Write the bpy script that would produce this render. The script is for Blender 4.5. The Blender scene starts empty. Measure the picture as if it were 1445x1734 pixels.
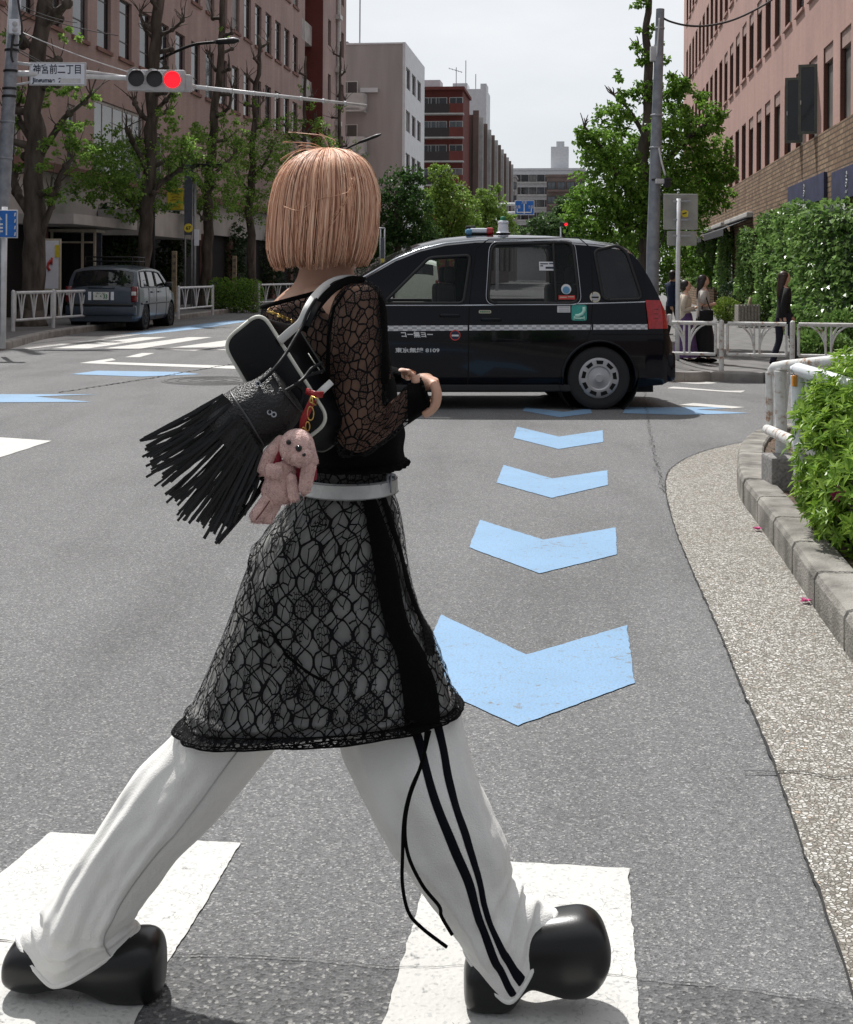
import bpy, bmesh, math, random
from mathutils import Vector, Matrix, noise
random.seed(7)
R = math.radians
SC = bpy.context.scene
# ---------------------------------------------------------------- camera
F, CX, HY, HC, ROLL = 2200.0, 722.0, 465.0, 1.33, 0.006
cam_d = bpy.data.cameras.new('camera')
cam = bpy.data.objects.new('camera', cam_d)
SC.collection.objects.link(cam)
cam_d.sensor_fit = 'HORIZONTAL'
cam_d.sensor_width = 36.0
cam_d.lens = F / 1445 * 36.0
cam_d.shift_x = (722.5 - CX) / 1445
cam_d.shift_y = -(867.0 - HY) / 1445
cam_d.clip_start, cam_d.clip_end = 0.05, 3000
cam.location = (0, 0, HC)
cam.rotation_euler = (R(90), -ROLL, 0)
SC.camera = cam
# ---------------------------------------------------------------- sky, sun, exposure
SUN_DIR = Vector((-0.24, 0.58, 1.0)).normalized()          # towards the sun
SUN_EL = math.asin(SUN_DIR.z)
SUN_AZ = math.atan2(SUN_DIR.x, SUN_DIR.y)
W = bpy.data.worlds.new('World'); SC.world = W
W.use_nodes = True
wn, wl = W.node_tree.nodes, W.node_tree.links
wn.clear()
wo = wn.new('ShaderNodeOutputWorld'); bg = wn.new('ShaderNodeBackground')
sky = wn.new('ShaderNodeTexSky'); sky.sky_type = 'NISHITA'
sky.sun_disc = False
sky.sun_elevation = SUN_EL; sky.sun_rotation = SUN_AZ
sky.air_density, sky.dust_density = 1.0, 2.0
tcw = wn.new('ShaderNodeTexCoord')
mpw = wn.new('ShaderNodeMapping'); mpw.inputs['Scale'].default_value = (1, 1, 2.6)
cn = wn.new('ShaderNodeTexNoise'); cn.inputs['Scale'].default_value = 2.2; cn.inputs['Detail'].default_value = 6
cr = wn.new('ShaderNodeValToRGB')
cr.color_ramp.elements[0].position = 0.30; cr.color_ramp.elements[0].color = (0.82,) * 3 + (1,)
cr.color_ramp.elements[1].position = 0.62; cr.color_ramp.elements[1].color = (0.97,) * 3 + (1,)
cc = wn.new('ShaderNodeValToRGB')
cc.color_ramp.elements[0].position = 0.3; cc.color_ramp.elements[0].color = (6.5, 6.85, 7.3, 1)
cc.color_ramp.elements[1].position = 0.7; cc.color_ramp.elements[1].color = (8.8, 8.9, 9.0, 1)
mx = wn.new('ShaderNodeMix'); mx.data_type = 'RGBA'
wl.new(tcw.outputs['Generated'], mpw.inputs['Vector']); wl.new(mpw.outputs[0], cn.inputs['Vector'])
wl.new(cn.outputs['Fac'], cr.inputs[0]); wl.new(cn.outputs['Fac'], cc.inputs[0])
wl.new(cr.outputs[0], mx.inputs[0]); wl.new(sky.outputs[0], mx.inputs[6]); wl.new(cc.outputs[0], mx.inputs[7])
# cloud bright towards the sun; dimming behind the camera added to darken reflections
dt = wn.new('ShaderNodeVectorMath'); dt.operation = 'DOT_PRODUCT'; dt.inputs[1].default_value = (SUN_DIR.x * .7, SUN_DIR.y * 1.3, SUN_DIR.z)
wl.new(tcw.outputs['Generated'], dt.inputs[0])
gr_ = wn.new('ShaderNodeValToRGB'); gr_.color_ramp.elements[0].position = 0.0; gr_.color_ramp.elements[0].color = (.40, .40, .42, 1)
gr_.color_ramp.elements[1].position = .50; gr_.color_ramp.elements[1].color = (1, 1, 1, 1)
mlt = wn.new('ShaderNodeMix'); mlt.data_type = 'RGBA'; mlt.blend_type = 'MULTIPLY'; mlt.inputs[0].default_value = 1
wl.new(dt.outputs['Value'], gr_.inputs[0]); wl.new(mx.outputs[2], mlt.inputs[6]); wl.new(gr_.outputs[0], mlt.inputs[7])
wl.new(mlt.outputs[2], bg.inputs['Color']); bg.inputs['Strength'].default_value = 0.10
wl.new(bg.outputs[0], wo.inputs[0])
sun_d = bpy.data.lights.new('sun', 'SUN'); sun = bpy.data.objects.new('sun', sun_d)
SC.collection.objects.link(sun)
sun_d.energy = 4.4; sun_d.angle = R(1.2); sun_d.color = (1.0, 0.975, 0.94)
sun.rotation_euler = SUN_DIR.to_track_quat('Z', 'Y').to_euler()
sun.location = (0, 0, 40)
SC.view_settings.view_transform = 'Standard'; SC.view_settings.look = 'None'
SC.view_settings.exposure = 0.18; SC.view_settings.gamma = 1.0
SC.view_settings.use_curve_mapping = False
try:
    SC.cycles.transparent_max_bounces = 16
except Exception:
    pass
# ---------------------------------------------------------------- where a spot of the place lies
SA = math.atan(0.1218)                                     # the street runs 7 degrees right of the view
SD = Vector((math.sin(SA), math.cos(SA), 0)); CD = Vector((math.cos(SA), -math.sin(SA), 0))
def ray(px, py):
    ux, uy = px - CX, py - HY
    c, s = math.cos(ROLL), math.sin(ROLL)
    qx, qy = ux * c + uy * s, -ux * s + uy * c
    return qx / F, -qy / F
def P(px, py, Y):
    a, b = ray(px, py)
    return Vector((a * Y, Y, HC + b * Y))
def ss(a, b, x):
    t = max(0.0, min(1.0, (x - a) / (b - a)))
    return t * t * (3 - 2 * t)
def gz(x, y):                                              # the road falls away towards the far right corner
    return -0.22 * ss(2.2, 4.2, x) * ss(13.2, 18.5, y)
def G(px, py, z=0.0):
    a, b = ray(px, py)
    Y = (z - HC) / b
    for _ in range(6):
        Y = (z + gz(a * Y, Y) - HC) / b
    return Vector((a * Y, Y, z + gz(a * Y, Y)))
def S(xp, yp, z=0.0):                                      # street frame -> world
    v = CD * xp + SD * yp
    return Vector((v.x, v.y, z))
def yp_at(px, xp):                                         # how far along the street a facade plane meets a sight line
    d = (px - CX) / F
    t = xp / (d * math.cos(SA) - math.sin(SA))
    return t * (d * math.sin(SA) + math.cos(SA))
# ---------------------------------------------------------------- objects
COL = SC.collection
ORG = {}
def tag(o, label=None, cat=None, group=None, kind=None):
    if label: o['label'] = label
    if cat: o['category'] = cat
    if group: o['group'] = group
    if kind: o['kind'] = kind
    return o
def thing(name, label, cat, loc=(0, 0, 0), rz=0.0, group=None):
    o = bpy.data.objects.new(name, None); COL.objects.link(o)
    o.location = loc; o.rotation_euler = (0, 0, rz); o.empty_display_size = 0.1
    ORG[o.name] = Vector(loc) if rz == 0 else Vector((0, 0, 0))
    return tag(o, label, cat, group)
class MB:
    def __init__(s):
        s.v, s.f, s.uv, s.mi = [], [], {}, []
    def add(s, vs, fs, m=0):
        b = len(s.v); s.v += [Vector(v) for v in vs]
        for f in fs:
            s.f.append(tuple(i + b for i in f)); s.mi.append(m)
        return b
    def box(s, c, d, M=None, m=0):
        c = Vector(c); hx, hy, hz = d[0] / 2, d[1] / 2, d[2] / 2
        vs = [Vector((x, y, z)) for z in (-hz, hz) for x, y in ((-hx, -hy), (hx, -hy), (hx, hy), (-hx, hy))]
        if M: vs = [M @ v for v in vs]
        s.add([c + v for v in vs], [(3, 2, 1, 0), (4, 5, 6, 7), (0, 1, 5, 4), (1, 2, 6, 5), (2, 3, 7, 6), (3, 0, 4, 7)], m)
        return s
    def bbox(s, c, d, bev=0.01, M=None, m=0):              # a box with chamfered edges
        bm = bmesh.new(); bmesh.ops.create_cube(bm, size=1.0)
        for v in bm.verts: v.co = Vector((v.co.x * d[0], v.co.y * d[1], v.co.z * d[2]))
        bmesh.ops.bevel(bm, geom=bm.edges[:], offset=bev, segments=2, affect='EDGES', profile=0.6)
        bm.verts.index_update()
        vs = [((M @ v.co) if M else v.co) + Vector(c) for v in bm.verts]
        s.add(vs, [tuple(v.index for v in f.verts) for f in bm.faces], m); bm.free()
        return s
    def rings(s, rr, closed=True, cap=True, m=0, uvs=None):
        n = len(rr[0]); b = len(s.v)
        for r in rr: s.v += [Vector(p) for p in r]
        k = n if closed else n - 1
        for i in range(len(rr) - 1):
            for j in range(k):
                j2 = (j + 1) % n
                f = (b + i * n + j, b + i * n + j2, b + (i + 1) * n + j2, b + (i + 1) * n + j)
                if uvs:
                    ju = j + 1
                    s.uv[len(s.f)] = (uvs[i][j], uvs[i][ju], uvs[i + 1][ju], uvs[i + 1][j])
                s.f.append(f); s.mi.append(m)
        if cap and closed:
            s.f.append(tuple(b + j for j in reversed(range(n)))); s.mi.append(m)
            s.f.append(tuple(b + (len(rr) - 1) * n + j for j in range(n))); s.mi.append(m)
        return s
    def tube(s, pts, r, n=8, m=0, cap=True):
        pts = [Vector(p) for p in pts]
        rs = r if isinstance(r, (list, tuple)) else [r] * len(pts)
        rr = []; up = None
        for i, p in enumerate(pts):
            t = (pts[min(i + 1, len(pts) - 1)] - pts[max(i - 1, 0)])
            if t.length < 1e-9: t = Vector((0, 0, 1))
            t.normalize()
            if up is None:
                up = Vector((0, 0, 1)) if abs(t.z) < 0.9 else Vector((1, 0, 0))
            a = t.cross(up)
            if a.length < 1e-6: a = t.orthogonal()
            a.normalize(); bb = t.cross(a).normalized() * -1
            up = bb
            rr.append([p + (a * math.cos(q * 2 * math.pi / n) + bb * math.sin(q * 2 * math.pi / n)) * rs[i] for q in range(n)])
        return s.rings(rr, True, cap, m)
    def cyl(s, p0, p1, r0, r1=None, n=16, m=0):
        return s.tube([p0, p1], [r0, r0 if r1 is None else r1], n, m)
    def lathe(s, prof, c, axis=(0, 0, 1), n=24, m=0, cap=True):   # prof: (radius, height) along the axis
        ax = Vector(axis).normalized(); a = ax.orthogonal().normalized(); b = ax.cross(a)
        c = Vector(c)
        rr = [[c + ax * h + (a * math.cos(2 * math.pi * q / n) + b * math.sin(2 * math.pi * q / n)) * max(r, 1e-4) for q in range(n)] for r, h in prof]
        return s.rings(rr, True, cap, m)
    def ell(s, c, rad, M=None, nu=16, nv=10, m=0, fn=None):
        c = Vector(c); rr = []
        for i in range(nv + 1):
            th = math.pi * i / nv; th = min(max(th, 0.02), math.pi - 0.02); row = []
            for j in range(nu):
                ph = 2 * math.pi * j / nu
                v = Vector((math.sin(th) * math.cos(ph), math.sin(th) * math.sin(ph), math.cos(th)))
                k = fn(v) if fn else 1.0
                v = Vector((v.x * rad[0], v.y * rad[1], v.z * rad[2])) * k
                row.append(c + ((M @ v) if M else v))
            rr.append(row)
        return s.rings(rr, True, True, m)
    def prism(s, poly, ext, m=0):                          # closed polygon of 3-D points pushed along ext
        n = len(poly); e = Vector(ext)
        vs = [Vector(p) for p in poly] + [Vector(p) + e for p in poly]
        fs = [tuple(reversed(range(n))), tuple(range(n, 2 * n))] + [(i, (i + 1) % n, n + (i + 1) % n, n + i) for i in range(n)]
        s.add(vs, fs, m); return s
    def build(s, name, mat, parent=None, smooth=False, local=False, auto=None):
        me = bpy.data.meshes.new(name)
        o = bpy.data.objects.new(name, me); COL.objects.link(o)
        off = Vector((0, 0, 0))
        if parent is not None:
            o.parent = parent; off = ORG.get(parent.name, off)
            ORG[o.name] = off
        elif not local:
            zs = min(v.z for v in s.v); n = len(s.v)
            off = Vector((sum(v.x for v in s.v) / n, sum(v.y for v in s.v) / n, zs))
            o.location = off; ORG[o.name] = off
        if local: off = Vector((0, 0, 0))
        me.from_pydata([tuple(v - off) for v in s.v], [], s.f)
        for mt in (mat if isinstance(mat, (list, tuple)) else [mat]): me.materials.append(mt)
        me.polygons.foreach_set('material_index', s.mi)
        if smooth: me.polygons.foreach_set('use_smooth', [True] * len(s.f))
        if s.uv:
            ul = me.uv_layers.new(name='UVMap')
            for fi, us in s.uv.items():
                p = me.polygons[fi]
                for k, li in enumerate(p.loop_indices): ul.data[li].uv = us[k]
        me.validate(); me.update()
        if smooth and auto:
            bm = bmesh.new(); bm.from_mesh(me)
            for e in bm.edges:
                if len(e.link_faces) == 2 and e.calc_face_angle(0) > auto: e.smooth = False
            bm.to_mesh(me); bm.free()
        return o
def structure(o):
    o['kind'] = 'structure'; return o
def copy_tree(o, parent=None):
    c = o.copy(); COL.objects.link(c)
    ORG[c.name] = ORG.get(o.name, Vector((0, 0, 0)))
    if parent is not None: c.parent = parent
    for ch in list(o.children): copy_tree(ch, c)
    return c
def cr_pts(pts, n):                                        # smooth curve through points
    pts = [Vector(p) for p in pts]; out = []
    for i in range(len(pts) - 1):
        p0, p1, p2, p3 = pts[max(i - 1, 0)], pts[i], pts[i + 1], pts[min(i + 2, len(pts) - 1)]
        for k in range(n):
            t = k / n
            out.append(0.5 * ((2 * p1) + (p2 - p0) * t + (2 * p0 - 5 * p1 + 4 * p2 - p3) * t * t + (3 * p1 - p0 - 3 * p2 + p3) * t ** 3))
    out.append(pts[-1]); return out
def crf(vals, t):                                          # smooth scalar / vector value at t in 0..1
    n = len(vals) - 1; x = max(0.0, min(0.999999, t)) * n; i = int(x); t = x - i
    p0, p1, p2, p3 = vals[max(i - 1, 0)], vals[i], vals[i + 1], vals[min(i + 2, n)]
    return 0.5 * ((2 * p1) + (p2 - p0) * t + (2 * p0 - 5 * p1 + 4 * p2 - p3) * t * t + (3 * p1 - p0 - 3 * p2 + p3) * t ** 3)
def lin(tab, x):
    if x <= tab[0][0]: return tab[0][1]
    for (a, va), (b, vb) in zip(tab, tab[1:]):
        if x <= b: return va + (vb - va) * (x - a) / (b - a)
    return tab[-1][1]
def inpoly(x, y, pl):
    c = False; j = len(pl) - 1
    for i in range(len(pl)):
        xi, yi = pl[i]; xj, yj = pl[j]
        if (yi > y) != (yj > y) and x < (xj - xi) * (y - yi) / (yj - yi) + xi: c = not c
        j = i
    return c
def text_mb(txt, size, ext=0.002, shear=0.0, align='CENTER', bold=0.0):
    cu = bpy.data.curves.new('lettering', 'FONT'); cu.body = txt; cu.size = size; cu.extrude = ext
    cu.align_x = align; cu.align_y = 'CENTER'; cu.shear = shear; cu.offset = bold
    o = bpy.data.objects.new('lettering', cu); COL.objects.link(o)
    dg = bpy.context.evaluated_depsgraph_get(); dg.update()
    me = bpy.data.meshes.new_from_object(o.evaluated_get(dg))
    vs = [v.co.copy() for v in me.vertices]; fs = [tuple(p.vertices) for p in me.polygons]
    bpy.data.objects.remove(o); bpy.data.curves.remove(cu); bpy.data.meshes.remove(me)
    return vs, fs
def put_text(mb, txt, size, org, ex, ey, ext=0.002, fit=None, m=0, shear=0.0, align='CENTER', bold=0.0):
    vs, fs = text_mb(txt, size, ext, shear, align, bold)
    if not vs: return
    ex, ey = Vector(ex).normalized(), Vector(ey).normalized(); ez = ex.cross(ey); org = Vector(org)
    k = 1.0
    if fit:
        w = max(v.x for v in vs) - min(v.x for v in vs); k = fit / w
    mb.add([org + ex * v.x * k + ey * v.y + ez * v.z for v in vs], fs, m)
# ---------------------------------------------------------------- materials
def mat(name, col=(0.5, 0.5, 0.5), rough=0.6, metal=0.0, spec=0.5, var=0.12, scale=8.0, bump=0.0, bscale=None,
        col2=None, coat=0.0, sss=0.0, sheen=0.0, alpha=None, detail=4.0, trans=0.0, emit=None, estr=0.0, stretch=None):
    m = bpy.data.materials.new(name); m.use_nodes = True
    nt = m.node_tree; b = nt.nodes['Principled BSDF']
    b.inputs['Roughness'].default_value = rough; b.inputs['Metallic'].default_value = metal
    b.inputs['Specular IOR Level'].default_value = spec
    if coat: b.inputs['Coat Weight'].default_value = coat; b.inputs['Coat Roughness'].default_value = 0.03
    if sheen: b.inputs['Sheen Weight'].default_value = sheen
    if trans: b.inputs['Transmission Weight'].default_value = trans
    if sss:
        b.inputs['Subsurface Weight'].default_value = sss; b.inputs['Subsurface Radius'].default_value = (0.012, 0.005, 0.003)
        b.inputs['Subsurface Scale'].default_value = 1.0
    if emit:
        b.inputs['Emission Color'].default_value = (*emit, 1); b.inputs['Emission Strength'].default_value = estr
    tc = nt.nodes.new('ShaderNodeTexCoord'); vec = tc.outputs['Object']
    if stretch:
        mp = nt.nodes.new('ShaderNodeMapping'); mp.inputs['Scale'].default_value = stretch
        nt.links.new(vec, mp.inputs[0]); vec = mp.outputs[0]
    nz = nt.nodes.new('ShaderNodeTexNoise'); nz.inputs['Scale'].default_value = scale; nz.inputs['Detail'].default_value = detail
    nt.links.new(vec, nz.inputs['Vector'])
    rp = nt.nodes.new('ShaderNodeValToRGB')
    c2 = col2 or tuple(min(1, c * (1 + var)) for c in col)
    c1 = col if col2 else tuple(c * (1 - var) for c in col)
    rp.color_ramp.elements[0].position = 0.35; rp.color_ramp.elements[0].color = (*c1, 1)
    rp.color_ramp.elements[1].position = 0.65; rp.color_ramp.elements[1].color = (*c2, 1)
    nt.links.new(nz.outputs['Fac'], rp.inputs[0]); nt.links.new(rp.outputs[0], b.inputs['Base Color'])
    if bump:
        n2 = nt.nodes.new('ShaderNodeTexNoise'); n2.inputs['Scale'].default_value = bscale or scale * 4; n2.inputs['Detail'].default_value = 5
        nt.links.new(vec, n2.inputs['Vector'])
        bp = nt.nodes.new('ShaderNodeBump'); bp.inputs['Strength'].default_value = bump; bp.inputs['Distance'].default_value = 0.01
        nt.links.new(n2.outputs['Fac'], bp.inputs['Height']); nt.links.new(bp.outputs[0], b.inputs['Normal'])
    if alpha is not None: b.inputs['Alpha'].default_value = alpha
    return m
class NT:                                                  # small shorthand for longer node trees
    def __init__(s, m):
        m.use_nodes = True; s.t = m.node_tree; s.b = s.t.nodes['Principled BSDF']
    def n(s, typ, ins=None, **kw):
        x = s.t.nodes.new('ShaderNode' + typ)
        for k, v in kw.items(): setattr(x, k, v)
        for k, v in (ins or {}).items():
            if hasattr(v, 'is_output'): s.t.links.new(v, x.inputs[k])
            else: x.inputs[k].default_value = v
        return x
    def math(s, op, a, b=0.0, clamp=False):
        x = s.n('Math', {0: a, 1: b}, operation=op); x.use_clamp = clamp; return x.outputs[0]
    def ramp(s, fac, stops, interp='LINEAR'):
        x = s.n('ValToRGB', {0: fac}); r = x.color_ramp; r.interpolation = interp
        while len(r.elements) < len(stops): r.elements.new(0.5)
        for e, (p, c) in zip(r.elements, stops):
            e.position = p; e.color = (*c, 1) if isinstance(c, (tuple, list)) else (c, c, c, 1)
        return x.outputs[0]
    def mix(s, fac, a, b):
        x = s.n('Mix', data_type='RGBA')
        for k, v in ((0, fac), (6, a), (7, b)):
            if hasattr(v, 'is_output'): s.t.links.new(v, x.inputs[k])
            else: x.inputs[k].default_value = (*v, 1) if isinstance(v, tuple) else v
        return x.outputs[2]
    def link(s, a, name): s.t.links.new(a, s.b.inputs[name])
    def bump(s, h, strength=0.3, dist=0.01):
        x = s.n('Bump', {'Height': h, 'Strength': strength, 'Distance': dist}); s.link(x.outputs[0], 'Normal')
def new_mat(name): return bpy.data.materials.new(name)
# ================================================================ ground materials
def asphalt_mat(name, base, dark, light, fs=205.0):
    m = new_mat(name); t = NT(m); tc = t.n('TexCoord').outputs['Object']
    v1 = t.n('TexVoronoi', {'Vector': tc, 'Scale': fs}); v2 = t.n('TexVoronoi', {'Vector': tc, 'Scale': fs * 0.45})
    g = t.n('SeparateColor', {0: v1.outputs['Color']}).outputs
    g2 = t.n('SeparateColor', {0: v2.outputs['Color']}).outputs
    sp = t.ramp(g[0], [(0.0, dark), (0.25, tuple(b * 0.75 for b in base)), (0.5, base), (0.86, tuple(b * 1.25 for b in base)), (0.97, light)])
    sp2 = t.ramp(g2[1], [(0.0, tuple(b * 0.55 for b in base)), (0.12, base), (0.90, base), (0.97, tuple(b * 1.9 for b in base))])
    c = t.mix(0.30, sp, sp2)
    nz = t.n('TexNoise', {'Vector': tc, 'Scale': 0.7, 'Detail': 7.0, 'Roughness': 0.62}).outputs['Fac']
    mp = t.n('Mapping', {'Vector': tc, 'Scale': (3.0, 0.35, 1)}).outputs[0]
    nz2 = t.n('TexNoise', {'Vector': mp, 'Scale': 0.9, 'Detail': 3.0}).outputs['Fac']
    k = t.math('ADD', t.math('MULTIPLY', nz, 0.55), t.math('MULTIPLY', nz2, 0.45))
    tone = t.ramp(k, [(0.35, 0.80), (0.5, 1.0), (0.68, 1.14)])
    mul = t.n('Mix', data_type='RGBA', blend_type='MULTIPLY'); mul.inputs[0].default_value = 1.0
    t.t.links.new(c, mul.inputs[6]); t.t.links.new(tone, mul.inputs[7])
    t.link(mul.outputs[2], 'Base Color')
    t.b.inputs['Roughness'].default_value = 0.85; t.b.inputs['Specular IOR Level'].default_value = 0.35
    h = t.n('TexNoise', {'Vector': tc, 'Scale': fs * 1.2, 'Detail': 3.0}).outputs['Fac']
    t.bump(t.math('ADD', h, v1.outputs['Distance']), 0.55, 0.006)
    return m
M_ASPH = asphalt_mat('asphalt', (0.148, 0.149, 0.151), (0.065, 0.066, 0.068), (0.38, 0.38, 0.37))
M_ASPH2 = asphalt_mat('older asphalt', (0.112, 0.113, 0.115), (0.035, 0.035, 0.036), (0.34, 0.335, 0.32), 150.0)
def paint_mat(name, col, wear=0.5):
    m = new_mat(name); t = NT(m); tc = t.n('TexCoord').outputs['Object']
    n1 = t.n('TexNoise', {'Vector': tc, 'Scale': 26.0, 'Detail': 9.0, 'Roughness': 0.75}).outputs['Fac']
    n2 = t.n('TexNoise', {'Vector': tc, 'Scale': 2.2, 'Detail': 3.0}).outputs['Fac']
    k = t.math('ADD', t.math('MULTIPLY', n1, 0.7), t.math('MULTIPLY', n2, 0.3))
    fac = t.ramp(k, [(0.30 + 0.07 * wear, 0.0), (0.36 + 0.07 * wear, 1.0)])
    dirt = t.ramp(n2, [(0.3, tuple(c * 0.86 for c in col)), (0.7, col)])
    fine = t.n('TexVoronoi', {'Vector': tc, 'Scale': 150.0}).outputs['Color']
    fg = t.n('SeparateColor', {0: fine}).outputs[0]
    spk = t.mix(t.math('MULTIPLY', t.math('LESS_THAN', fg, 0.12), 0.30), dirt, (0.2, 0.2, 0.2))
    # hairline cracks in the paint
    cv = t.n('TexVoronoi', {'Vector': t.n('VectorMath', {0: tc, 1: t.n('TexNoise', {'Vector': tc, 'Scale': 7.0, 'Detail': 4.0}).outputs['Color']}, operation='ADD').outputs[0], 'Scale': 3.2}, feature='DISTANCE_TO_EDGE').outputs['Distance']
    cm = t.math('MULTIPLY', t.math('LESS_THAN', cv, 0.006), t.math('GREATER_THAN', n2, 0.50))
    spk = t.mix(t.math('MULTIPLY', cm, 0.7), spk, (0.16, 0.16, 0.16))
    t.link(t.mix(fac, (0.15, 0.15, 0.15), spk), 'Base Color')
    t.b.inputs['Roughness'].default_value = 0.7
    t.bump(t.math('ADD', n1, t.n('TexVoronoi', {'Vector': tc, 'Scale': 95.0}).outputs['Distance']), 0.35, 0.004)
    return m
M_WHITE = paint_mat('white road paint', (0.565, 0.56, 0.535), 0.85)
M_BLUE = paint_mat('blue road paint', (0.19, 0.335, 0.51), 1.05)
def gravel_mat():
    m = new_mat('exposed aggregate'); t = NT(m); tc = t.n('TexCoord').outputs['Object']
    w = t.n('VectorMath', {0: tc, 1: t.n('VectorMath', {0: t.n('TexNoise', {'Vector': tc, 'Scale': 40.0}).outputs['Color'], 1: (0.012, 0.012, 0.012)}, operation='MULTIPLY').outputs[0]}, operation='ADD').outputs[0]
    v = t.n('TexVoronoi', {'Vector': w, 'Scale': 88.0}); e = t.n('TexVoronoi', {'Vector': w, 'Scale': 88.0}, feature='DISTANCE_TO_EDGE')
    g = t.n('SeparateColor', {0: v.outputs['Color']}).outputs
    c = t.ramp(g[0], [(0.0, (0.13, 0.12, 0.105)), (0.2, (0.25, 0.235, 0.205)), (0.45, (0.39, 0.375, 0.34)), (0.75, (0.51, 0.50, 0.465)), (0.94, (0.64, 0.635, 0.61)), (1.0, (0.34, 0.24, 0.16))])
    edge = t.ramp(e.outputs['Distance'], [(0.03, 0.0), (0.14, 1.0)])
    dirt = t.n('TexNoise', {'Vector': tc, 'Scale': 1.3, 'Detail': 5.0}).outputs['Fac']
    cc_ = t.mix(edge, (0.16, 0.145, 0.12), c)
    cc_ = t.mix(t.ramp(dirt, [(0.42, 0.0), (0.75, 0.35)]), cc_, (0.25, 0.22, 0.18))
    t.link(cc_, 'Base Color'); t.b.inputs['Roughness'].default_value = 0.75
    t.bump(edge, 0.8, 0.006)
    return m
M_GRAVEL = gravel_mat()
M_KERB = mat('kerb concrete', (0.13, 0.122, 0.108), 0.9, var=0.35, scale=6.0, bump=1.0, bscale=90, col2=(0.30, 0.285, 0.255), detail=9)
M_KERB2 = mat('pale kerb concrete', (0.22, 0.21, 0.20), 0.9, scale=4.0, bump=0.5, bscale=60, col2=(0.34, 0.33, 0.31), detail=8)
M_PAVE = mat('pavement slabs', (0.11, 0.11, 0.11), 0.9, scale=3.0, bump=0.3, bscale=40, col2=(0.17, 0.165, 0.16), detail=8)
M_SOIL = mat('soil', (0.045, 0.030, 0.020), 0.95, scale=30.0, bump=1.0, bscale=60, col2=(0.13, 0.09, 0.06), detail=9)
M_CRACK = mat('crack', (0.025, 0.025, 0.025), 0.95, scale=20)
M_CASTIRON = mat('cast iron', (0.06, 0.06, 0.06), 0.6, metal=0.4, scale=40, bump=0.6, bscale=90)

# ================================================================ ground
def sheet(name, polys, dz, m, sub=0.5):
    """flat polygons (lists of ground points) laid dz above the road, cut small enough to follow its slope"""
    bm = bmesh.new()
    for pl in polys:
        vs = [bm.verts.new((p.x, p.y, 0)) for p in pl]
        bm.faces.new(vs)
    for a, lo, hi in (((1, 0, 0), 2.0, 4.4), ((0, 1, 0), 13.0, 18.8)):
        x = lo
        while x < hi:
            bmesh.ops.bisect_plane(bm, geom=bm.verts[:] + bm.edges[:] + bm.faces[:], plane_co=tuple(k * x for k in a), plane_no=a)
            x += sub
    for v in bm.verts: v.co.z = gz(v.co.x, v.co.y) + dz
    bm.normal_update()
    for f in bm.faces:
        if f.normal.z < 0: f.normal_flip()
    me = bpy.data.meshes.new(name); bm.to_mesh(me); bm.free()
    me.materials.append(m)
    o = bpy.data.objects.new(name, me); COL.objects.link(o)
    return structure(o)
def ragged(pts, amp, step=0.03, seed=0):
    out = []
    for a, b in zip(pts, pts[1:]):
        d = b - a; n = max(1, int(d.length / step)); nr = Vector((-d.y, d.x, 0)).normalized()
        for i in range(n):
            p = a + d * (i / n)
            out.append(p + nr * amp * (noise.noise(p * 23 + Vector((seed, 0, 0))) + 0.5 * noise.noise(p * 60)))
    out.append(pts[-1]); return out
xs = [-400, -150, -60, -30, -15, -8, -4, -2, 0, 1, 2] + [2.2 + .25 * i for i in range(9)] + [5, 7, 10, 16, 30, 60, 150, 400]
ys = [-40, -10, -3, 0, 1, 2, 3, 4, 6, 8, 10, 12, 13] + [13.2 + .33 * i for i in range(17)] + [19.5, 22, 26, 30, 36, 45, 60, 80, 120, 200, 400, 1500]
mb = MB()
mb.rings([[Vector((x, y, gz(x, y))) for x in xs] for y in ys], closed=False, cap=False)
mb.f = [tuple(reversed(f)) for f in mb.f]
structure(mb.build('road', M_ASPH, smooth=True))
# older, coarser asphalt on this side of the long crack
crk = [G(*p) for p in ((-80, 1588), (0, 1596), (60, 1602), (150, 1610), (270, 1622), (360, 1621), (450, 1625), (540, 1630), (620, 1640), (690, 1642), (800, 1640), (900, 1645), (1000, 1652), (1080, 1660), (1140, 1668), (1210, 1672), (1300, 1686), (1380, 1694), (1440, 1706), (1500, 1712))]
crk2 = ragged(crk, 0.006, 0.012, 3)
sheet('old_road_surface', [[G(-80, 1830), G(1560, 1830)] + list(reversed(crk2))], 0.0015, M_ASPH2)
cw = []
up, dn = [], []
for i, p in enumerate(crk2):
    w = 0.0006 + 0.0035 * max(0, noise.noise(p * 17)); up.append(p + Vector((0, w, 0))); dn.append(p - Vector((0, w, 0)))
cw = [[a, b, d, c] for a, b, c, d in zip(up, up[1:], dn, dn[1:])]
sheet('road_crack', cw, 0.0060, M_CRACK)
def crackline(name, px, wid, amp=0.03, dz=0.0060, seed=0):
    pts = ragged([G(*p) for p in px], amp, 0.04, seed); qs = []
    for i in range(len(pts) - 1):
        a, b = pts[i], pts[i + 1]; d = (b - a); n = Vector((-d.y, d.x, 0)).normalized()
        w0 = wid * (0.5 + abs(noise.noise(a * 9))); w1 = wid * (0.5 + abs(noise.noise(b * 9)))
        qs.append([a + n * w0, b + n * w1, b - n * w1, a - n * w0])
    sheet(name, qs, dz, M_CRACK)
crackline('road_crack', [(1085, 640), (1100, 720), (1112, 790), (1124, 835)], 0.0035, 0.05, seed=4)
crackline('road_crack', [(100, 665), (260, 640), (420, 612)], 0.018, 0.05, seed=9)
crackline('road_crack', [(1260, 1312), (1340, 1312), (1410, 1322), (1470, 1318)], 0.003, 0.012, 0.010, seed=6)
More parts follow.
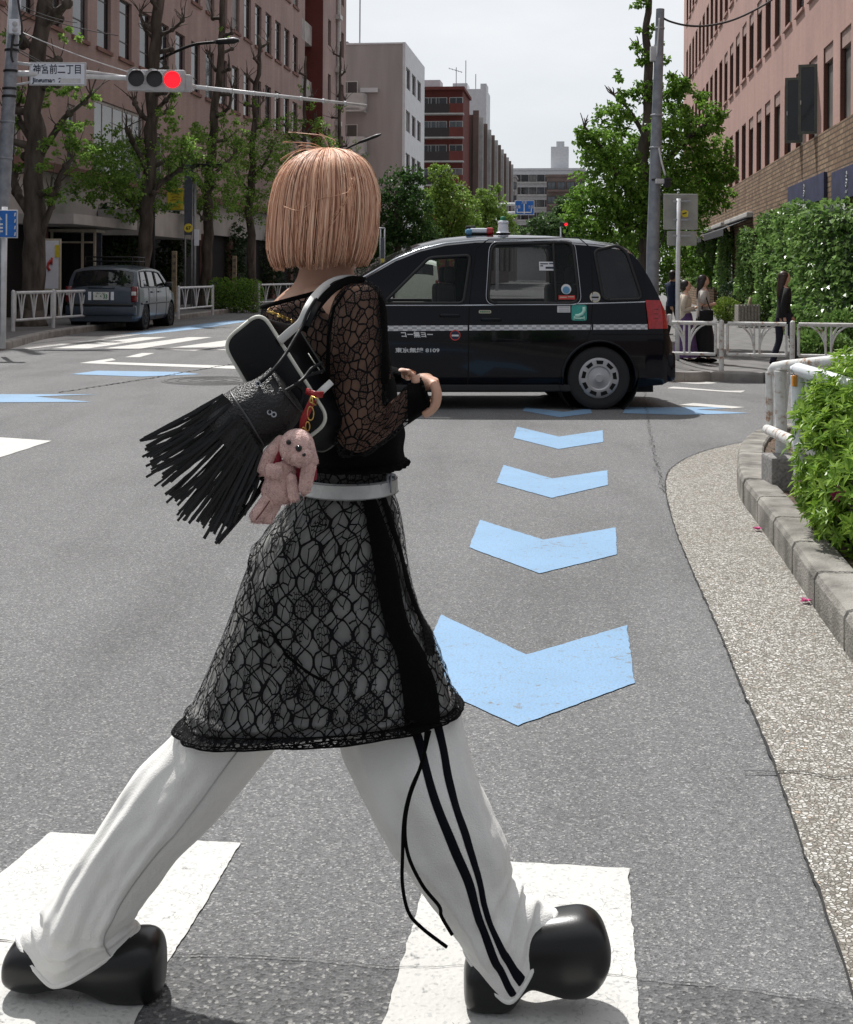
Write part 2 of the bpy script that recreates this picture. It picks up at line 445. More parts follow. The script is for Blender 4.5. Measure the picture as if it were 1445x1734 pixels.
# ---- markings
def pq(*pp): return [G(*p) for p in pp]
def rag_poly(px, amp=0.006, step=0.02, seed=0):
    p = pq(*px); return ragged(p + [p[0]], amp, step, seed)[:-1]
near = [
    [(85, 1412), (407, 1430), (318, 1580), (296, 1612), (225, 1740), (150, 1860), (-420, 1860), (-140, 1640), (0, 1482)],
    [(735, 1455), (865, 1462), (1065, 1473), (1073, 1600), (1080, 1670), (1084, 1760), (1088, 1860), (615, 1860), (650, 1734), (690, 1600), (715, 1515)],
]
for k, pl in enumerate(near):
    structure(tag(sheet('crosswalk_stripe', [rag_poly(pl, 0.004, 0.012, k)], 0.0035, M_WHITE)))
for k, pl in enumerate([
    [(747, 1042), (892, 1110), (1062, 1060), (1075, 1158), (877, 1231), (700, 1150)],
    [(813, 881), (920, 915), (1043, 894), (1045, 940), (914, 972), (795, 928)],
    [(853, 788), (936, 811), (1029, 797), (1030, 822), (934, 844), (841, 818)],
    [(876, 723), (947, 740), (1021, 729), (1022, 749), (946, 761), (870, 742)],
    [(890, 690), (955, 698), (1000, 692), (1003, 700), (948, 707), (885, 696)],
    [(1060, 690), (1262, 690), (1180, 694), (1270, 700), (1150, 703), (1055, 700)],
]):
    sheet('blue_chevron', [rag_poly(pl, 0.005, 0.03, k + 7)], 0.0035, M_BLUE)
left = [
    [(-60, 590), (0, 583), (110, 570), (170, 570), (130, 574), (-60, 594)],
    [(-60, 589), (60, 582), (205, 566), (245, 565), (150, 579), (50, 591), (-60, 590.5)],
    [(86, 590), (240, 571), (284, 571), (150, 590)],
    [(176, 590), (320, 571), (360, 571), (235, 591)],
    [(268, 592), (400, 574), (470, 573), (330, 594)],
    [(355, 592), (480, 576), (540, 576), (400, 594)],
    [(212, 605), (240, 598), (262, 598), (236, 605)],
    [(135, 615), (190, 607), (196, 610), (176, 613), (402, 620), (402, 625), (240, 619)],
    [(-40, 741), (0, 741), (88, 747), (0, 775), (-60, 795)],
]
for k, pl in enumerate(left):
    sheet('white_road_marking', [rag_poly(pl, 0.012, 0.15, k + 20)], 0.0035, M_WHITE)
for k, pl in enumerate([
    [(120, 634), (165, 628), (300, 630), (340, 634), (240, 638)],
    [(-40, 668), (166, 668), (60, 672), (155, 681), (-40, 682)],
    [(205, 566), (300, 554), (385, 543), (425, 543), (345, 556), (250, 566)],
]):
    sheet('blue_road_marking', [rag_poly(pl, 0.012, 0.15, k + 40)], 0.0040, M_BLUE)
for k, pl in enumerate([
    [(1145, 644), (1200, 646), (1215, 649), (1145, 647.5)], [(1140, 655), (1262, 661), (1255, 664), (1130, 658)],
    [(1175, 683), (1262, 690), (1240, 692), (1150, 686)]]):
    sheet('white_road_marking', [rag_poly(pl, 0.006, 0.1, k + 60)], 0.0040, M_WHITE)
# manhole cover
mh = G(362, 645); mb = MB()
mb.lathe([(0.0, 0.006), (0.62, 0.006), (0.64, 0.004), (0.64, 0.0)], mh, n=40, cap=False)
for r in (0.15, 0.3, 0.45, 0.58):
    mb.lathe([(r - .02, 0.0062), (r - .015, 0.012), (r + .015, 0.012), (r + .02, 0.0062)], mh, n=40, cap=False)
o = mb.build('manhole_cover', M_CASTIRON); tag(o, 'round dark manhole cover set into the asphalt beside the bags', 'manhole cover')

# ---- near right corner: aggregate apron, kerb stones, planting bed
edge = ragged(cr_pts(pq((1360, 732), (1300, 742), (1200, 763), (1145, 788), (1127, 818), (1138, 880), (1168, 960), (1213, 1060), (1253, 1160), (1308, 1290), (1345, 1400), (1390, 1530), (1440, 1670), (1475, 1790), (1500, 1900)), 6), 0.006, 0.03, 2)
kb = [G(*p) for p in ((1400, 742), (1330, 748), (1288, 757), (1262, 772), (1250, 800), (1253, 842), (1287, 893), (1330, 955), (1385, 1040), (1445, 1125), (1550, 1270))]
kbs = cr_pts(kb, 6)
sheet('gravel_gutter', [edge + [G(1700, 1900)] + list(reversed(kbs))], 0.005, M_GRAVEL)
up, dn, qs = [], [], []
for i in range(len(edge) - 1):
    a, b = edge[i], edge[i + 1]; d = b - a; n = Vector((-d.y, d.x, 0)).normalized()
    w = 0.002 + 0.005 * abs(noise.noise(a * 11)); w2 = 0.002 + 0.005 * abs(noise.noise(b * 11))
    qs.append([a + n * w, b + n * w2, b - n * w2, a - n * w])
sheet('gutter_edge', qs, 0.0095, M_CRACK)
def kerb_stones(name, line, width, h, m, stone=0.6, side=1, gap=0.006, z0=-0.1):
    """a kerb of separate stones along a ground line; side = which side the stones lie on"""
    pts = line; L = [0.0]
    for a, b in zip(pts, pts[1:]): L.append(L[-1] + (b - a).length)
    def at(s):
        s = max(0, min(L[-1], s))
        for i in range(len(pts) - 1):
            if s <= L[i + 1] or i == len(pts) - 2:
                t = (s - L[i]) / max(1e-6, L[i + 1] - L[i]); d = (pts[i + 1] - pts[i]).normalized()
                return pts[i].lerp(pts[i + 1], t), Vector((-d.y, d.x, 0)) * side
    mb = MB(); s = 0.0; k = 0
    while s < L[-1] - 0.05:
        e = min(L[-1], s + stone); rr = []
        dz = 0.006 * noise.noise(Vector((k * 3.7, 1, 0))); dn_ = 0.006 * noise.noise(Vector((k * 5.1, 7, 0)))
        for t in [s + gap, s + gap + 0.012] + [s + gap + (e - s - 2 * gap) * q / 4 for q in (1, 2, 3)] + [e - gap - 0.012, e - gap]:
            p, n = at(t); base = gz(p.x, p.y)
            c = 0.012 if (t < s + gap + .005 or t > e - gap - .005) else 0.0
            q = p + n * dn_
            def V(o, z): return Vector((q.x + n.x * o, q.y + n.y * o, base + z))
            rr.append([V(c, z0), V(c, h - 0.03 + dz - c), V(0.012 + c, h - 0.006 + dz - c), V(0.03 + c, h + dz - c), V(width - 0.01, h + dz - c), V(width, h - 0.01 + dz - c), V(width, z0)])
        mb.rings(rr, True, True); s = e; k += 1
    return structure(mb.build(name, m))
kerb_stones('kerb', kbs, 0.17, 0.15, M_KERB, 0.6, 1)
# bed behind the kerb
inner = []
for i, p in enumerate(kbs):
    d = (kbs[min(i + 1, len(kbs) - 1)] - kbs[max(i - 1, 0)]).normalized(); inner.append(p + Vector((-d.y, d.x, 0)) * 0.16)
mb = MB(); far = [p + Vector((6.0, 0.4, 0)) for p in inner]
rr = []
for a, b in zip(inner, far):
    row = []
    for k in range(13):
        q = a.lerp(b, (k / 12) ** 1.8)
        row.append(Vector((q.x, q.y, 0.115 + 0.03 * noise.noise(q * 6) + 0.015 * noise.noise(q * 17))))
    rr.append(row)
mb.rings(rr, False, False); structure(mb.build('planting_bed', M_SOIL, smooth=True))

# ---- far right corner: kerb and pavement
rk = [G(x, y) for x, y in ((1020, 642), (1100, 643.5), (1200, 646), (1300, 649), (1400, 652), (1560, 656))]
rk = [G(1000, 600), G(985, 630)] + rk
rk = cr_pts(rk, 4)
kerb_stones('kerb', rk, 0.18, 0.15, M_KERB2, 0.8, 1)
pv = MB()
def gzp(x, y, h): return Vector((x, y, gz(x, y) + h))
row0 = [gzp(p.x + .02, p.y + 0.17, 0.14) for p in rk]
row1 = [gzp(max(S(0.9, 0).x + 0.1218 * 26, p.x), max(p.y + 3, 25.0), 0.14) for p in rk]
fx = [1.0 + 9.0 * i / (len(rk) - 1) for i in range(len(rk))]
row2 = [gzp(S(x + 2.2, 60).x, 60, 0.14) for x in fx]
row3 = [gzp(S(x + 2.2, 160).x, 160, 0.14) for x in fx]
pv.rings([row0, row2, row3], False, False); pv.f = [tuple(reversed(f)) for f in pv.f]
structure(pv.build('pavement', M_PAVE))
# ---- far left kerb and pavement
lk = [G(x, y) for x, y in ((-300, 600), (-60, 597), (10, 592), (65, 577), (110, 568), (200, 555), (310, 540.5), (400, 528), (460, 520), (560, 505))]
lks = cr_pts(lk, 4)
kerb_stones('kerb', lks, 0.18, 0.14, M_KERB2, 0.9, 1)
mb = MB()
mb.rings([[Vector((p.x - 0.1, p.y + 0.12, 0.13)) for p in lks], [Vector((p.x - 14, p.y + 9, 0.13)) for p in lks]], False, False)
structure(mb.build('pavement', M_PAVE))
# ================================================================ vehicles
M_TAXI = mat('midnight car paint', (0.0016, 0.0024, 0.006), 0.12, spec=0.18, coat=0.28, var=0.05)
M_CARB = mat('slate blue car paint', (0.040, 0.058, 0.080), 0.3, metal=0.1, coat=0.3, var=0.08)
M_CARW = mat('white car paint', (0.58, 0.70, 0.58), 0.3, coat=0.5, var=0.05)
M_GLASS = mat('dark glass', (0.008, 0.012, 0.011), 0.03, spec=0.5, var=0.02, alpha=0.52)
M_GLASSC = mat('tinted glass', (0.02, 0.03, 0.026), 0.03, spec=0.6, var=0.02, alpha=0.24)
M_GLASSD = mat('privacy glass', (0.010, 0.012, 0.014), 0.03, spec=0.6, var=0.02, alpha=0.92)
M_RUB = mat('black rubber', (0.012, 0.012, 0.013), 0.65, scale=30, bump=0.2)
M_TYRE = mat('tyre', (0.016, 0.016, 0.017), 0.75, scale=60, bump=0.4)
M_TRIM = mat('black trim', (0.008, 0.008, 0.009), 0.4)
M_UNDER = mat('underbody', (0.006, 0.006, 0.006), 0.9)
M_SEAM = mat('panel gap', (0.001, 0.001, 0.001), 0.9)
M_HUB = mat('silver hubcap', (0.42, 0.42, 0.43), 0.38, metal=0.55, var=0.06)
M_CHROME = mat('bright trim', (0.50, 0.52, 0.55), 0.18, metal=0.9, var=0.04)
M_REDL = mat('red lamp lens', (0.40, 0.006, 0.010), 0.10, coat=0.8, var=0.2, scale=30)
M_REDD = mat('dark red lamp lens', (0.14, 0.004, 0.006), 0.10, coat=0.8)
M_CLEAR = mat('clear lamp lens', (0.62, 0.62, 0.60), 0.12, coat=0.6)
M_PLATE = mat('number plate', (0.72, 0.73, 0.70), 0.5)
M_SIGNW = mat('white sign face', (0.80, 0.85, 0.93), 0.5, var=0.03)
M_INK = mat('dark lettering', (0.015, 0.02, 0.05), 0.6)
M_INKG = mat('green lettering', (0.02, 0.16, 0.07), 0.6)
M_TEAL = mat('teal sticker', (0.04, 0.33, 0.28), 0.4, var=0.06)
M_MINT = mat('pale mint print', (0.45, 0.72, 0.62), 0.4)
M_LETW = mat('white lettering', (0.62, 0.63, 0.64), 0.5)
M_REDP = mat('red print', (0.55, 0.05, 0.04), 0.5)
M_BLUEP = mat('blue print', (0.10, 0.26, 0.42), 0.5)
M_CREAM = mat('cream sticker', (0.50, 0.46, 0.36), 0.5)
M_SEAT = mat('dark seat cloth', (0.02, 0.02, 0.022), 0.9)
def checker_mat():
    m = new_mat('checker tape'); t = NT(m); tc = t.n('TexCoord').outputs['Object']
    c = t.n('TexChecker', {'Vector': t.n('Mapping', {'Vector': tc, 'Scale': (22, 0.001, 44)}).outputs[0], 'Color1': (0.62, 0.63, 0.65, 1), 'Color2': (0.36, 0.37, 0.39, 1), 'Scale': 1.0})
    t.link(c.outputs[0], 'Base Color'); t.b.inputs['Roughness'].default_value = 0.45
    return m
M_CHECK = checker_mat()

class Car:
    """body shell on a fine grid: x from tail (0) to nose, y across (near side -), z up"""
    def __init__(s, L, W, ztop, zbelt, tumble, zsill, wheels, wr, arch, windows, plan, screens, step=0.02, crown=0.09, sillz=None):
        s.L, s.W, s.ztop, s.zbelt, s.tumble, s.zsill = L, W, ztop, zbelt, tumble, zsill
        s.wheels, s.wr, s.arch, s.windows, s.plan, s.screens, s.step, s.crown = wheels, wr, arch, windows, plan, screens, step, crown
    def hw(s, x, z):                                       # half width of the side at a height
        w = s.W / 2 * lin(s.plan, x)
        zt = lin(s.ztop, x); zb = min(s.zbelt, zt - 0.1)
        if z < zb:
            t = (z - s.zsill) / max(0.01, (zb - s.zsill))
            k = 0.955 + 0.045 * math.sin(min(1, max(0, t)) * math.pi * 0.62 + 0.25)
            k -= 0.05 * max(0, 0.12 - t) / 0.12
            if t > 0.55: k -= 0.012 * (t - 0.55) / 0.45
            return w * k
        t = (z - zb) / (lin(s.ztop, x) - zb + 1e-6)
        kb = 0.955 + 0.045 * math.sin(math.pi * 0.62 + 0.25) - 0.012
        return w * (kb - s.tumble * ((z - zb) / 0.65) ** 1.25)
    def section(s, x):
        zt = lin(s.ztop, x); zb = min(s.zbelt, zt - 0.1); zr = max(zb + 0.012, zt - s.crown)
        z0 = lin(s.zsill_tab, x) if hasattr(s, 'zsill_tab') else s.zsill
        nl, nu, nr = s.nl, s.nu, s.nr
        pts = []
        for i in range(nl): z = z0 + (zb - z0) * i / nl; pts.append((s.hw(x, z), z, 0))
        for i in range(nu): z = zb + (zr - zb) * i / nu; pts.append((s.hw(x, z), z, 1))
        w = s.hw(x, zr)
        for i in range(nr + 1):                            # the roof rolls over to the centre
            t = i / nr; a = t * math.pi / 2
            y = w * (1 - t) ** 0.9 if t < 1 else 0.0
            z = zr + (zt - zr) * (1 - (1 - t) ** 2.6)
            pts.append((y, z, 2))
        return pts
    def make(s, root, paint, gl):
        s.nl = int((s.zbelt - s.zsill) / s.step); s.nu = int((max(z for _, z in s.ztop) - s.crown - s.zbelt) / s.step) + 1; s.nr = 16
        nx = int(s.L / s.step); X = [s.L * i / nx for i in range(nx + 1)]
        rows = []; kinds = None
        for x in X:
            h = s.section(x)
            rows.append([Vector((x, -y, z)) for y, z, _ in h] + [Vector((x, y, z)) for y, z, _ in reversed(h[:-1])])
            kinds = [k for *_, k in h] + [k for *_, k in reversed(h[:-1])]
        n = len(rows[0]); body = MB(); panes = {}
        for r in rows: body.v += r
        for i in range(nx):
            for j in range(n - 1):
                q = (i * n + j, (i + 1) * n + j, (i + 1) * n + j + 1, i * n + j + 1)
                c = (body.v[q[0]] + body.v[q[1]] + body.v[q[2]] + body.v[q[3]]) / 4
                side = -1 if j < n // 2 else 1
                dest = None
                if kinds[j] != 2 or kinds[min(j + 1, n - 1)] != 2:
                    if any(math.hypot(c.x - wx, c.z - s.wr) < s.arch for wx in s.wheels): continue
                    for wn_, pl in s.windows.items():
                        if inpoly(c.x, c.z, pl): dest = (wn_, side)
                else:
                    for sn, x0, x1, ym in s.screens:
                        if x0 < c.x < x1 and abs(c.y) < ym * s.hw(c.x, c.z): dest = (sn, 0)
                if dest: panes.setdefault(dest, []).append(q)
                else: body.f.append(q); body.mi.append(0)
        e0 = list(range(n)); body.f.append(tuple(e0)); body.mi.append(0)
        body.f.append(tuple(reversed([nx * n + j for j in e0]))); body.mi.append(0)
        used = sorted({i for f in body.f for i in f}); mp = {k: i for i, k in enumerate(used)}
        allv = body.v; body.v = [allv[k] for k in used]; body.f = [tuple(mp[i] for i in f) for f in body.f]
        bo = body.build('body', paint, root, True, True, auto=R(32))
        for (wn_, side), qs in panes.items():
            mb = MB(); us = sorted({i for f in qs for i in f}); mp = {k: i for i, k in enumerate(us)}
            mb.v = [allv[k] + Vector((0, 0.006 * (1 if side < 0 else -1 if side > 0 else 0), -0.004 if side == 0 else 0)) for k in us]
            mb.f = [tuple(mp[i] for i in f) for f in qs]; mb.mi = [0] * len(qs)
            mb.build('windscreen' if side == 0 and wn_ == 'front' else 'rear_window' if side == 0 else 'window', gl.get(wn_, M_GLASS), root, True, True)
        return bo
    def on(s, x, z, side=-1, off=0.0):
        return Vector((x, side * (s.hw(x, z) + off), z))
    def line(s, mb, xz, r, side=-1, off=0.0, closed=False, n=6, dens=0.03):
        pts = []
        xz = list(xz) + ([xz[0]] if closed else [])
        for (x0, z0), (x1, z1) in zip(xz, xz[1:]):
            k = max(1, int(math.hypot(x1 - x0, z1 - z0) / dens))
            for i in range(k): pts.append(s.on(x0 + (x1 - x0) * i / k, z0 + (z1 - z0) * i / k, side, off))
        pts.append(s.on(*xz[-1], side, off))
        mb.tube(pts, r, n)
    def patch(s, mb, poly_fn, nu=12, nv=6, side=-1, off=0.004, m=0):
        """a thin panel following the side: poly_fn(u, v) -> (x, z)"""
        rr = [[s.on(*poly_fn(i / nu, j / nv), side, off) for i in range(nu + 1)] for j in range(nv + 1)]
        b = len(mb.v)
        mb.rings(rr, False, False, m)
        if side > 0: pass
def round_poly(pl, r=0.06, n=5):
    out = []; k = len(pl)
    for i in range(k):
        p = Vector((*pl[i], 0)); a = Vector((*pl[i - 1], 0)); b = Vector((*pl[(i + 1) % k], 0))
        da, db = (a - p), (b - p); rr = min(r, da.length * .45, db.length * .45)
        p0, p1 = p + da.normalized() * rr, p + db.normalized() * rr
        for q in range(n + 1):
            t = q / n; v = p0 * (1 - t) ** 2 + p * 2 * t * (1 - t) + p1 * t * t
            out.append((v.x, v.y))
    return out
def wheel(root, x, y, r, w, side, hub='disc'):
    """tyre and rim of their own under the wheel"""
    e = bpy.data.objects.new('wheel', None); COL.objects.link(e); e.parent = root; e.location = (x, y, r)
    ORG[e.name] = Vector((0, 0, 0)); e.empty_display_size = 0.1
    mb = MB(); h = w / 2
    prof = [(r * .64, -h * .8), (r * .80, -h), (r * .93, -h * .95), (r * .985, -h * .8), (r, -h * .5), (r, h * .5), (r * .985, h * .8), (r * .93, h * .95), (r * .80, h), (r * .64, h * .8)]
    mb.lathe(prof, (0, 0, 0), (0, 1, 0), 48)
    for k in (-.3, 0, .3):
        pass
    mb.build('tyre', M_TYRE, e, True, True, auto=R(40))
    hb = MB(); d = h * side
    s_ = side
    prof = [(0.001, d + .004 * s_), (r * .12, d + .004 * s_), (r * .16, d - .004 * s_), (r * .34, d - .010 * s_), (r * .38, d - .001 * s_), (r * .56, d - .002 * s_), (r * .62, d - .012 * s_), (r * .655, d - .022 * s_), (r * .655, d - .06 * s_)]
    ax = (0, 1, 0)
    hb.lathe(prof, (0, 0, 0), ax, 48, cap=False)
    ho = hb.build('hubcap' if hub == 'disc' else 'rim', M_HUB if hub == 'disc' else M_RUB, e, True, True, auto=R(30))
    N = 9
    for k in range(N):
        a = 2 * math.pi * (k + .3) / N
        ca, sa = math.cos(a), math.sin(a)
        def V(rr, tt, o): 
            return Vector((rr * ca - tt * sa, o, rr * sa + tt * ca))
        o = d + 0.0035 * s_
        q = [V(r * .44, -.030, o), V(r * .555, -.036, o), V(r * .555, .036, o), V(r * .44, .030, o)]
        dk = MB(); dk.prism(q, (0, -.006 * s_, 0)); dk.build('vent', M_SEAM, ho, False, True)
        q2 = [V(r * .435, -.036, o - .003 * s_), V(r * .565, -.043, o - .003 * s_), V(r * .565, .043, o - .003 * s_), V(r * .435, .036, o - .003 * s_)]
    return e
# ---------------------------------------------------------------- the taxi
TYAW = R(4.0)
T0 = P(1111, 600, 13.75); T0.z = 0
taxi = thing('taxi', 'black taxi van with white checker stripe and teal seat sticker crossing the junction', 'taxi', T0, math.pi + TYAW)
TT = Car(4.15, 1.69,
         [(0, .74), (.03, .80), (.08, .92), (.11, 1.08), (.17, 1.22), (.25, 1.38), (.36, 1.56), (.43, 1.64), (.55, 1.682), (.8, 1.715), (1.2, 1.742), (1.6, 1.75), (2.0, 1.742), (2.3, 1.71), (2.55, 1.65), (2.8, 1.55), (3.2, 1.32), (3.5, 1.13), (3.62, 1.05), (3.8, .99), (3.98, .90), (4.08, .80), (4.15, .62)],
         1.075, 0.17, 0.20, (.775, 3.45), .315, .365,
         {}, [(0, .80), (.05, .88), (.12, .935), (.3, .985), (.6, 1), (3.3, 1), (3.6, .97), (3.85, .90), (4.05, .78), (4.15, .62)],
         [('front', 2.62, 3.50, .84), ('rear', .13, .40, .8)], 0.02)
TT.zsill_tab = [(0, .30), (.12, .24), (.5, .22), (1.0, .205), (1.2, .19), (3.4, .19), (4.4, .2)]
TM = Matrix.Translation(T0) @ Matrix.Rotation(math.pi + TYAW, 4, 'Z'); TI = TM.inverted()
def tl(px, py, car=TT, inv=TI, side=1):                    # sight line -> (x, z) on the car's side facing us
    o = inv @ Vector((0, 0, HC)); a, b = ray(px, py); d = (inv.to_3x3() @ Vector((a, 1, b)))
    y = 0.82
    for _ in range(8):
        t = (side * y - o.y) / d.y; x, z = o.x + d.x * t, o.z + d.z * t
        y = car.hw(max(0, min(car.L, x)), max(car.zsill, min(1.7, z)))
    return (x, z)
def tls(*pp): return [tl(*p) for p in pp]
W_front = round_poly(tls((650, 513), (727, 436), (797, 432), (785, 513)), .05)
W_rear = round_poly(tls((826, 513), (833, 413), (970, 410), (981, 513)), .09)
W_quart = round_poly(tls((1022, 508), (1006, 424), (1046, 415), (1062, 428), (1088, 506)), .06)
TT.windows = {'front door': W_front, 'rear door': W_rear, 'quarter': W_quart}
TT.make(taxi, M_TAXI, {'front door': M_GLASSC, 'rear door': M_GLASS, 'quarter': M_GLASSD, 'front': M_GLASSC, 'rear': M_GLASSD})
for sd in (1, -1):
    for pl, nm in ((W_front, 'window_trim'), (W_rear, 'window_trim'), (W_quart, 'window_trim')):
        mb = MB(); TT.line(mb, pl, .017, sd, .001, True); mb.build(nm, M_TRIM, taxi, True, True)
# bright line round the rear door glass, division bar
mb = MB(); TT.line(mb, round_poly(tls((822, 516), (829, 409), (973, 406), (985, 516)), .1), .0045, 1, .012, True); mb.build('glass_rim', M_CHROME, taxi, True, True)
mb = MB(); TT.line(mb, tls((942, 512), (937, 412)), .014, 1, .002); mb.build('division_bar', M_TRIM, taxi, True, True)
mb = MB(); TT.line(mb, tls((652, 517), (720, 517), (800, 517), (1000, 514), (1096, 511)), .008, 1, .004); mb.build('belt_moulding', M_CHROME, taxi, True, True)
# bright roof rail from the windscreen pillar to the tailgate
rail = []
for i in range(46):
    x = 3.42 - 2.95 * i / 45; zt = lin(TT.ztop, x); z = max(min(TT.zbelt, zt - .1) + .012, zt - TT.crown)
    rail.append(Vector((x, TT.hw(x, z) - .012, z + .022)))
mb = MB(); mb.tube(rail, .010, 6); mb.build('roof_rail', M_CHROME, taxi, True, True)
mb = MB(); mb.tube([Vector((p.x, -p.y, p.z)) for p in rail], .010, 6); mb.build('roof_rail', M_CHROME, taxi, True, True)
# panel gaps
mb = MB()
for pl in (tls((798, 420), (800, 470), (795, 515), (794, 560), (793, 640), (790, 661)), tls((806, 420), (828, 405), (980, 402), (1001, 420), (1004, 515), (1000, 560), (985, 592)), tls((806, 420), (801, 470)), tls((655, 560), (650, 640), (660, 661)),
           tls((1004, 566), (1090, 566), (1140, 566)), tls((740, 657), (944, 657))):
    TT.line(mb, pl, .006, 1, -.0015)
mb.build('panel_gap', M_SEAM, taxi, False, True)
mb = MB()
for sd in (1, -1):
    for wx in TT.wheels:
        pts = []
        for k in range(41):
            a = R(-18) + R(216) * k / 40; x, z = wx + .37 * math.cos(a), .315 + .37 * math.sin(a)
            pts.append(TT.on(x, max(z, .2), sd, .004))
        mb.tube(pts, .016, 6)
mb.build('arch_lip', M_TAXI, taxi, True, True)
mb = MB()
mb.box((2.2, 0, .245), (4.0, 1.40, .16)); mb.box((.30, 0, .40), (.5, 1.2, .28))
for wx in TT.wheels:
    for sd in (1, -1): mb.lathe([(.40, .50), (.40, .83)], (wx, 0, .315), (0, sd, 0), 32, cap=False); mb.lathe([(.001, .5), (.40, .5)], (wx, 0, .315), (0, sd, 0), 32, cap=False)
mb.build('underbody', M_UNDER, taxi, False, True)
mb = MB(); mb.bbox((2.0, .79, .215), (2.35, .05, .07), .012); mb.bbox((2.0, -.79, .215), (2.35, .05, .07), .012); mb.build('side_sill', M_TRIM, taxi, False, True)
for wx in TT.wheels:
    for sd in (1, -1): wheel(taxi, wx, sd * .735, .315, .185, sd)
# checker stripe
def strip(mb, px, h, n=30, off=.0025):
    a, b = tl(*px[0]), tl(*px[1])
    TT.patch(mb, lambda u, v: (a[0] + (b[0] - a[0]) * u, a[1] + (b[1] - a[1]) * u + h * (v - .5)), n, 2, 1, off)
for x0, x1 in ((640, 792), (795, 1002), (1005, 1097)):
    mb = MB(); strip(mb, ((x0, 556 - (x0 - 640) * .006), (x1, 556 - (x1 - 640) * .006)), .052); mb.build('checker_stripe', M_CHECK, taxi, True, True)
def decal_text(name, txt, px, h, m, parent=None, fit=None, shear=0.0, bold=0.0):
    (x, z) = tl(*px); p = TT.on(x, z, 1, .003); q = TT.on(x, z + .05, 1, .003)
    mb = MB(); put_text(mb, txt, h, p, (-1, 0, 0), q - p, .0008, fit, 0, shear, bold=bold)
    return mb.build(name, m, parent or taxi, False, True)
def decal_rect(name, px0, px1, m, off=.003, parent=None, r=0.0):
    a, b = tl(*px0), tl(*px1); pl = [(a[0], a[1]), (b[0], a[1]), (b[0], b[1]), (a[0], b[1])]
    if r: pl = round_poly(pl, r)
    mb = MB(); pts = [TT.on(x, z, 1, off) for x, z in pl]; n = len(pts)
    mb.prism(pts, (0, -.002, 0)); return mb.build(name, m, parent or taxi, False, True)
def decal_disc(name, px, r, m, off=.003, parent=None, ry=None):
    x, z = tl(*px); mb = MB()
    mb.prism([TT.on(x + r * math.cos(k * math.pi / 14), z + (ry or r) * math.sin(k * math.pi / 14), 1, off) for k in range(28)], (0, -.002, 0)); return mb.build(name, m, parent or taxi, False, True)
decal_text('lettering', 'コー無ヨー', (707, 567), .062, M_LETW, shear=-.22, fit=.315, bold=.002)
decal_text('lettering', '東京無線 8109', (707, 593.5), .050, M_LETW, fit=.435, bold=.001)
d = decal_disc('no_smoking_sticker', (771, 567.5), .052, M_REDP); decal_disc('sticker_centre', (771, 567.5), .043, M_INK, .0045, d)
b_ = decal_rect('cigarette_mark', (765, 566.5), (777, 569.5), M_LETW, .006, d)
d = decal_rect('teal_sticker', (968, 516), (994, 543), M_TEAL, .003, None, .025)
mb = MB()                                                   # the white chair on the teal sticker
def chair(px):
    x, z = tl(*px); return TT.on(x, z, 1, .007)
mb.tube([chair(p) for p in ((989, 519.5), (989, 526), (986, 531), (980, 534), (974, 534.5))], .018, 6)
mb.tube([chair(p) for p in ((972, 538.5), (981, 539), (990, 538.5))], .010, 6)
mb.tube([chair(p) for p in ((973, 535), (972, 541.5))], .007, 5); mb.tube([chair(p) for p in ((989, 535), (990, 541.5))], .007, 5)
mb.build('seat_mark', M_MINT, d, True, True)
d = decal_rect('label', (944, 518), (966, 529), M_LETW); 
mb = MB()
for k in range(3):
    pass
for yy in (520.5, 523.5, 526.5): decal_rect('print', (946, yy - .6), (964, yy + .6), M_HUB, .005, d)
d = decal_rect('badge', (811, 525), (832, 530.5), M_CREAM, .004, None, .02)
for k in range(5): decal_rect('badge_mark', (813 + 3.6 * k, 526.6), (815.4 + 3.6 * k, 529), M_INKG, .006, d)
d = decal_disc('round_sticker', (1008, 503), .053, M_CREAM); decal_disc('sticker_centre', (1008, 503), .036, M_HUB, .0045, d); decal_rect('print', (1002, 502), (1014, 504.5), M_SEAM, .006, d)
d = decal_disc('window_sticker', (959, 489.5), .050, M_LETW, .006); decal_disc('sticker_centre', (959, 491), .036, M_BLUEP, .008, d)
d = decal_rect('window_sticker', (946, 500), (974, 507), M_REDP, .006); decal_rect('print', (948, 502.4), (960, 504), M_CREAM, .008, d); decal_rect('print', (962, 501.6), (972, 503.2), M_CREAM, .008, d)
d = decal_rect('window_notice', (913, 443), (941, 458), M_LETW, .006)
for a in ((915, 445.5, 928, 447.5), (930, 445, 939, 447), (915, 449, 920, 451), (924, 451.5, 939, 455)): decal_rect('print', a[:2], a[2:], M_INK, .008, d)
# door handles
for px in ((762, 534), (832, 541)):
    x, z = tl(*px); mb = MB(); mb.bbox(TT.on(x, z, 1, .018), (.20, .03, .035), .012); mb.build('door_handle', M_TAXI, taxi, True, True)
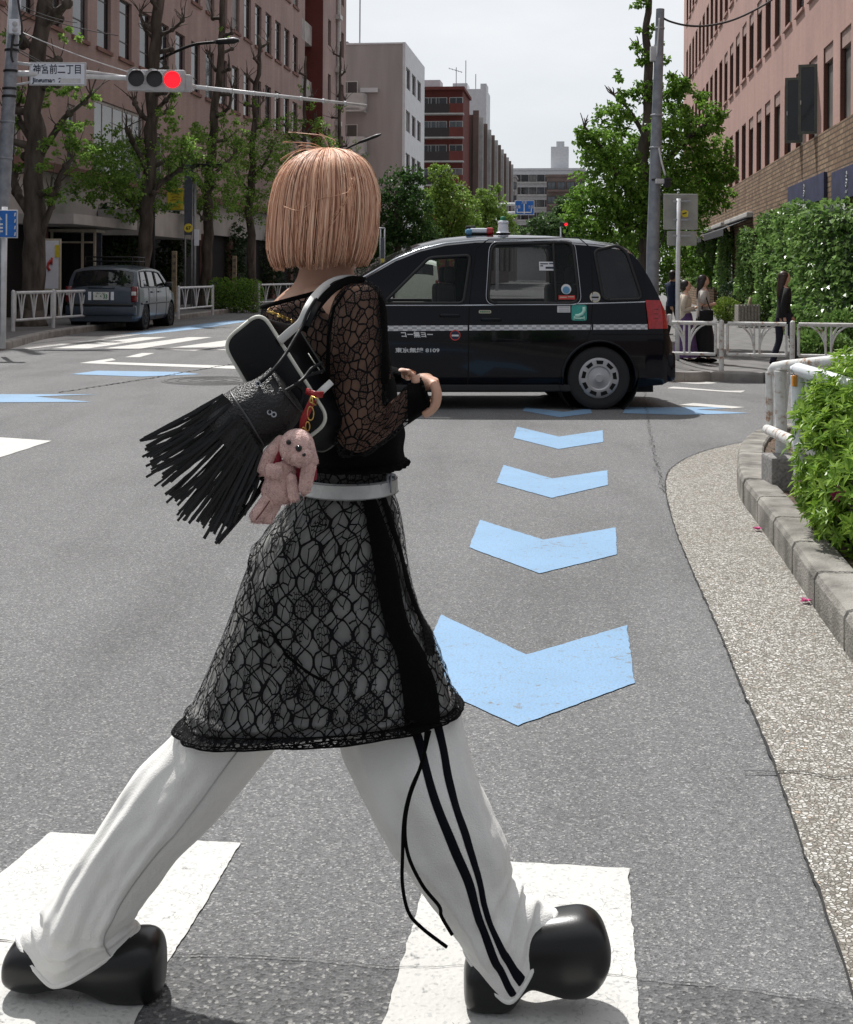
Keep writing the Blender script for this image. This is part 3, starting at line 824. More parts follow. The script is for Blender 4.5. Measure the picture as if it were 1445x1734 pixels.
# lamps
for sd in (1, -1):
    mb = MB(); rr = []
    pr = tls((1104, 508), (1121, 510), (1129, 530), (1130, 556), (1097, 556), (1096, 530), (1093, 508))
    zs = [p[1] for p in pr]; z0, z1 = min(zs), max(zs)
    nv, nu = 14, 16
    x_edge = [tl(1098, 556)[0], tl(1096, 530)[0], tl(1093, 507)[0]]; x_end = [tl(1131, 556)[0], tl(1128, 530)[0], tl(1118, 507)[0]]
    for j in range(nv + 1):
        v = j / nv; z = z0 + (z1 - z0) * v; xe = crf(x_edge, v); xt = crf(x_end, v)
        row = []
        for i in range(nu + 1):
            u = i / nu; x = xe + (xt - xe) * u ** 1.3
            row.append(TT.on(x, z, sd, .014 + .012 * math.sin(u * math.pi)))
        # wrap on to the tail
        p = row[-1]; row.append(Vector((p.x - .012, p.y - sd * .05, z))); row.append(Vector((p.x - .008, p.y - sd * .16, z)))
        rr.append(row)
    mb.rings(rr, False, False); lo = mb.build('tail_light', M_REDL, taxi, True, True)
    mb = MB()
    for z in (1.0, .955, .91): mb.bbox(TT.on(.21, z, sd, .016), (.05, .03, .008), .003)
    mb.build('lens_rib', M_REDD, lo, False, True)
    mb = MB(); mb.bbox(Vector((.035, sd * .69, .90)), (.04, .05, .10), .012); mb.build('reversing_lamp', M_CLEAR, lo, True, True)
    mb = MB(); mb.ell(Vector((3.92, sd * .56, .78)), (.16, .14, .11)); mb.build('headlight', M_CLEAR, taxi, True, True)
mb = MB(); mb.bbox((.035, 0, .42), (.12, 1.50, .30), .05); mb.build('rear_bumper', M_TAXI, taxi, True, True)
# roof lamps
mb = MB(); c = Vector((1.635, .0, 1.745)); mb.lathe([(.001, 0), (.075, 0), (.075, .03), (.058, .04), (.052, .12), (.058, .13), (.058, .15), (.03, .158), (.001, .158)], c, n=24); 
ro = mb.build('roof_lamp', M_SIGNW, taxi, True, True, auto=R(30)); mb = MB(); mb.lathe([(.078, 0.0), (.08, .028), (.06, .036)], c, n=24); mb.build('lamp_base', M_RUB, ro, True, True)
mb = MB(); mb.lathe([(.001, .157), (.035, .157), (.028, .20), (.001, .205)], c, n=20); mb.build('lamp_cap', M_INKG, ro, True, True)
mb = MB(); mb.bbox((1.90, .1, 1.79), (.20, .16, .05), .014); ro = mb.build('roof_sign', M_SIGNW, taxi, True, True)
mb = MB(); mb.bbox((1.795, .1, 1.785), (.075, .18, .075), .02); mb.build('sign_end', M_REDL, ro, True, True)
mb = MB(); mb.bbox((2.01, .1, 1.775), (.06, .18, .065), .02); mb.build('sign_end', M_BLUEP, ro, True, True)
mb = MB(); mb.bbox((1.99, .1, 1.822), (.10, .12, .035), .012); mb.bbox((1.91, .1, 1.762), (.26, .14, .03), .008); mb.build('sign_frame', M_RUB, ro, True, True)
# seats and wheel seen through the glass
for x, y in ((2.26, .36), (2.26, -.36), (1.02, .40), (1.02, -.40)):
    mb = MB(); mb.bbox((x, y, .93), (.16, .50, .62), .05); mb.bbox((x + .26, y, .60), (.55, .50, .16), .05); so = mb.build('seat', M_SEAT, taxi, True, True)
    mb = MB(); mb.bbox((x - .03, y, 1.33), (.10, .26, .17), .04); mb.build('headrest', M_SEAT, so, True, True)
mb = MB(); mb.tube([Vector((2.80 + .10 * math.sin(a), -.36 + .18 * math.cos(a), 1.02 + .16 * math.sin(a))) for a in [k * math.pi / 12 for k in range(25)]], .014, 6); mb.build('steering_wheel', M_RUB, taxi, True, True)
mb = MB(); mb.bbox((3.18, 0, .92), (.42, 1.30, .26), .05); mb.build('dashboard', M_SEAT, taxi, True, True)
mb = MB(); mb.tube([Vector((3.02, .90, 1.10)), Vector((3.02, .80, 1.05))], .018, 6); mb.bbox((3.03, .95, 1.14), (.10, .16, .13), .03); mb.build('door_mirror', M_TAXI, taxi, True, True)

# ---------------------------------------------------------------- parked estate car
E_Y = 29.6
E0 = P(171, 560, E_Y); E0.z = 0
wag = thing('parked_car', 'slate blue estate car with roof basket parked by the left kerb', 'car', E0, math.pi / 2 - R(2.0))
EC = Car(4.2, 1.70,
         [(0, .92), (.03, .98), (.10, 1.10), (.30, 1.40), (.36, 1.45), (.5, 1.485), (.9, 1.51), (1.6, 1.52), (2.1, 1.505), (2.4, 1.46), (2.7, 1.30), (3.1, 1.04), (3.2, .99), (3.7, .92), (4.05, .80), (4.2, .55)],
         .97, .19, .22, (.80, 3.33), .31, .36,
         {}, [(0, .86), (.06, .93), (.2, .985), (.6, 1), (3.3, 1), (3.8, .95), (4.1, .84), (4.2, .7)],
         [('front', 2.42, 3.08, .86), ('rear', .045, .30, .90)], 0.03)
EC.windows = {'quarter': round_poly([(.34, 1.0), (.46, 1.36), (.98, 1.38), (.98, 1.0)], .04), 'rear door': round_poly([(1.05, 1.0), (1.05, 1.38), (1.72, 1.37), (1.72, 1.0)], .04),
              'front door': round_poly([(1.80, 1.0), (1.80, 1.37), (2.22, 1.34), (2.72, 1.0)], .04)}
EC.make(wag, M_CARB, {'rear': M_GLASSD, 'quarter': M_GLASSD, 'rear door': M_GLASSD, 'front door': M_GLASSD, 'front': M_GLASS})
mb = MB()
for sd in (1, -1):
    for pl in EC.windows.values(): EC.line(mb, pl, .018, sd, .0, True)
mb.build('window_trim', M_TRIM, wag, True, True)
mb = MB()
for sd in (1, -1):
    EC.line(mb, [(.34, .62), (1.0, .62), (2.0, .62), (3.0, .62)], .022, sd, .004)
mb.build('side_moulding', M_TRIM, wag, True, True)
mb = MB()
for sd in (1, -1):
    for pl in ([(1.02, .98), (1.02, .5), (1.15, .3)], [(1.76, 1.36), (1.76, .25)], [(2.75, .98), (2.75, .25)]): EC.line(mb, pl, .007, sd, -.001)
mb.build('panel_gap', M_SEAM, wag, False, True)
mb = MB(); mb.box((2.1, 0, .27), (3.9, 1.40, .16))
for wx in EC.wheels:
    for sd in (1, -1): mb.lathe([(.001, .45), (.39, .45), (.39, .83)], (wx, 0, .31), (0, sd, 0), 28, cap=False)
mb.build('underbody', M_UNDER, wag, False, True)
for wx in EC.wheels:
    for sd in (1, -1): wheel(wag, wx, sd * .735, .31, .19, sd, 'dark')
mb = MB(); mb.bbox((.0, 0, .47), (.16, 1.62, .24), .05); mb.build('rear_bumper', M_CARB, wag, True, True)
mb = MB(); mb.bbox((-.01, 0, .60), (.17, 1.52, .05), .015); mb.build('bumper_strip', M_TRIM, wag, True, True)
for sd in (1, -1):
    mb = MB(); mb.bbox((.045, sd * .755, .84), (.13, .15, .36), .03); lo = mb.build('tail_light', M_REDD, wag, True, True)
    mb = MB(); mb.bbox((-.02, sd * .755, .86), (.02, .11, .09), .01); mb.build('reversing_lamp', M_CLEAR, lo, True, True)
mb = MB(); mb.bbox((-.015, 0, .80), (.03, .36, .18), .008); po = mb.build('number_plate', M_PLATE, wag, False, True)
mb = MB(); put_text(mb, '・・33', .13, (-.034, .0, .785), (0, -1, 0), (0, 0, 1), .001, .27, bold=.004); put_text(mb, '品川 500', .05, (-.034, 0, .858), (0, -1, 0), (0, 0, 1), .001, .2); mb.build('plate_number', M_INKG, po, False, True)
mb = MB(); mb.bbox((-.012, .26, .80), (.025, .07, .19), .006); mb.bbox((-.012, -.26, .80), (.025, .07, .19), .006); mb.build('rear_sticker', M_SIGNW, wag, False, True)
mb = MB(); mb.tube([(0.02, -.3, .99), (0.02, .3, .99)], .02, 8); mb.build('tailgate_handle', M_CARB, wag, True, True)
for sd in (1, -1):
    mb = MB(); mb.bbox((2.62, sd * .93, 1.05), (.12, .18, .13), .035); mb.build('door_mirror', M_TRIM, wag, True, True)
    mb = MB(); mb.bbox((1.35, sd * .855, .88), (.2, .03, .035), .01); mb.bbox((2.0, sd * .855, .88), (.2, .03, .035), .01); mb.build('door_handle', M_CARB, wag, True, True)
mb = MB()
for z in (1.60, 1.70): mb.tube([(.62, -.55, z), (.62, .55, z), (1.75, .55, z), (1.75, -.55, z), (.62, -.55, z)], .016, 6)
for k in range(8): mb.tube([(.62 + k * .16, -.55, 1.60), (.62 + k * .16, .55, 1.60)], .011, 5)
for x, y in ((.62, -.55), (.62, .55), (1.75, .55), (1.75, -.55), (1.2, .55), (1.2, -.55)): mb.tube([(x, y, 1.50), (x, y, 1.70)], .014, 6)
mb.build('roof_basket', M_RUB, wag, True, True)

# ---------------------------------------------------------------- pale van, seen through the taxi's front window
V0 = P(706, 540, 43.0); V0.z = 0
van = thing('pale_van', 'pale green white van waiting beyond the taxi, seen through its front window', 'van', V0, R(90))
VC = Car(3.4, 1.48,
         [(0, 1.0), (.03, 1.3), (.12, 1.7), (.25, 1.80), (.6, 1.86), (2.5, 1.86), (2.75, 1.78), (3.1, 1.25), (3.25, 1.0), (3.4, .7)],
         1.05, .10, .22, (.62, 2.85), .28, .33,
         {}, [(0, .9), (.1, .97), (.4, 1), (2.9, 1), (3.2, .94), (3.4, .8)], [('front', 2.78, 3.12, .86), ('rear', .04, .13, .85)], 0.04)
VC.windows = {'quarter': round_poly([(.25, 1.1), (.28, 1.55), (.95, 1.58), (.95, 1.1)], .05), 'rear door': round_poly([(1.02, 1.1), (1.02, 1.58), (1.75, 1.58), (1.75, 1.1)], .05),
              'front door': round_poly([(1.85, 1.1), (1.85, 1.58), (2.45, 1.58), (2.85, 1.1)], .05)}
VC.make(van, M_CARW, {'rear': M_GLASSD, 'quarter': M_GLASSD, 'rear door': M_GLASSD, 'front door': M_GLASS, 'front': M_GLASS})
mb = MB(); mb.box((1.7, 0, .27), (3.1, 1.2, .14)); mb.build('underbody', M_UNDER, van, False, True)
for wx in VC.wheels:
    for sd in (1, -1): wheel(van, wx, sd * .63, .28, .15, sd)
for sd in (1, -1):
    mb = MB(); mb.bbox((.05, sd * .66, .95), (.1, .10, .4), .02); mb.build('tail_light', M_REDD, van, True, True)
# ================================================================ buildings
def brick_mat(name, c1, c2, mortar, bw=.21, bh=.062, mort=.008, plane='yz', tone=(0.86, 1.12), bump=.4, streak=0.25):
    m = new_mat(name); t = NT(m); tc = t.n('TexCoord').outputs['Object']
    sp = t.n('SeparateXYZ', {0: tc}).outputs
    v = t.n('CombineXYZ', {0: t.math('ADD', sp[0], sp[1]), 1: sp[2]}).outputs[0]
    b = t.n('TexBrick', {'Vector': v, 'Color1': (*c1, 1), 'Color2': (*c2, 1), 'Mortar': (*mortar, 1), 'Scale': 1.0, 'Mortar Size': mort, 'Bias': 0.0, 'Brick Width': bw, 'Row Height': bh})
    n1 = t.n('TexNoise', {'Vector': tc, 'Scale': .45, 'Detail': 6.0}).outputs['Fac']
    st = t.n('TexNoise', {'Vector': t.n('Mapping', {'Vector': tc, 'Scale': (2.2, 2.2, .12)}).outputs[0], 'Scale': 1.0, 'Detail': 4.0}).outputs['Fac']
    k = t.math('ADD', t.math('MULTIPLY', n1, 1 - streak), t.math('MULTIPLY', st, streak))
    mul = t.n('Mix', data_type='RGBA', blend_type='MULTIPLY'); mul.inputs[0].default_value = 1.0
    t.t.links.new(b.outputs['Color'], mul.inputs[6]); t.t.links.new(t.ramp(k, [(.35, tone[0]), (.65, tone[1])]), mul.inputs[7])
    t.link(mul.outputs[2], 'Base Color'); t.b.inputs['Roughness'].default_value = .88; t.b.inputs['Specular IOR Level'].default_value = .25
    t.bump(b.outputs['Fac'], -bump, .006)
    return m
M_BRICK = brick_mat('rose brick', (.51, .325, .28), (.47, .30, .255), (.46, .315, .285), streak=.4)
M_BRICKD = brick_mat('dark rose brick', (.23, .125, .105), (.20, .11, .09), (.20, .13, .115), streak=.4)
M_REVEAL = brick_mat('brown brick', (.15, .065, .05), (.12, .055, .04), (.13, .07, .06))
M_TAN = brick_mat('tan brick', (.36, .25, .16), (.22, .14, .09), (.10, .075, .055), .42, .115, .018, tone=(.7, 1.15), bump=.8, streak=.55)
def glass_pane(name, c=(.02, .022, .024), rough=.06):
    return mat(name, c, rough, spec=.7, var=.4, scale=.6)
M_PANE = glass_pane('window glass')
M_PANE2 = glass_pane('glass with painted reflection', (.10, .115, .125))  # reflected brightness put into the base colour
M_WFRAME = mat('bronze window frame', (.035, .030, .028), .45, metal=.3)
M_WFRAMEG = mat('grey green frame', (.10, .11, .095), .5, metal=.2)
M_WFRAMEW = mat('pale window frame', (.50, .50, .49), .45)
M_GREYW = mat('grey render', (.30, .275, .265), .85, scale=1.2, col2=(.36, .33, .32), bump=.2, detail=6, stretch=(1, 1, .15))
M_WHITEW = mat('white tile wall', (.58, .59, .61), .55, scale=2, var=.06)
M_REDW = brick_mat('dark red tile', (.16, .045, .038), (.13, .038, .032), (.14, .05, .045))
M_BROWNW = brick_mat('brown tile', (.20, .15, .13), (.17, .125, .11), (.2, .16, .145))
M_CONC = mat('pale concrete', (.38, .37, .36), .85, scale=1.5, col2=(.48, .47, .455), bump=.2)
M_SHUT = mat('white louvre shutter', (.60, .61, .60), .5, var=.08)
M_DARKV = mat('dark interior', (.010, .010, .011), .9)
M_AWN = mat('charcoal awning cloth', (.022, .023, .030), .8, var=.2)
M_NAVY = mat('navy sign board', (.035, .040, .095), .55, var=.25, scale=3)
M_GALV = mat('galvanised steel', (.30, .32, .35), .5, metal=.45, scale=9, col2=(.40, .42, .45), bump=.08)
M_POLEC = mat('blue grey pole', (.20, .225, .26), .6, metal=.2, scale=7, col2=(.29, .32, .355), detail=8)

class Bld:
    def __init__(s, name, label, cat, x0, y0, group=None):
        s.x0, s.y0 = x0, y0
        p = S(x0, y0, 0); s.root = thing(name, label, cat, p, -SA, group)
    def v(s, x, y, z): return Vector((x - s.x0, y - s.y0, z))
    def bx(s, mb, x0, x1, y0, y1, z0, z1, m=0):
        mb.box(s.v((x0 + x1) / 2, (y0 + y1) / 2, (z0 + z1) / 2), (abs(x1 - x0), abs(y1 - y0), abs(z1 - z0)), None, m); return mb
    def part(s, mb, name, m, parent=None, smooth=False): return mb.build(name, m, parent or s.root, smooth, True)
def window_proto(B, name, axis, w, h, m_frame, m_pane, fr=.06, dep=.06, bars=(), hbars=()):
    """a frame with its pane, at the origin; axis 'y' = lies along the street, 'x' = faces down the street"""
    f = MB(); p = MB()
    def bb(mb, u0, u1, z0, z1, d0, d1):
        c = ((u0 + u1) / 2, (d0 + d1) / 2, (z0 + z1) / 2); d = (u1 - u0, d1 - d0, z1 - z0)
        if axis == 'y': c = (c[1], c[0], c[2]); d = (d[1], d[0], d[2])
        mb.box(c, d)
    bb(f, -w / 2, w / 2, 0, fr, 0, dep); bb(f, -w / 2, w / 2, h - fr, h, 0, dep)
    bb(f, -w / 2, -w / 2 + fr, fr, h - fr, 0, dep); bb(f, w / 2 - fr, w / 2, fr, h - fr, 0, dep)
    for b in bars: bb(f, b - .02, b + .02, fr, h - fr, .005, dep - .005)
    for b in hbars: bb(f, -w / 2 + fr, w / 2 - fr, b - .02, b + .02, .008, dep - .008)
    bb(p, -w / 2 + fr - .01, w / 2 - fr + .01, fr - .01, h - fr + .01, dep * .4, dep * .6)
    fo = f.build(name, m_frame, B.root, False, True); po = p.build('pane', m_pane, fo, False, True)
    return fo
WR = random.Random(21)
M_PANE3 = glass_pane('deep blue window glass', (.03, .036, .05)); M_BLIND = mat('drawn blind', (.16, .155, .145), .5, var=.2, scale=3, spec=.6)
def place(B, proto, first, x, y, z):
    if first: o = proto
    else: o = copy_tree(proto, B.root)
    o.location = B.v(x, y, z)
    for c in o.children:                                   # a drawn blind or a reflection painted as paler glass here and there
        if c.name.startswith('pane') and WR.random() < .22:
            c.material_slots[0].link = 'OBJECT'; c.material_slots[0].material = WR.choice((M_PANE2, M_PANE3, M_BLIND))
    return o
# ---------------------------------------------------------------- right: rose brick block with tan base
RX = 5.5 * math.cos(SA); RY0, RY1 = 12.0, yp_at(1156, RX)
GB = -.10
rb = Bld('brick_building', 'long rose brick building with rows of tall narrow windows above a tan brick base', 'building', RX, RY0)
ya = lambda px: yp_at(px, RX)
pitch = 1.965; wL = 1.17; first_c = ya(1420.9) - wL / 2
cols = [first_c + k * pitch for k in range(-6, 23) if first_c + k * pitch < RY1 - .8]
rowz = [4.68, 8.16, 11.64, 15.12, 18.6]; wh = 1.93
rowcols = [cols[1:], cols[5:], cols[12:], cols[19:], []]
wall = MB(); rev = MB(); D = .15
z = 4.655
for r, zb in enumerate(rowz):
    if zb > z: rb.bx(wall, RX, RX + D, RY0, RY1, z, zb)
    cs = rowcols[r]; e = RY0
    for c in cs:
        rb.bx(wall, RX, RX + D, e, c - wL / 2, zb, zb + wh); e = c + wL / 2
    rb.bx(wall, RX, RX + D, e, RY1, zb, zb + wh); z = zb + wh
rb.bx(wall, RX, RX + D, RY0, RY1, z, 23.0)
rb.bx(wall, RX + D + .002, RX + 16, RY0 + .01, RY1 - .003, 4.65, 22.9)
rb.part(wall, 'wall', M_BRICK)
# linings of the deep window openings, brown brick; sills
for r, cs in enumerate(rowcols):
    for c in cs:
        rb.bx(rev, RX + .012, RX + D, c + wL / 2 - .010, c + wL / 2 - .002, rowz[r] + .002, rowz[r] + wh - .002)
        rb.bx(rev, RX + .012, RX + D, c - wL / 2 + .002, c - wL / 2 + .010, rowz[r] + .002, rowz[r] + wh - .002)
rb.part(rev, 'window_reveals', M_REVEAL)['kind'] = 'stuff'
wp = window_proto(rb, 'window', 'y', wL - .03, wh - .03, M_WFRAME, M_PANE, .05, .05, (), (wh - .42,))
k = 0
for r, cs in enumerate(rowcols):
    for c in cs:
        place(rb, wp, k == 0, RX + D - .055, c, rowz[r] + .015); k += 1
sl = MB(); sl.box((0, 0, 0), (.10, wL + .16, .07)); so = sl.build('window_sill', M_BRICK, rb.root, False, True); k = 0
for r in (1, 2, 3):
    for c in rowcols[r]:
        place(rb, so, k == 0, RX - .012, c, rowz[r] - .06); k += 1
hd = MB(); hd.box((0, 0, 0), (.10, wL - .02, .34)); ho = hd.build('shade_box', mat('rose concrete', (.36, .25, .22), .8), rb.root, False, True); k = 0
for r in (0, 1):
    for c in rowcols[r][:14]:
        place(rb, ho, k == 0, RX + .085, c, rowz[r] + wh - .175); k += 1
# two casements standing open
for k, (pxl, dz) in enumerate(((1345.1, 0), (1368, 0))):
    c = ya(pxl) - wL / 2
    f = MB(); M = Matrix.Rotation(R(8), 3, 'Z')
    w, h = .44, 1.66
    for u0, u1, z0, z1 in ((0, w, 0, .07), (0, w, h - .07, h), (0, .07, .07, h - .07), (w - .07, w, .07, h - .07)):
        f.box(Vector((-(u0 + u1) / 2, 0, (z0 + z1) / 2)), (u1 - u0, .05, z1 - z0))
    fo = f.build('open_casement', M_WFRAMEG, rb.root, False, True); fo.location = rb.v(RX + .02, c - wL / 2 + .06, 4.74); fo.rotation_euler = (0, 0, R(-14))
    p = MB(); p.box(Vector((-w / 2, 0, h / 2)), (w - .13, .012, h - .13)); po = p.build('pane', M_PANE, fo, False, True)
    hnd = MB(); hnd.bbox(Vector((-.38, -.04, .75)), (.025, .05, .10), .006); hnd.build('handle', M_WFRAMEW, fo, False, True)
# tan brick base with shop openings
base = MB()
ops = [(ya(1305), ya(1278)), (ya(1270), ya(1252)), (ya(1243), ya(1230)), (ya(1222), ya(1212))]
e = RY0
for a, b in ops:
    rb.bx(base, RX - .06, RX + .3, e, a, GB, 2.75); e = b
rb.bx(base, RX - .06, RX + .3, e, RY1, GB, 2.75); rb.bx(base, RX - .06, RX + .3, RY0, RY1, 2.75, 4.65)
rb.part(base, 'base_wall', M_TAN)
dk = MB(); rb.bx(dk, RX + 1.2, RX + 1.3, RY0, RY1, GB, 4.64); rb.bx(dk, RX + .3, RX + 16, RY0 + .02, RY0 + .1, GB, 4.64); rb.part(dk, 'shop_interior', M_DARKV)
for k, (a, b) in enumerate(ops[:3]):
    sh = MB()
    rb.bx(sh, RX + .10, RX + .14, a + .02, b - .02, GB + .02, 2.4)
    for q in range(24): rb.bx(sh, RX + .06, RX + .10, a + .10, b - .10, GB + .1 + q * .095, GB + .155 + q * .095)
    rb.part(sh, 'louvre_shutter', M_SHUT)
for k, (p0, p1) in enumerate(((1278, 1238), (1232, 1214), (1210, 1196))):
    a, b = ya(p0), ya(p1)
    aw = MB(); z0 = 2.98
    rr = [[rb.v(RX - .07, y, z0 + .28), rb.v(RX - 1.0, y, z0 - .10), rb.v(RX - 1.0, y, z0 - .32), rb.v(RX - .98, y, z0 - .32), rb.v(RX - .98, y, z0 - .11), rb.v(RX - .07, y, z0 + .26)] for y in (a, b)]
    aw.rings(rr, True, True); ao = rb.part(aw, 'awning', M_AWN)
    bx = MB(); bx.bbox(rb.v(RX - .15, (a + b) / 2, z0 + .36), (.22, abs(b - a), .18), .04); rb.part(bx, 'awning_box', M_CONC, ao)
def mark_sign(B, y0, y1, z0, z1, label):
    t_ = thing('shop_sign', label, 'sign', S(RX - .10, (y0 + y1) / 2, z0), -SA)
    mb = MB(); mb.bbox((0, 0, (z1 - z0) / 2), (.07, y1 - y0, z1 - z0), .008); bo = mb.build('board', M_NAVY, t_, False, True)
    # a pale looped emblem
    mb = MB(); q = (z1 - z0); x = -.042
    def c(u, w): return Vector((x, -u * q, w * q))
    mb.tube([c(u, w) for u, w in ((-.06, .78), (.03, .84), (.10, .74), (.02, .66), (-.05, .70))], .010, 5)
    mb.tube([c(u, w) for u, w in ((-.10, .55), (0, .60), (.10, .55), (.10, .40), (0, .36), (-.10, .40), (-.04, .50), (.08, .47))], .010, 5)
    for u in (-.12, -.06, 0, .06, .12): mb.tube([c(u, .16), c(u + .015, .24)], .008, 5)
    mb.build('emblem', M_LETW, t_, False, True)
def zat(px, py, xp):
    d = (px - CX) / F; yp = yp_at(px, xp); w = S(xp, yp); a, b = ray(px, py); return HC + b * w.y
mark_sign(rb, ya(1405), ya(1342), zat(1373, 347, RX), zat(1373, 304, RX), 'navy shop sign board with pale emblem further along the tan brick wall')
mark_sign(rb, ya(1475), ya(1418), zat(1445, 335, RX), zat(1445, 281, RX), 'navy shop sign board cut by the right edge of the picture')

# ---------------------------------------------------------------- left: matching block
LX = -15.2 * math.cos(SA); yl = lambda px: yp_at(px, LX)
LY0, LY1 = 18.0, yl(514)
M_BRICKL = brick_mat('shade toned rose brick', (.40, .295, .27), (.36, .265, .24), (.37, .295, .28), streak=.45, tone=(.78, 1.15))  # same brick as the right block, greyed in colour for this facade's shade
lb = Bld('brick_building', 'shaded brown brick building with tall narrow windows behind the pollarded trees', 'building', LX, LY0)
c0 = yl(391) + wL / 2
colsL = [c0 + k * 1.945 for k in range(-16, 9) if LY0 + 1 < c0 + k * 1.945 < LY1 - .5]
lz = [8.38, 11.85, 15.32]; lcols = [colsL, colsL, colsL[9:]]
wall = MB(); z = 4.4
for r, zb in enumerate(lz):
    if r == 0:                                             # first floor: tall windows and a wide glazed bay
        bay = (yl(158), yl(243)); smalls = [(yl(112), yl(127)), (yl(20), yl(33)), (yl(262), yl(276))]
        opn = sorted(smalls + [bay]); e = LY0
        for a, b in opn:
            top = 6.75 if (a, b) == bay else 6.3
            lb.bx(wall, LX - D, LX, e, a, z, 7.0); lb.bx(wall, LX - D, LX, a, b, top, 7.0); e = b
        lb.bx(wall, LX - D, LX, e, LY1, z, 7.0); lb.bx(wall, LX - D, LX, LY0, LY1, 7.0, zb)
    else: lb.bx(wall, LX - D, LX, LY0, LY1, z, zb)
    e = LY0
    for c in lcols[r]:
        lb.bx(wall, LX - D, LX, e, c - wL / 2, zb, zb + wh); e = c + wL / 2
    lb.bx(wall, LX - D, LX, e, LY1, zb, zb + wh); z = zb + wh
lb.bx(wall, LX - D, LX, LY0, LY1, z, 17.7); lb.bx(wall, LX - 14, LX - D - .002, LY0, LY1 - .003, 0, 17.6)
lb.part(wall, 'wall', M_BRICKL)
wp = window_proto(lb, 'window', 'y', wL - .03, wh - .03, M_WFRAME, M_PANE, .05, .05, (), (wh - .42, .55)); k = 0
for r, cs in enumerate(lcols):
    for c in cs:
        place(lb, wp, k == 0, LX - D + .005, c, lz[r] + .015); k += 1
sl = MB(); sl.box((0, 0, 0), (.10, wL + .16, .12)); so = sl.build('window_sill', M_BRICKD, lb.root, False, True); k = 0
for r in (0, 1, 2):
    for c in lcols[r][:26]: place(lb, so, k == 0, LX + .02, c, lz[r] - .065); k += 1
for a, b in opn:
    isb = (a, b) == bay; h = 2.35 if isb else 1.9
    w = abs(b - a); n = 5 if isb else 1
    o = window_proto(lb, 'bay_window' if isb else 'tall_window', 'y', w - .04, h - .02, M_WFRAMEW, M_PANE2, .08, .06, [(-w / 2 + w * q / n) for q in range(1, n)], (h * .45,) if isb else ())
    o.location = lb.v(LX - D + .005, (a + b) / 2, 4.41)
lw = MB(); lb.bx(lw, LX - .5, LX + .06, LY0, LY1, 2.9, 4.15); lb.part(lw, 'pale_band', M_CONC)
lw = MB(); lb.bx(lw, LX - .5, LX + .30, LY0, LY1, 4.15, 4.40); lb.part(lw, 'cornice', M_BRICKD)
lw = MB(); lb.bx(lw, LX - .5, LX + 1.7, yl(20), yl(140), 2.62, 2.89); lb.bx(lw, LX + .1, LX + 1.72, yl(160), yl(260), 2.50, 3.30); lb.part(lw, 'entrance_canopy', M_CONC)
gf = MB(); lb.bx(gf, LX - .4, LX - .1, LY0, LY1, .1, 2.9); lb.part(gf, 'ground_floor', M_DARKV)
pr = MB(); y = LY0 + 1
while y < LY1: lb.bx(pr, LX - .4, LX + .02, y, y + .6, .1, 2.89); y += 3.9
lb.part(pr, 'ground_floor_piers', M_BRICKD)['kind'] = 'stuff'
# projecting stair block at its far end, with balconies in the angle between
PX = LX + .62; PY0, PY1 = yp_at(545, PX), yp_at(584, PX)
pb = Bld('apartment_tower', 'tall narrow red brown block with a white downpipe at the end of the brick building', 'building', PX, PY0)
w = MB(); pcs = [yp_at(556, PX), yp_at(578, PX)]; e = PY0; z = 0
zs = [5.0, 8.1, 11.2, 14.3, 17.4, 20.5]
for zb in zs:
    pb.bx(w, PX - .2, PX, PY0, PY1, z, zb); e = PY0
    for c in pcs: pb.bx(w, PX - .2, PX, e, c - .42, zb, zb + 1.5); e = c + .42
    pb.bx(w, PX - .2, PX, e, PY1, zb, zb + 1.5); z = zb + 1.5
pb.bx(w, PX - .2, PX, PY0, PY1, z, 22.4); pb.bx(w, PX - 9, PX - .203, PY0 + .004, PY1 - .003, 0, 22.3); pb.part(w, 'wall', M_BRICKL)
w = MB(); pb.bx(w, PX - 4, PX - .01, PY0 - .06, PY0 - .002, 0, 22.3); pb.part(w, 'end_wall', M_REDW)
wp = window_proto(pb, 'window', 'y', .80, 1.46, M_WFRAME, M_PANE, .05, .05, (0,)); k = 0
for zb in zs:
    for c in pcs: place(pb, wp, k == 0, PX - .18, c, zb + .02); k += 1
w = MB(); yy = yp_at(568, PX); w.tube([pb.v(PX + .10, yy, .2), pb.v(PX + .10, yy, 22.3)], .13, 10)
for zb in zs: pb.bx(w, PX + .0, PX + .30, yy - .45, yy + .25, zb + 1.9, zb + 2.15)
pb.part(w, 'downpipe', M_WFRAMEW)
for zb in zs:
    w = MB(); pb.bx(w, PX - 1.7, PX - .72, PY0 - 2.6, PY0 - .07, zb - .35, zb - .2); pb.bx(w, PX - .72, PX - .62, PY0 - 2.6, PY0 - .07, zb - .35, zb + .75); pb.bx(w, PX - 1.7, PX - .73, PY0 - 2.6, PY0 - 2.5, zb - .2, zb + .75); pb.part(w, 'balcony', M_CONC)

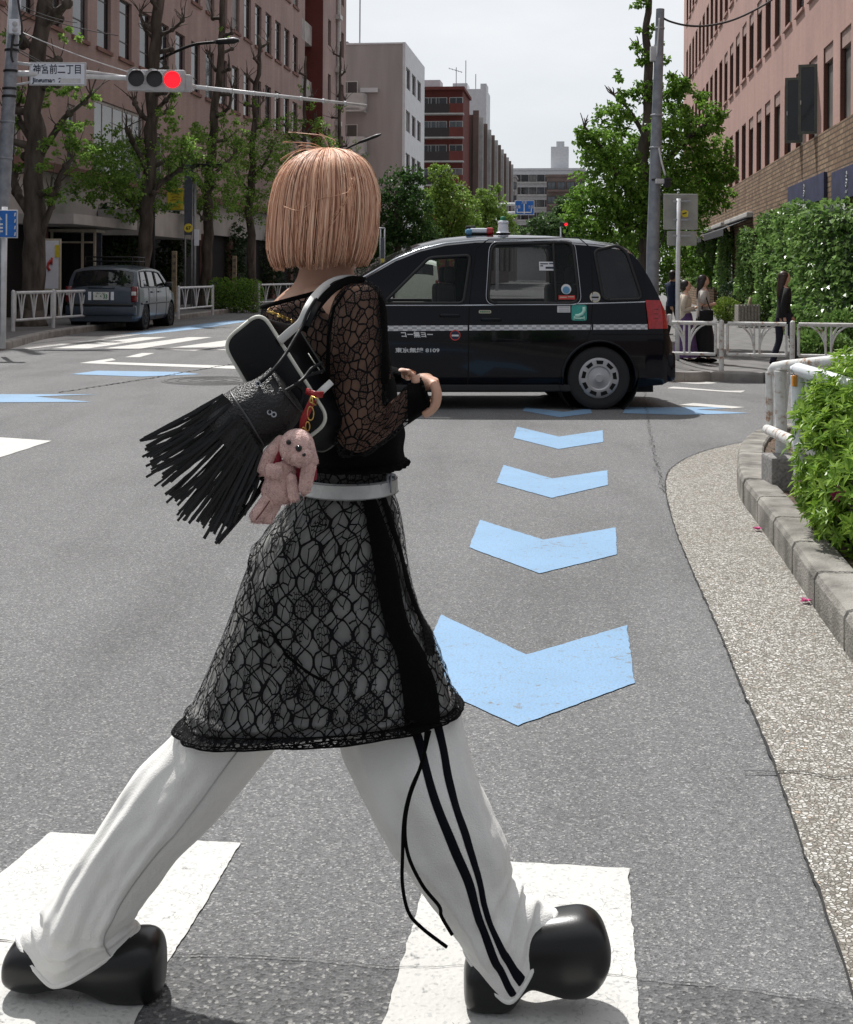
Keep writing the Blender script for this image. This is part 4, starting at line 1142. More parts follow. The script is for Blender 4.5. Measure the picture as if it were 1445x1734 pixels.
# ---------------------------------------------------------------- beyond: grey block
GXc = -12.35 * math.cos(SA); gy0, gy1 = yp_at(683, GXc), yp_at(716, GXc)
gb = Bld('grey_building', 'pale grey rendered block with rounded balconies and a white street front', 'building', GXc, gy0)
gh = zat(683, 74, GXc)
w = MB(); gb.bx(w, GXc - 9, GXc - .12, gy0, gy1 - .1, 0, gh); gb.bx(w, GXc - 6.5, GXc - 4.2, gy0 + 1.5, gy0 + 5, gh, gh + .5); gb.part(w, 'wall', M_GREYW)
w = MB()
gr = [gh - 2.9 - 2.95 * k for k in range(5)]; gcs = [gy0 + (gy1 - gy0) * f for f in (.14, .42, .70)]
z = 0
for zb in reversed(gr):
    gb.bx(w, GXc - .12, GXc + .06, gy0 - .03, gy1, z, zb); e = gy0 - .03
    for c in gcs: gb.bx(w, GXc - .12, GXc + .06, e, c - 1.05, zb, zb + 1.45); e = c + 1.05
    gb.bx(w, GXc - .12, GXc + .06, e, gy1, zb, zb + 1.45); z = zb + 1.45
gb.bx(w, GXc - .12, GXc + .06, gy0 - .03, gy1, z, gh + .12); gb.bx(w, GXc - 9, GXc - .121, gy0 - .04, gy0 + .2, gh, gh + .11)
gb.part(w, 'street_front', M_WHITEW)
wp = window_proto(gb, 'window', 'y', 2.06, 1.41, M_WFRAME, M_PANE, .06, .05, (-.35, .35)); k = 0
for zb in gr:
    for c in gcs: place(gb, wp, k == 0, GXc - .10, c, zb + .02); k += 1
for k in range(4):
    zb = zat(600, 205 - 68 * (k - 1) * 1.0, GXc) if False else gh - 4.6 - 2.95 * k
    w = MB(); x1 = GXc - 2.55; x0 = x1 - 2.6
    gb.bx(w, x0, x1, gy0 - 1.1, gy0 - .002, zb, zb + .15)
    rr = []
    path = [(x0, gy0 - 1.1), (x1 - .35, gy0 - 1.1), (x1 - .12, gy0 - 1.03), (x1 - .03, gy0 - .9), (x1, gy0 - .7), (x1, gy0 - .003)]
    gb_pts = [(p, q) for p, q in path]
    for (xa, yaa), (xb, yb) in zip(path, path[1:]):
        d = Vector((xb - xa, yb - yaa, 0)).normalized(); n = Vector((-d.y, d.x, 0)) * .1
        pl = [gb.v(xa, yaa, zb - .1), gb.v(xb, yb, zb - .1), gb.v(xb, yb, zb + 1.15), gb.v(xa, yaa, zb + 1.15)]
        w.prism(pl, n)
    gb.part(w, 'balcony', M_CONC)
    f = window_proto(gb, 'balcony_door', 'x', 1.5, 1.95, M_WFRAMEW, M_PANE, .06, .06, (0,)); f.location = gb.v(x0 + 1.2, gy0 - .065, zb + .15)
w = MB(); gb.bx(w, GXc - 3.0, GXc - 1.8, gy0 - .25, gy0 - .003, gh - 3.3, gh - 3.0); gb.part(w, 'vent_hood', M_WHITEW)
w = MB()
for x, h in ((-3.2, 3.2), (-7.5, 1.6)): w.tube([gb.v(GXc + x, gy0 + .6, gh), gb.v(GXc + x, gy0 + .6, gh + h)], .05, 6)
gb.part(w, 'lightning_rod', M_GALV)
# ---------------------------------------------------------------- dark red balcony block
RD = S(0, 0); ry = 150.0
def xat(px, yp): 
    d = (px - CX) / F; # xp of a sight line at distance yp along the street
    c, s = math.cos(SA), math.sin(SA)
    # world X = xp*c + yp*s ; Y = -xp*s + yp*c ; X = d*Y
    return yp * (d * c - s) / (c + d * s)
def zfor(px, py, xp, yp): w = S(xp, yp); return HC + ray(px, py)[1] * w.y
rx1 = xat(782, ry); rx0 = xat(690, ry); rz = zfor(750, 153, xat(750, ry), ry)
db = Bld('red_apartment_block', 'dark red tiled apartment block with stacked balconies', 'building', rx1, ry)
w = MB(); db.bx(w, rx0, rx1, ry, ry + 9, 0, rz); db.bx(w, rx0 - .2, rx1 + .25, ry - .8, ry + 9, rz, rz + .35); db.part(w, 'wall', M_REDW)
w = MB(); db.bx(w, rx0, rx0 + 3.6, ry + 1, ry + 4, rz + .35, rz + 1.4); db.part(w, 'roof_railing', M_WHITEW)
for k in range(5):
    zb = rz - 2.75 - 2.75 * k
    w = MB(); db.bx(w, rx0, rx1 + .2, ry - 1.3, ry - .003, zb - .15, zb); db.part(w, 'balcony_slab', M_CONC)
    w = MB(); db.bx(w, rx0 + .1, xat(761, ry), ry - 1.28, ry - 1.2, zb, zb + 1.05); db.part(w, 'balcony_rail', M_WFRAME)
    w = MB(); db.bx(w, xat(761, ry) + .02, rx1 + .18, ry - 1.30, ry - 1.1, zb, zb + 1.1); db.part(w, 'balcony_wall', M_REDW)
    for px, ww in ((724, 1.9), (742, 1.9), (771, 1.6)):
        f = window_proto(db, 'window', 'x', ww, 1.9, M_WFRAMEW, M_PANE2 if k % 2 else M_PANE, .07, .06, (0,)); f.location = db.v(xat(px, ry), ry - .062, zb + .05)
w = MB(); ax = xat(768, ry)
w.tube([db.v(ax, ry + 2, rz + .3), db.v(ax, ry + 2, rz + 3.0)], .05, 6); w.tube([db.v(ax - .9, ry + 2, rz + 2.9), db.v(ax + .7, ry + 2, rz + 2.4)], .035, 5)
for q in range(5): w.tube([db.v(ax - .8 + .35 * q, ry + 1.5, rz + 2.88 - .11 * q), db.v(ax - .8 + .35 * q, ry + 2.5, rz + 2.88 - .11 * q)], .03, 5)
db.part(w, 'television_aerial', M_GALV)
# ---------------------------------------------------------------- long brown block along the street
bx0 = xat(800, 160); by0 = 160.0; by1 = yp_at(862, bx0); bz = zfor(800, 194, bx0, by0)
bb_ = Bld('brown_apartment_block', 'long brown tiled apartment block running down the left side of the street', 'building', bx0, by0)
w = MB(); bb_.bx(w, bx0 - 8, bx0, by0, by1, 0, bz); bb_.part(w, 'wall', M_BROWNW)
w = MB(); y = by0 + .6
k = 0
wp = window_proto(bb_, 'window', 'y', 3.0, 1.7, M_WFRAMEW, M_PANE2, .12, .08, (-.7, .7))
n = 11; st = (by1 - by0) / n
for fl in range(6):
    for q in range(n):
        place(bb_, wp, k == 0, bx0 + .01, by0 + st * (q + .5), bz - 2.6 - 2.9 * fl); k += 1
for q in range(n + 1):
    w = MB(); yy = by0 + st * q; bb_.bx(w, bx0 + .002, bx0 + .7, yy - .35, yy + .35, 2, bz + .5); bb_.part(w, 'pier', M_CONC if q % 2 else M_BROWNW)
for q in range(2):
    for fl in range(4):
        f = window_proto(bb_, 'end_window', 'x', 1.3, 1.9, M_WFRAME, M_PANE, .08, .06, (0,)); f.location = bb_.v(bx0 - 1.2 - 2.6 * q, by0 - .062, bz - 3.6 - 3.4 * fl)
# white block above it
wx1 = xat(822, 196); wx0 = xat(765, 196); wz = zfor(800, 150, wx1, 196)
wb = Bld('white_block', 'white windowless tower block rising behind the brown apartments', 'building', wx1, 196)
w = MB(); wb.bx(w, wx0, wx1, 196, 204, 0, wz); wb.bx(w, wx1 - .9, wx1, 196, 200, wz, wz + .8); wb.bx(w, wx0, wx0 + 2.2, 196, 200, wz, wz + .9); wb.part(w, 'wall', M_WHITEW)
w = MB()
for px, h in ((786, 4.5), (803, 2.4)): w.tube([wb.v(xat(px, 196), 197, wz), wb.v(xat(px, 196), 197, wz + h)], .07, 6)
wb.part(w, 'mast', M_GALV)
# ---------------------------------------------------------------- far end of the street
fy = 320.0
def far_block(name, label, p0, p1, py, yp, m, rows, cols, mp, tower=None, dy=12, ww=1.8):
    x0, x1 = xat(p0, yp), xat(p1, yp); z1 = zfor((p0 + p1) / 2, py, (x0 + x1) / 2, yp)
    B = Bld(name, label, 'building', (x0 + x1) / 2, yp)
    w = MB(); B.bx(w, x0, x1, yp, yp + dy, 0, z1); B.bx(w, x0 - .2, x1 + .2, yp - .2, yp + dy, z1, z1 + .5); B.part(w, 'wall', m)
    wp = window_proto(B, 'window', 'x', ww, 1.7, M_WFRAME, mp, .1, .08, (0,)); k = 0
    for r in range(rows):
        for c in range(cols):
            place(B, wp, k == 0, x0 + (x1 - x0) * (c + .5) / cols, yp - .085, z1 - 2.8 - 3.1 * r); k += 1
    for r in range(rows):
        w = MB(); B.bx(w, x0 + .2, x1 - .2, yp - .9, yp - .003, z1 - 3.3 - 3.1 * r, z1 - 2.85 - 3.1 * r); B.part(w, 'balcony', M_CONC if m is not M_BROWNW else m)
    if tower:
        a, b, ty = tower; xa, xb = xat(a, yp + 4), xat(b, yp + 4); zt = zfor((a + b) / 2, ty, (xa + xb) / 2, yp + 4)
        w = MB(); B.bx(w, xa, xb, yp + 4, yp + 9, z1 + .5, zt); B.bx(w, xa + (xb - xa) * .3, xa + (xb - xa) * .75, yp + 5, yp + 8, zt, zt + 1.4); B.part(w, 'lift_tower', m)
    return B
far_block('white_apartment_block', 'distant white apartment block with a square lift tower', 868, 990, 288, fy, M_WHITEW, 6, 9, M_PANE, (932, 962, 248))
far_block('brown_office_block', 'distant brown block with a flat pale roof standing before the white apartments', 925, 990, 299, 285, M_BROWNW, 5, 4, M_PANE2, None, 10)
far_block('grey_apartment_block', 'distant grey block half hidden by the street trees at the end of the road', 845, 872, 300, 300, M_GREYW, 5, 3, M_PANE, None, 10)
# ================================================================ plants
def leaf_mat(name, c1, c2, trans=.35, rough=.5, scale=2.5):
    m = new_mat(name); t = NT(m); tc = t.n('TexCoord').outputs['Object']
    n = t.n('TexNoise', {'Vector': tc, 'Scale': scale, 'Detail': 3.0}).outputs['Fac']
    r = t.n('NewGeometry').outputs['Random Per Island']
    k = t.math('ADD', t.math('MULTIPLY', n, .5), t.math('MULTIPLY', r, .5))
    c = t.ramp(k, [(.25, c1), (.75, c2)])
    t.link(c, 'Base Color'); t.b.inputs['Roughness'].default_value = rough; t.b.inputs['Specular IOR Level'].default_value = .4
    tr = t.n('BsdfTranslucent'); t.t.links.new(t.mix(.0, c, (1, 1, 1)), tr.inputs[0])
    mx_ = t.n('MixShader', {0: trans}); t.t.links.new(t.b.outputs[0], mx_.inputs[1]); t.t.links.new(tr.outputs[0], mx_.inputs[2])
    out = t.t.nodes['Material Output']; t.t.links.new(mx_.outputs[0], out.inputs[0])
    return m
L_GINK = leaf_mat('ginkgo leaf', (.095, .20, .03), (.30, .48, .10), .5)
L_MID = leaf_mat('street tree leaf', (.07, .16, .02), (.23, .40, .06), .42)
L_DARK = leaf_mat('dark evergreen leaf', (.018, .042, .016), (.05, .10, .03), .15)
L_LIGHT = leaf_mat('spring leaf', (.12, .22, .03), (.27, .40, .08))
L_IVY = leaf_mat('ivy leaf', (.055, .13, .025), (.28, .44, .13), .3, .3)
L_AZA = leaf_mat('azalea leaf', (.10, .21, .02), (.32, .48, .07), .35, .4, 5)
L_CON = leaf_mat('yellow green conifer', (.10, .17, .02), (.24, .33, .05), .3)
L_FAR = leaf_mat('far leaf', (.06, .12, .04), (.13, .22, .07))
M_BARK = mat('bark', (.042, .034, .027), .95, scale=6, col2=(.12, .102, .085), bump=1.0, bscale=24, detail=9, stretch=(1, 1, .25))
M_PINK = mat('pink petal', (.62, .10, .28), .5, var=.15)
rnd = random.Random(11)
def rv(): 
    while True:
        v = Vector((rnd.uniform(-1, 1), rnd.uniform(-1, 1), rnd.uniform(-1, 1)))
        if .05 < v.length < 1: return v
def leaf(mb, p, d, w, l, nrm, fold=.25):
    d = d.normalized(); s_ = d.cross(nrm)
    if s_.length < 1e-4: s_ = d.orthogonal()
    s_.normalize(); u = s_.cross(d)
    mb.add([p, p + d * l * .45 + s_ * w * .5 + u * w * fold, p + d * l - u * l * .12, p + d * l * .45 - s_ * w * .5 + u * w * fold], [(0, 1, 2), (0, 2, 3)])
def cluster(mb, c, r, n, size, up=.3, shell=.0, squash=1.0):
    for _ in range(n):
        v = rv()
        if shell: v = v.normalized() * (1 - shell * rnd.random())
        p = c + Vector((v.x * r, v.y * r, v.z * r * squash))
        d = rv() + v * .5 + Vector((0, 0, -up)); nr = rv() + Vector((0, 0, 1.2))
        s_ = size * rnd.uniform(.6, 1.25)
        leaf(mb, p, d, s_ * .8, s_, nr)
def limb(mb, pts, r0, r1, n=7, wob=.06):
    pts = cr_pts(pts, 4); k = len(pts)
    pts = [p + Vector((noise.noise(p * 1.7), noise.noise(p * 1.7 + Vector((9, 0, 0))), 0)) * wob * min(1, i / 3) for i, p in enumerate(pts)]
    rs = [(r0 + (r1 - r0) * i / (k - 1)) * (1 + .18 * noise.noise(p * 3)) for i, p in enumerate(pts)]
    mb.tube(pts, rs, n)
    return pts
def stub_twigs(mb, p, n, l, r=.018, dirn=None):
    for _ in range(n):
        d = (rv() * .8 + Vector((0, 0, .75)) + (dirn or Vector())).normalized()
        q = p + d * l * rnd.uniform(.4, 1)
        limb(mb, [p, p.lerp(q, .5) + rv() * l * .1, q], r, r * .35, 4, .01)
def street_tree(name, label, Y, trunk_px, r0, r1, limbs, clusters, lm, leafs, group=None, size=.10, knobs=True, twig=True):
    """trunk and limbs follow points seen in the photograph at depth Y, each limb leaning in or out"""
    base = P(*trunk_px[0], Y); base.z = gz(base.x, base.y) + .12
    t = thing(name, label, 'tree', base, 0, group)
    mb = MB(); tp = [base - Vector((0, 0, .2))] + [P(x, y, Y) for x, y in trunk_px[1:]]
    pts = limb(mb, tp, r0, r1, 12, .12)
    for r_, h in ((r0 * 1.5, 0), (r0 * 1.2, .25)): pass
    mb.tube([base - Vector((0, 0, .15)), base + Vector((0, 0, .12)), base + Vector((0, 0, .5))], [r0 * 1.7, r0 * 1.3, r0 * .9], 12)
    if knobs:
        for i in range(6, len(pts) - 1, 2):
            d = rv(); d.z = abs(d.z) * .4; d.normalize()
            q = pts[i] + d * (r0 * 1.6 + .15); limb(mb, [pts[i], q], r0 * .38, r0 * .30, 6, .02)
            mb.ell(q, (r0 * .45,) * 3, None, 7, 5)
            if twig: stub_twigs(mb, q, 5, .7)
    tr = mb.build('trunk', M_BARK, t, True)
    for (lp, dy, a, b) in limbs:
        lb_ = MB(); n = len(lp)
        q = [P(x, y, Y + dy * i / (n - 1)) for i, (x, y) in enumerate(lp)]
        pp = limb(lb_, q, a, b, 7, .05)
        if knobs:
            for i in range(4, len(pp), 3): lb_.ell(pp[i], (a * 1.1, a * 1.1, a * 1.1), None, 7, 5); stub_twigs(lb_, pp[i], 3, .6)
        stub_twigs(lb_, pp[-1], 6, .8 if knobs else .3)
        lb_.build('limb', M_BARK, t, True)
    fo = MB()
    for (x, y, rp, n, dy) in clusters:
        c = P(x, y, Y + dy); r = rp * Y / F
        k = max(3, int(n / 6.5))
        for _ in range(k):                                 # a cluster is a handful of uneven sprays
            v = rv(); sc_ = c + Vector((v.x, v.y, v.z * .8)) * r * 1.25
            cluster(fo, sc_, r * rnd.uniform(.14, .30), 14, size, .3, 0, .6)
            if rnd.random() < .35: stub_twigs(fo, sc_, 0, .4)
    fo.build('crown', lm, t)
    return t
TG = 'pollarded street trees along the left pavement'
street_tree('pollarded_tree', 'thickest pollarded tree behind the white guard rail next to the traffic signal pole', 29, [(52, 545), (58, 430), (60, 330), (62, 250), (55, 190), (66, 110), (72, 40), (78, -60)], .27, .15,
            [([(68, 265), (98, 215), (125, 185), (155, 160)], -1.2, .085, .035), ([(66, 410), (88, 350), (100, 300), (122, 268)], -.6, .08, .04), ([(50, 360), (28, 325), (22, 290)], .6, .12, .07),
             ([(66, 45), (95, 22), (118, 2)], -.6, .12, .07), ([(60, 90), (38, 60), (25, 40)], .5, .07, .04), ([(62, 250), (35, 210), (30, 180)], .5, .08, .04)],
            [(150, 165, 18, 60, -1), (35, 150, 25, 60, .5), (95, 245, 20, 60, -.6), (110, 150, 20, 90, -1), (60, 165, 20, 70, .5), (135, 250, 22, 110, -.6), (40, 270, 20, 80, .5), (90, 330, 18, 60, -.5), (120, 60, 16, 50, -.5), (20, 60, 16, 40, .5), (75, 280, 18, 50, -.5), (30, 215, 18, 40, .5), (130, 210, 22, 90, -1)], L_GINK, 300, TG)
street_tree('pollarded_tree', 'pollarded tree right behind the parked slate blue car', 37.5, [(240, 520), (244, 420), (252, 330), (257, 240), (260, 160), (264, 90), (268, 20), (270, -80)], .22, .15,
            [([(254, 300), (236, 262), (222, 232), (212, 215)], -1, .09, .05), ([(262, 190), (282, 170), (300, 140)], -.8, .08, .04), ([(258, 205), (240, 195), (228, 170)], .7, .09, .05), ([(246, 370), (225, 345), (200, 330)], .7, .08, .04),
             ([(266, 60), (292, 50), (312, 30)], -.6, .07, .03), ([(266, 70), (246, 50), (238, 20)], .8, .06, .03), ([(252, 330), (285, 300), (310, 285)], -1, .09, .04)],
            [(165, 285, 42, 560, -1), (150, 320, 30, 300, 0), (205, 300, 40, 520, -1), (230, 250, 28, 200, 0), (300, 250, 32, 340, -1), (190, 240, 28, 220, .5), (285, 200, 22, 120, -1), (225, 345, 38, 380, .5), (295, 160, 16, 50, -.5), (305, 300, 30, 300, .5), (170, 255, 25, 150, 0), (235, 290, 34, 260, .6), (270, 330, 30, 240, .4)], L_GINK, 2000, TG)
street_tree('pollarded_tree', 'slim pollarded tree between the dark totem sign and the clipped hedge', 44, [(345, 510), (350, 420), (352, 330), (360, 240), (368, 160), (373, 90), (378, 30), (380, -60)], .19, .09,
            [([(352, 330), (330, 300), (318, 270)], -1, .08, .04), ([(362, 200), (388, 182), (392, 150)], -.8, .07, .04), ([(366, 120), (352, 95)], .5, .06, .03), ([(354, 300), (385, 275), (402, 250)], .8, .07, .03)],
            [(330, 250, 30, 300, -1), (320, 290, 34, 340, 0), (365, 290, 36, 380, -1), (390, 255, 30, 280, .5), (345, 225, 22, 160, 0), (395, 210, 22, 120, -.5), (380, 60, 14, 30, 0), (355, 345, 35, 320, 0), (325, 340, 26, 200, .6), (385, 330, 32, 300, .8)], L_GINK, 2000, TG)
street_tree('pollarded_tree', 'slim pollarded tree just behind the clipped green hedge', 52, [(428, 500), (424, 420), (424, 340), (428, 260), (433, 180), (436, 110), (438, 60)], .18, .07,
            [([(428, 300), (450, 275), (462, 250)], -.8, .07, .03), ([(426, 330), (405, 300), (398, 270)], .8, .07, .03), ([(433, 190), (446, 170)], .3, .05, .03)],
            [(420, 250, 34, 340, -1), (450, 270, 34, 380, 0), (440, 215, 24, 180, .5), (405, 300, 30, 260, .5), (455, 310, 34, 340, -.5), (470, 250, 26, 240, 0), (425, 180, 14, 50, 0), (440, 350, 34, 300, 0), (410, 350, 28, 240, .5), (460, 210, 18, 90, 0)], L_GINK, 2000, TG)
street_tree('pollarded_tree', 'thin pollarded tree rising just left of the head of pink blond hair', 60, [(505, 500), (508, 420), (512, 320), (515, 240), (516, 170), (518, 95)], .16, .05,
            [([(514, 250), (495, 235), (484, 215)], -.5, .06, .03), ([(514, 230), (535, 205)], .5, .06, .03)],
            [(500, 240, 26, 260, 0), (535, 215, 22, 170, 0), (485, 270, 28, 260, .5), (545, 250, 26, 200, 0), (525, 180, 14, 50, 0), (495, 205, 18, 110, -.5), (515, 150, 10, 30, 0)], L_GINK, 2000, TG)
street_tree('pollarded_tree', 'farthest thin pollarded tree standing before the white downpipe', 70, [(570, 480), (572, 400), (574, 300), (575, 200), (576, 130), (578, 70)], .15, .05,
            [([(575, 245), (560, 235), (548, 225)], -.5, .05, .03), ([(576, 190), (585, 170)], .5, .05, .03)],
            [(560, 240, 20, 130, 0), (590, 250, 16, 90, 0), (575, 180, 12, 40, 0), (600, 280, 24, 160, 0), (560, 290, 24, 180, 0)], L_GINK, 2000, TG)
# the street's other trees
def round_tree(name, label, Y, base_px, top_y, blobs, lm, n, size, group, trunk_r=.14):
    base = P(base_px, 500, Y); base.z = gz(base.x, base.y) + .12
    t = thing(name, label, 'tree', base, 0, group)
    mb = MB(); top = P(base_px, top_y, Y)
    limb(mb, [base - Vector((0, 0, .2)), base.lerp(top, .4), base.lerp(top, .85)], trunk_r, trunk_r * .3, 9, .1)
    for b in blobs[:6]:
        c = P(b[0], b[1], Y + b[3]); s_ = base.lerp(top, rnd.uniform(.25, .5)); limb(mb, [s_, s_.lerp(c, .5) + Vector((0, 0, .15)), c], trunk_r * .4, .02, 5, .05)
    mb.build('trunk', M_BARK, t, True)
    fo = MB(); tot = sum(b[2] ** 2 for b in blobs)
    for (x, y, rp, dy) in blobs:
        c = P(x, y, Y + dy); r = rp * Y / F; k = int(n * rp ** 2 / tot / 16) + 2
        for _ in range(k):
            v = rv(); v = v.normalized() * (1 - .55 * rnd.random() ** 2); sc_ = c + Vector((v.x, v.y, v.z * .9)) * r
            cluster(fo, sc_, r * rnd.uniform(.16, .34), 16, size, .3, 0, .6)
    fo.build('crown', lm, t); return t
SG = 'leafy trees lining the street beyond the taxi'
round_tree('street_tree', 'dark green dense tree just right of the pink blond hair', 62, 672, 290, [(680, 320, 38, 0), (660, 350, 36, 1), (705, 345, 30, -1), (690, 380, 42, 0), (650, 395, 36, .5), (715, 395, 30, 0), (675, 430, 45, 0), (700, 300, 22, 0), (630, 430, 30, 0), (725, 430, 30, .5)], leaf_mat('deep green leaf', (.030, .085, .022), (.085, .17, .04)), 9000, .17, SG, .2)
round_tree('street_tree', 'fresh yellow green tree beside the dark green one, behind the taxi windscreen', 74, 758, 290, [(748, 300, 24, 0), (760, 330, 34, 0), (735, 345, 30, 1), (780, 350, 30, -1), (755, 375, 40, 0), (795, 385, 28, 0), (735, 400, 30, 0), (780, 410, 36, 0), (740, 285, 12, 0)], L_LIGHT, 7500, .18, SG, .2)
round_tree('street_tree', 'smaller yellow green tree farther along, behind the roof of the taxi', 100, 822, 325, [(825, 335, 20, 0), (810, 355, 24, 0), (840, 350, 22, 0), (830, 380, 28, 0), (805, 390, 26, 0), (850, 395, 24, 0), (860, 370, 16, 0), (838, 318, 8, 0)], L_LIGHT, 4500, .24, SG, .2)
round_tree('street_tree', 'far hazy tree under the blue overhead road sign', 150, 935, 360, [(905, 385, 18, 0), (930, 378, 22, 0), (955, 385, 20, 0), (920, 400, 20, 0), (945, 402, 20, 0), (970, 395, 16, 0), (880, 395, 16, 0)], L_FAR, 3500, .38, SG, .2)
round_tree('street_tree', 'farthest grey green tree at the end of the street right of the overhead sign', 170, 960, 330, [(955, 345, 14, 0), (968, 360, 14, 0), (945, 362, 14, 0), (975, 345, 10, 0)], L_FAR, 1600, .4, SG, .2)
# big tree on the right with a bare spire
street_tree('street_tree', 'big leafy tree with a tall sparse spire behind the grey utility pole', 25.5, [(1094, 520), (1090, 430), (1092, 340), (1096, 250), (1097, 170), (1099, 100), (1098, 40), (1096, -30)], .17, .05,
            [([(1092, 360), (1050, 300), (1015, 250), (990, 215)], -1, .08, .03), ([(1094, 320), (1140, 260), (1190, 215), (1225, 200)], -.6, .08, .03), ([(1092, 390), (1040, 370), (990, 360)], .8, .08, .03), ([(1092, 370), (1150, 330), (1215, 300)], .8, .08, .03),
             ([(1096, 240), (1070, 190), (1040, 160)], .5, .06, .02), ([(1097, 200), (1125, 160), (1160, 140)], .4, .06, .02), ([(1098, 100), (1082, 80)], .3, .04, .02), ([(1098, 110), (1115, 90)], -.3, .04, .02)],
            [(1010, 240, 30, 330, -1), (990, 225, 16, 90, -1), (1040, 200, 32, 360, 0), (1030, 290, 48, 900, -.6), (1000, 350, 40, 700, .5), (1060, 260, 44, 800, .8), (1070, 340, 50, 900, 0), (1130, 200, 36, 420, .5), (1160, 165, 30, 300, 0), (1185, 205, 34, 320, -.5), (1150, 260, 46, 800, 0), (1205, 265, 34, 420, 0), (1220, 290, 24, 200, 0),
             (1180, 320, 44, 700, .6), (1130, 330, 48, 800, -.4), (1215, 335, 26, 220, .5), (1040, 390, 44, 700, 0), (1100, 395, 44, 600, .4), (1000, 400, 34, 420, .4), (1160, 375, 36, 420, .6), (1215, 195, 14, 60, -.6), (1235, 290, 14, 60, 0),
             (1097, 150, 22, 130, 0), (1096, 100, 16, 70, 0), (1095, 50, 14, 60, 0), (1088, 10, 14, 60, 0), (1075, 80, 10, 36, 0), (1115, 75, 9, 30, 0), (1130, 100, 8, 20, 0), (1050, 130, 12, 36, 0), (1140, 145, 22, 170, 0), (1065, 160, 18, 100, 0), (1120, 225, 30, 260, -.8)],
            L_MID, 5000, None, .088, False)
round_tree('street_tree', 'leafy tree low behind the utility pole, closing the view under the big tree', 52, 1070, 400, [(1040, 420, 34, 0), (1075, 415, 36, 1), (1010, 430, 34, 0), (1110, 425, 32, 0), (980, 425, 30, 1), (1060, 455, 40, 0), (1150, 440, 30, 1), (1175, 455, 26, 0), (1120, 470, 34, 0), (1165, 415, 20, 0)], L_MID, 6500, .16, SG, .15)
# ---- shrubs, hedges, ivy
def bush(name, label, cat, blobs, lm, n, size, base=None, group=None, stem=True, up=-.2, lw=.8):
    """blobs: (centre, radius vector) in the place; leaves cover the lumpy outside and some of the inside"""
    zb = min(c.z - r.z for c, r in blobs); cx = sum(c.x for c, r in blobs) / len(blobs); cy = sum(c.y for c, r in blobs) / len(blobs)
    b = Vector((cx, cy, gz(cx, cy) + .12 if base is None else base)); t = thing(name, label, cat, b, 0, group)
    if stem:
        mb = MB()
        for c, r in blobs:
            for _ in range(5):
                e = c + Vector((rnd.uniform(-.5, .5) * r.x, rnd.uniform(-.5, .5) * r.y, r.z * rnd.uniform(0, .6)))
                s_ = Vector((c.x + rnd.uniform(-.3, .3) * r.x, c.y + rnd.uniform(-.3, .3) * r.y, min(b.z, c.z - r.z) - .03)); limb(mb, [s_, s_.lerp(e, .5) + rv() * .05, e], .015, .006, 5, .02)
        mb.build('stem', M_BARK, t, True)
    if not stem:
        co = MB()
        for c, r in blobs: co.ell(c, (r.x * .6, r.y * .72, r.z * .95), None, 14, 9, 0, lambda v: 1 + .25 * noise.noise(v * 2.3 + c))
        co.build('shade_core', L_DARK, t, True)  # solid core, coloured dark for the shade between ivy leaves
    fo = MB(); tot = sum(r.x * r.z + r.y * r.z + r.x * r.y for c, r in blobs)
    for c, r in blobs:
        k = int(n * (r.x * r.z + r.y * r.z + r.x * r.y) / tot)
        for _ in range(k):
            v = rv().normalized(); q = 1 - .5 * rnd.random() ** 2.2
            q *= 1 + (.13 if stem else .34) * noise.noise(Vector((v.x, v.y, v.z)) * (3.1 if stem else 4.2) + c)
            p = c + Vector((v.x * r.x, v.y * r.y, v.z * r.z)) * q
            d = v + rv() * .8 + Vector((0, 0, -up)); s_ = size * rnd.uniform(.6, 1.25)
            leaf(fo, p, d, s_ * lw, s_, rv() * .8 + v + Vector((0, 0, .6)))
    fo.build('foliage', lm, t); return t
def ivy(px0, px1, y0, y1, label, n, off=.35, size=.11):
    a, b = ya(px0), ya(px1); m_ = (px0 + px1) / 2
    z1, z0 = zat(m_, y0, RX - off), max(GB + .05, zat(m_, y1, RX - off)); c = S(RX - off, (a + b) / 2); h = z1 - z0
    k = max(2, int(h / .45)); bl = []
    for i in range(k):
        q = S(RX - off + rnd.uniform(-.06, .06), (a + b) / 2 + rnd.uniform(-.1, .1)); bl.append((Vector((q.x, q.y, z0 + h * (i + .5) / k)), Vector((.32 if px0 > 1345 else .13, abs(a - b) / 2 * (rnd.uniform(.9, 1.12) if px0 > 1345 else rnd.uniform(.6, .8)), h / k * .75))))
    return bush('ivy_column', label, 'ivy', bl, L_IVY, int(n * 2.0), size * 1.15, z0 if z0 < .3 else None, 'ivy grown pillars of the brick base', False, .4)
ivy(1478, 1392, 345, 585, 'tallest ivy mass at the right edge of the picture, under the edge shop sign', 3600)
ivy(1393, 1354, 342, 560, 'tall ivy mass under the first navy shop sign, behind the woman in black', 3000)
ivy(1336, 1306, 360, 520, 'ivy pillar just left of the head of the woman in black', 1500)
ivy(1290, 1272, 388, 500, 'ivy pillar between the white louvre shutters', 900)
ivy(1252, 1234, 392, 490, 'narrow ivy pillar under the charcoal awning', 800)
ivy(1228, 1214, 398, 480, 'narrow ivy pillar behind the woman with the black skirt', 700)
ivy(1208, 1186, 405, 480, 'farthest ivy pillar seen right of the white sign post', 900)
def at_px(px, py, Y): return P(px, py, Y)
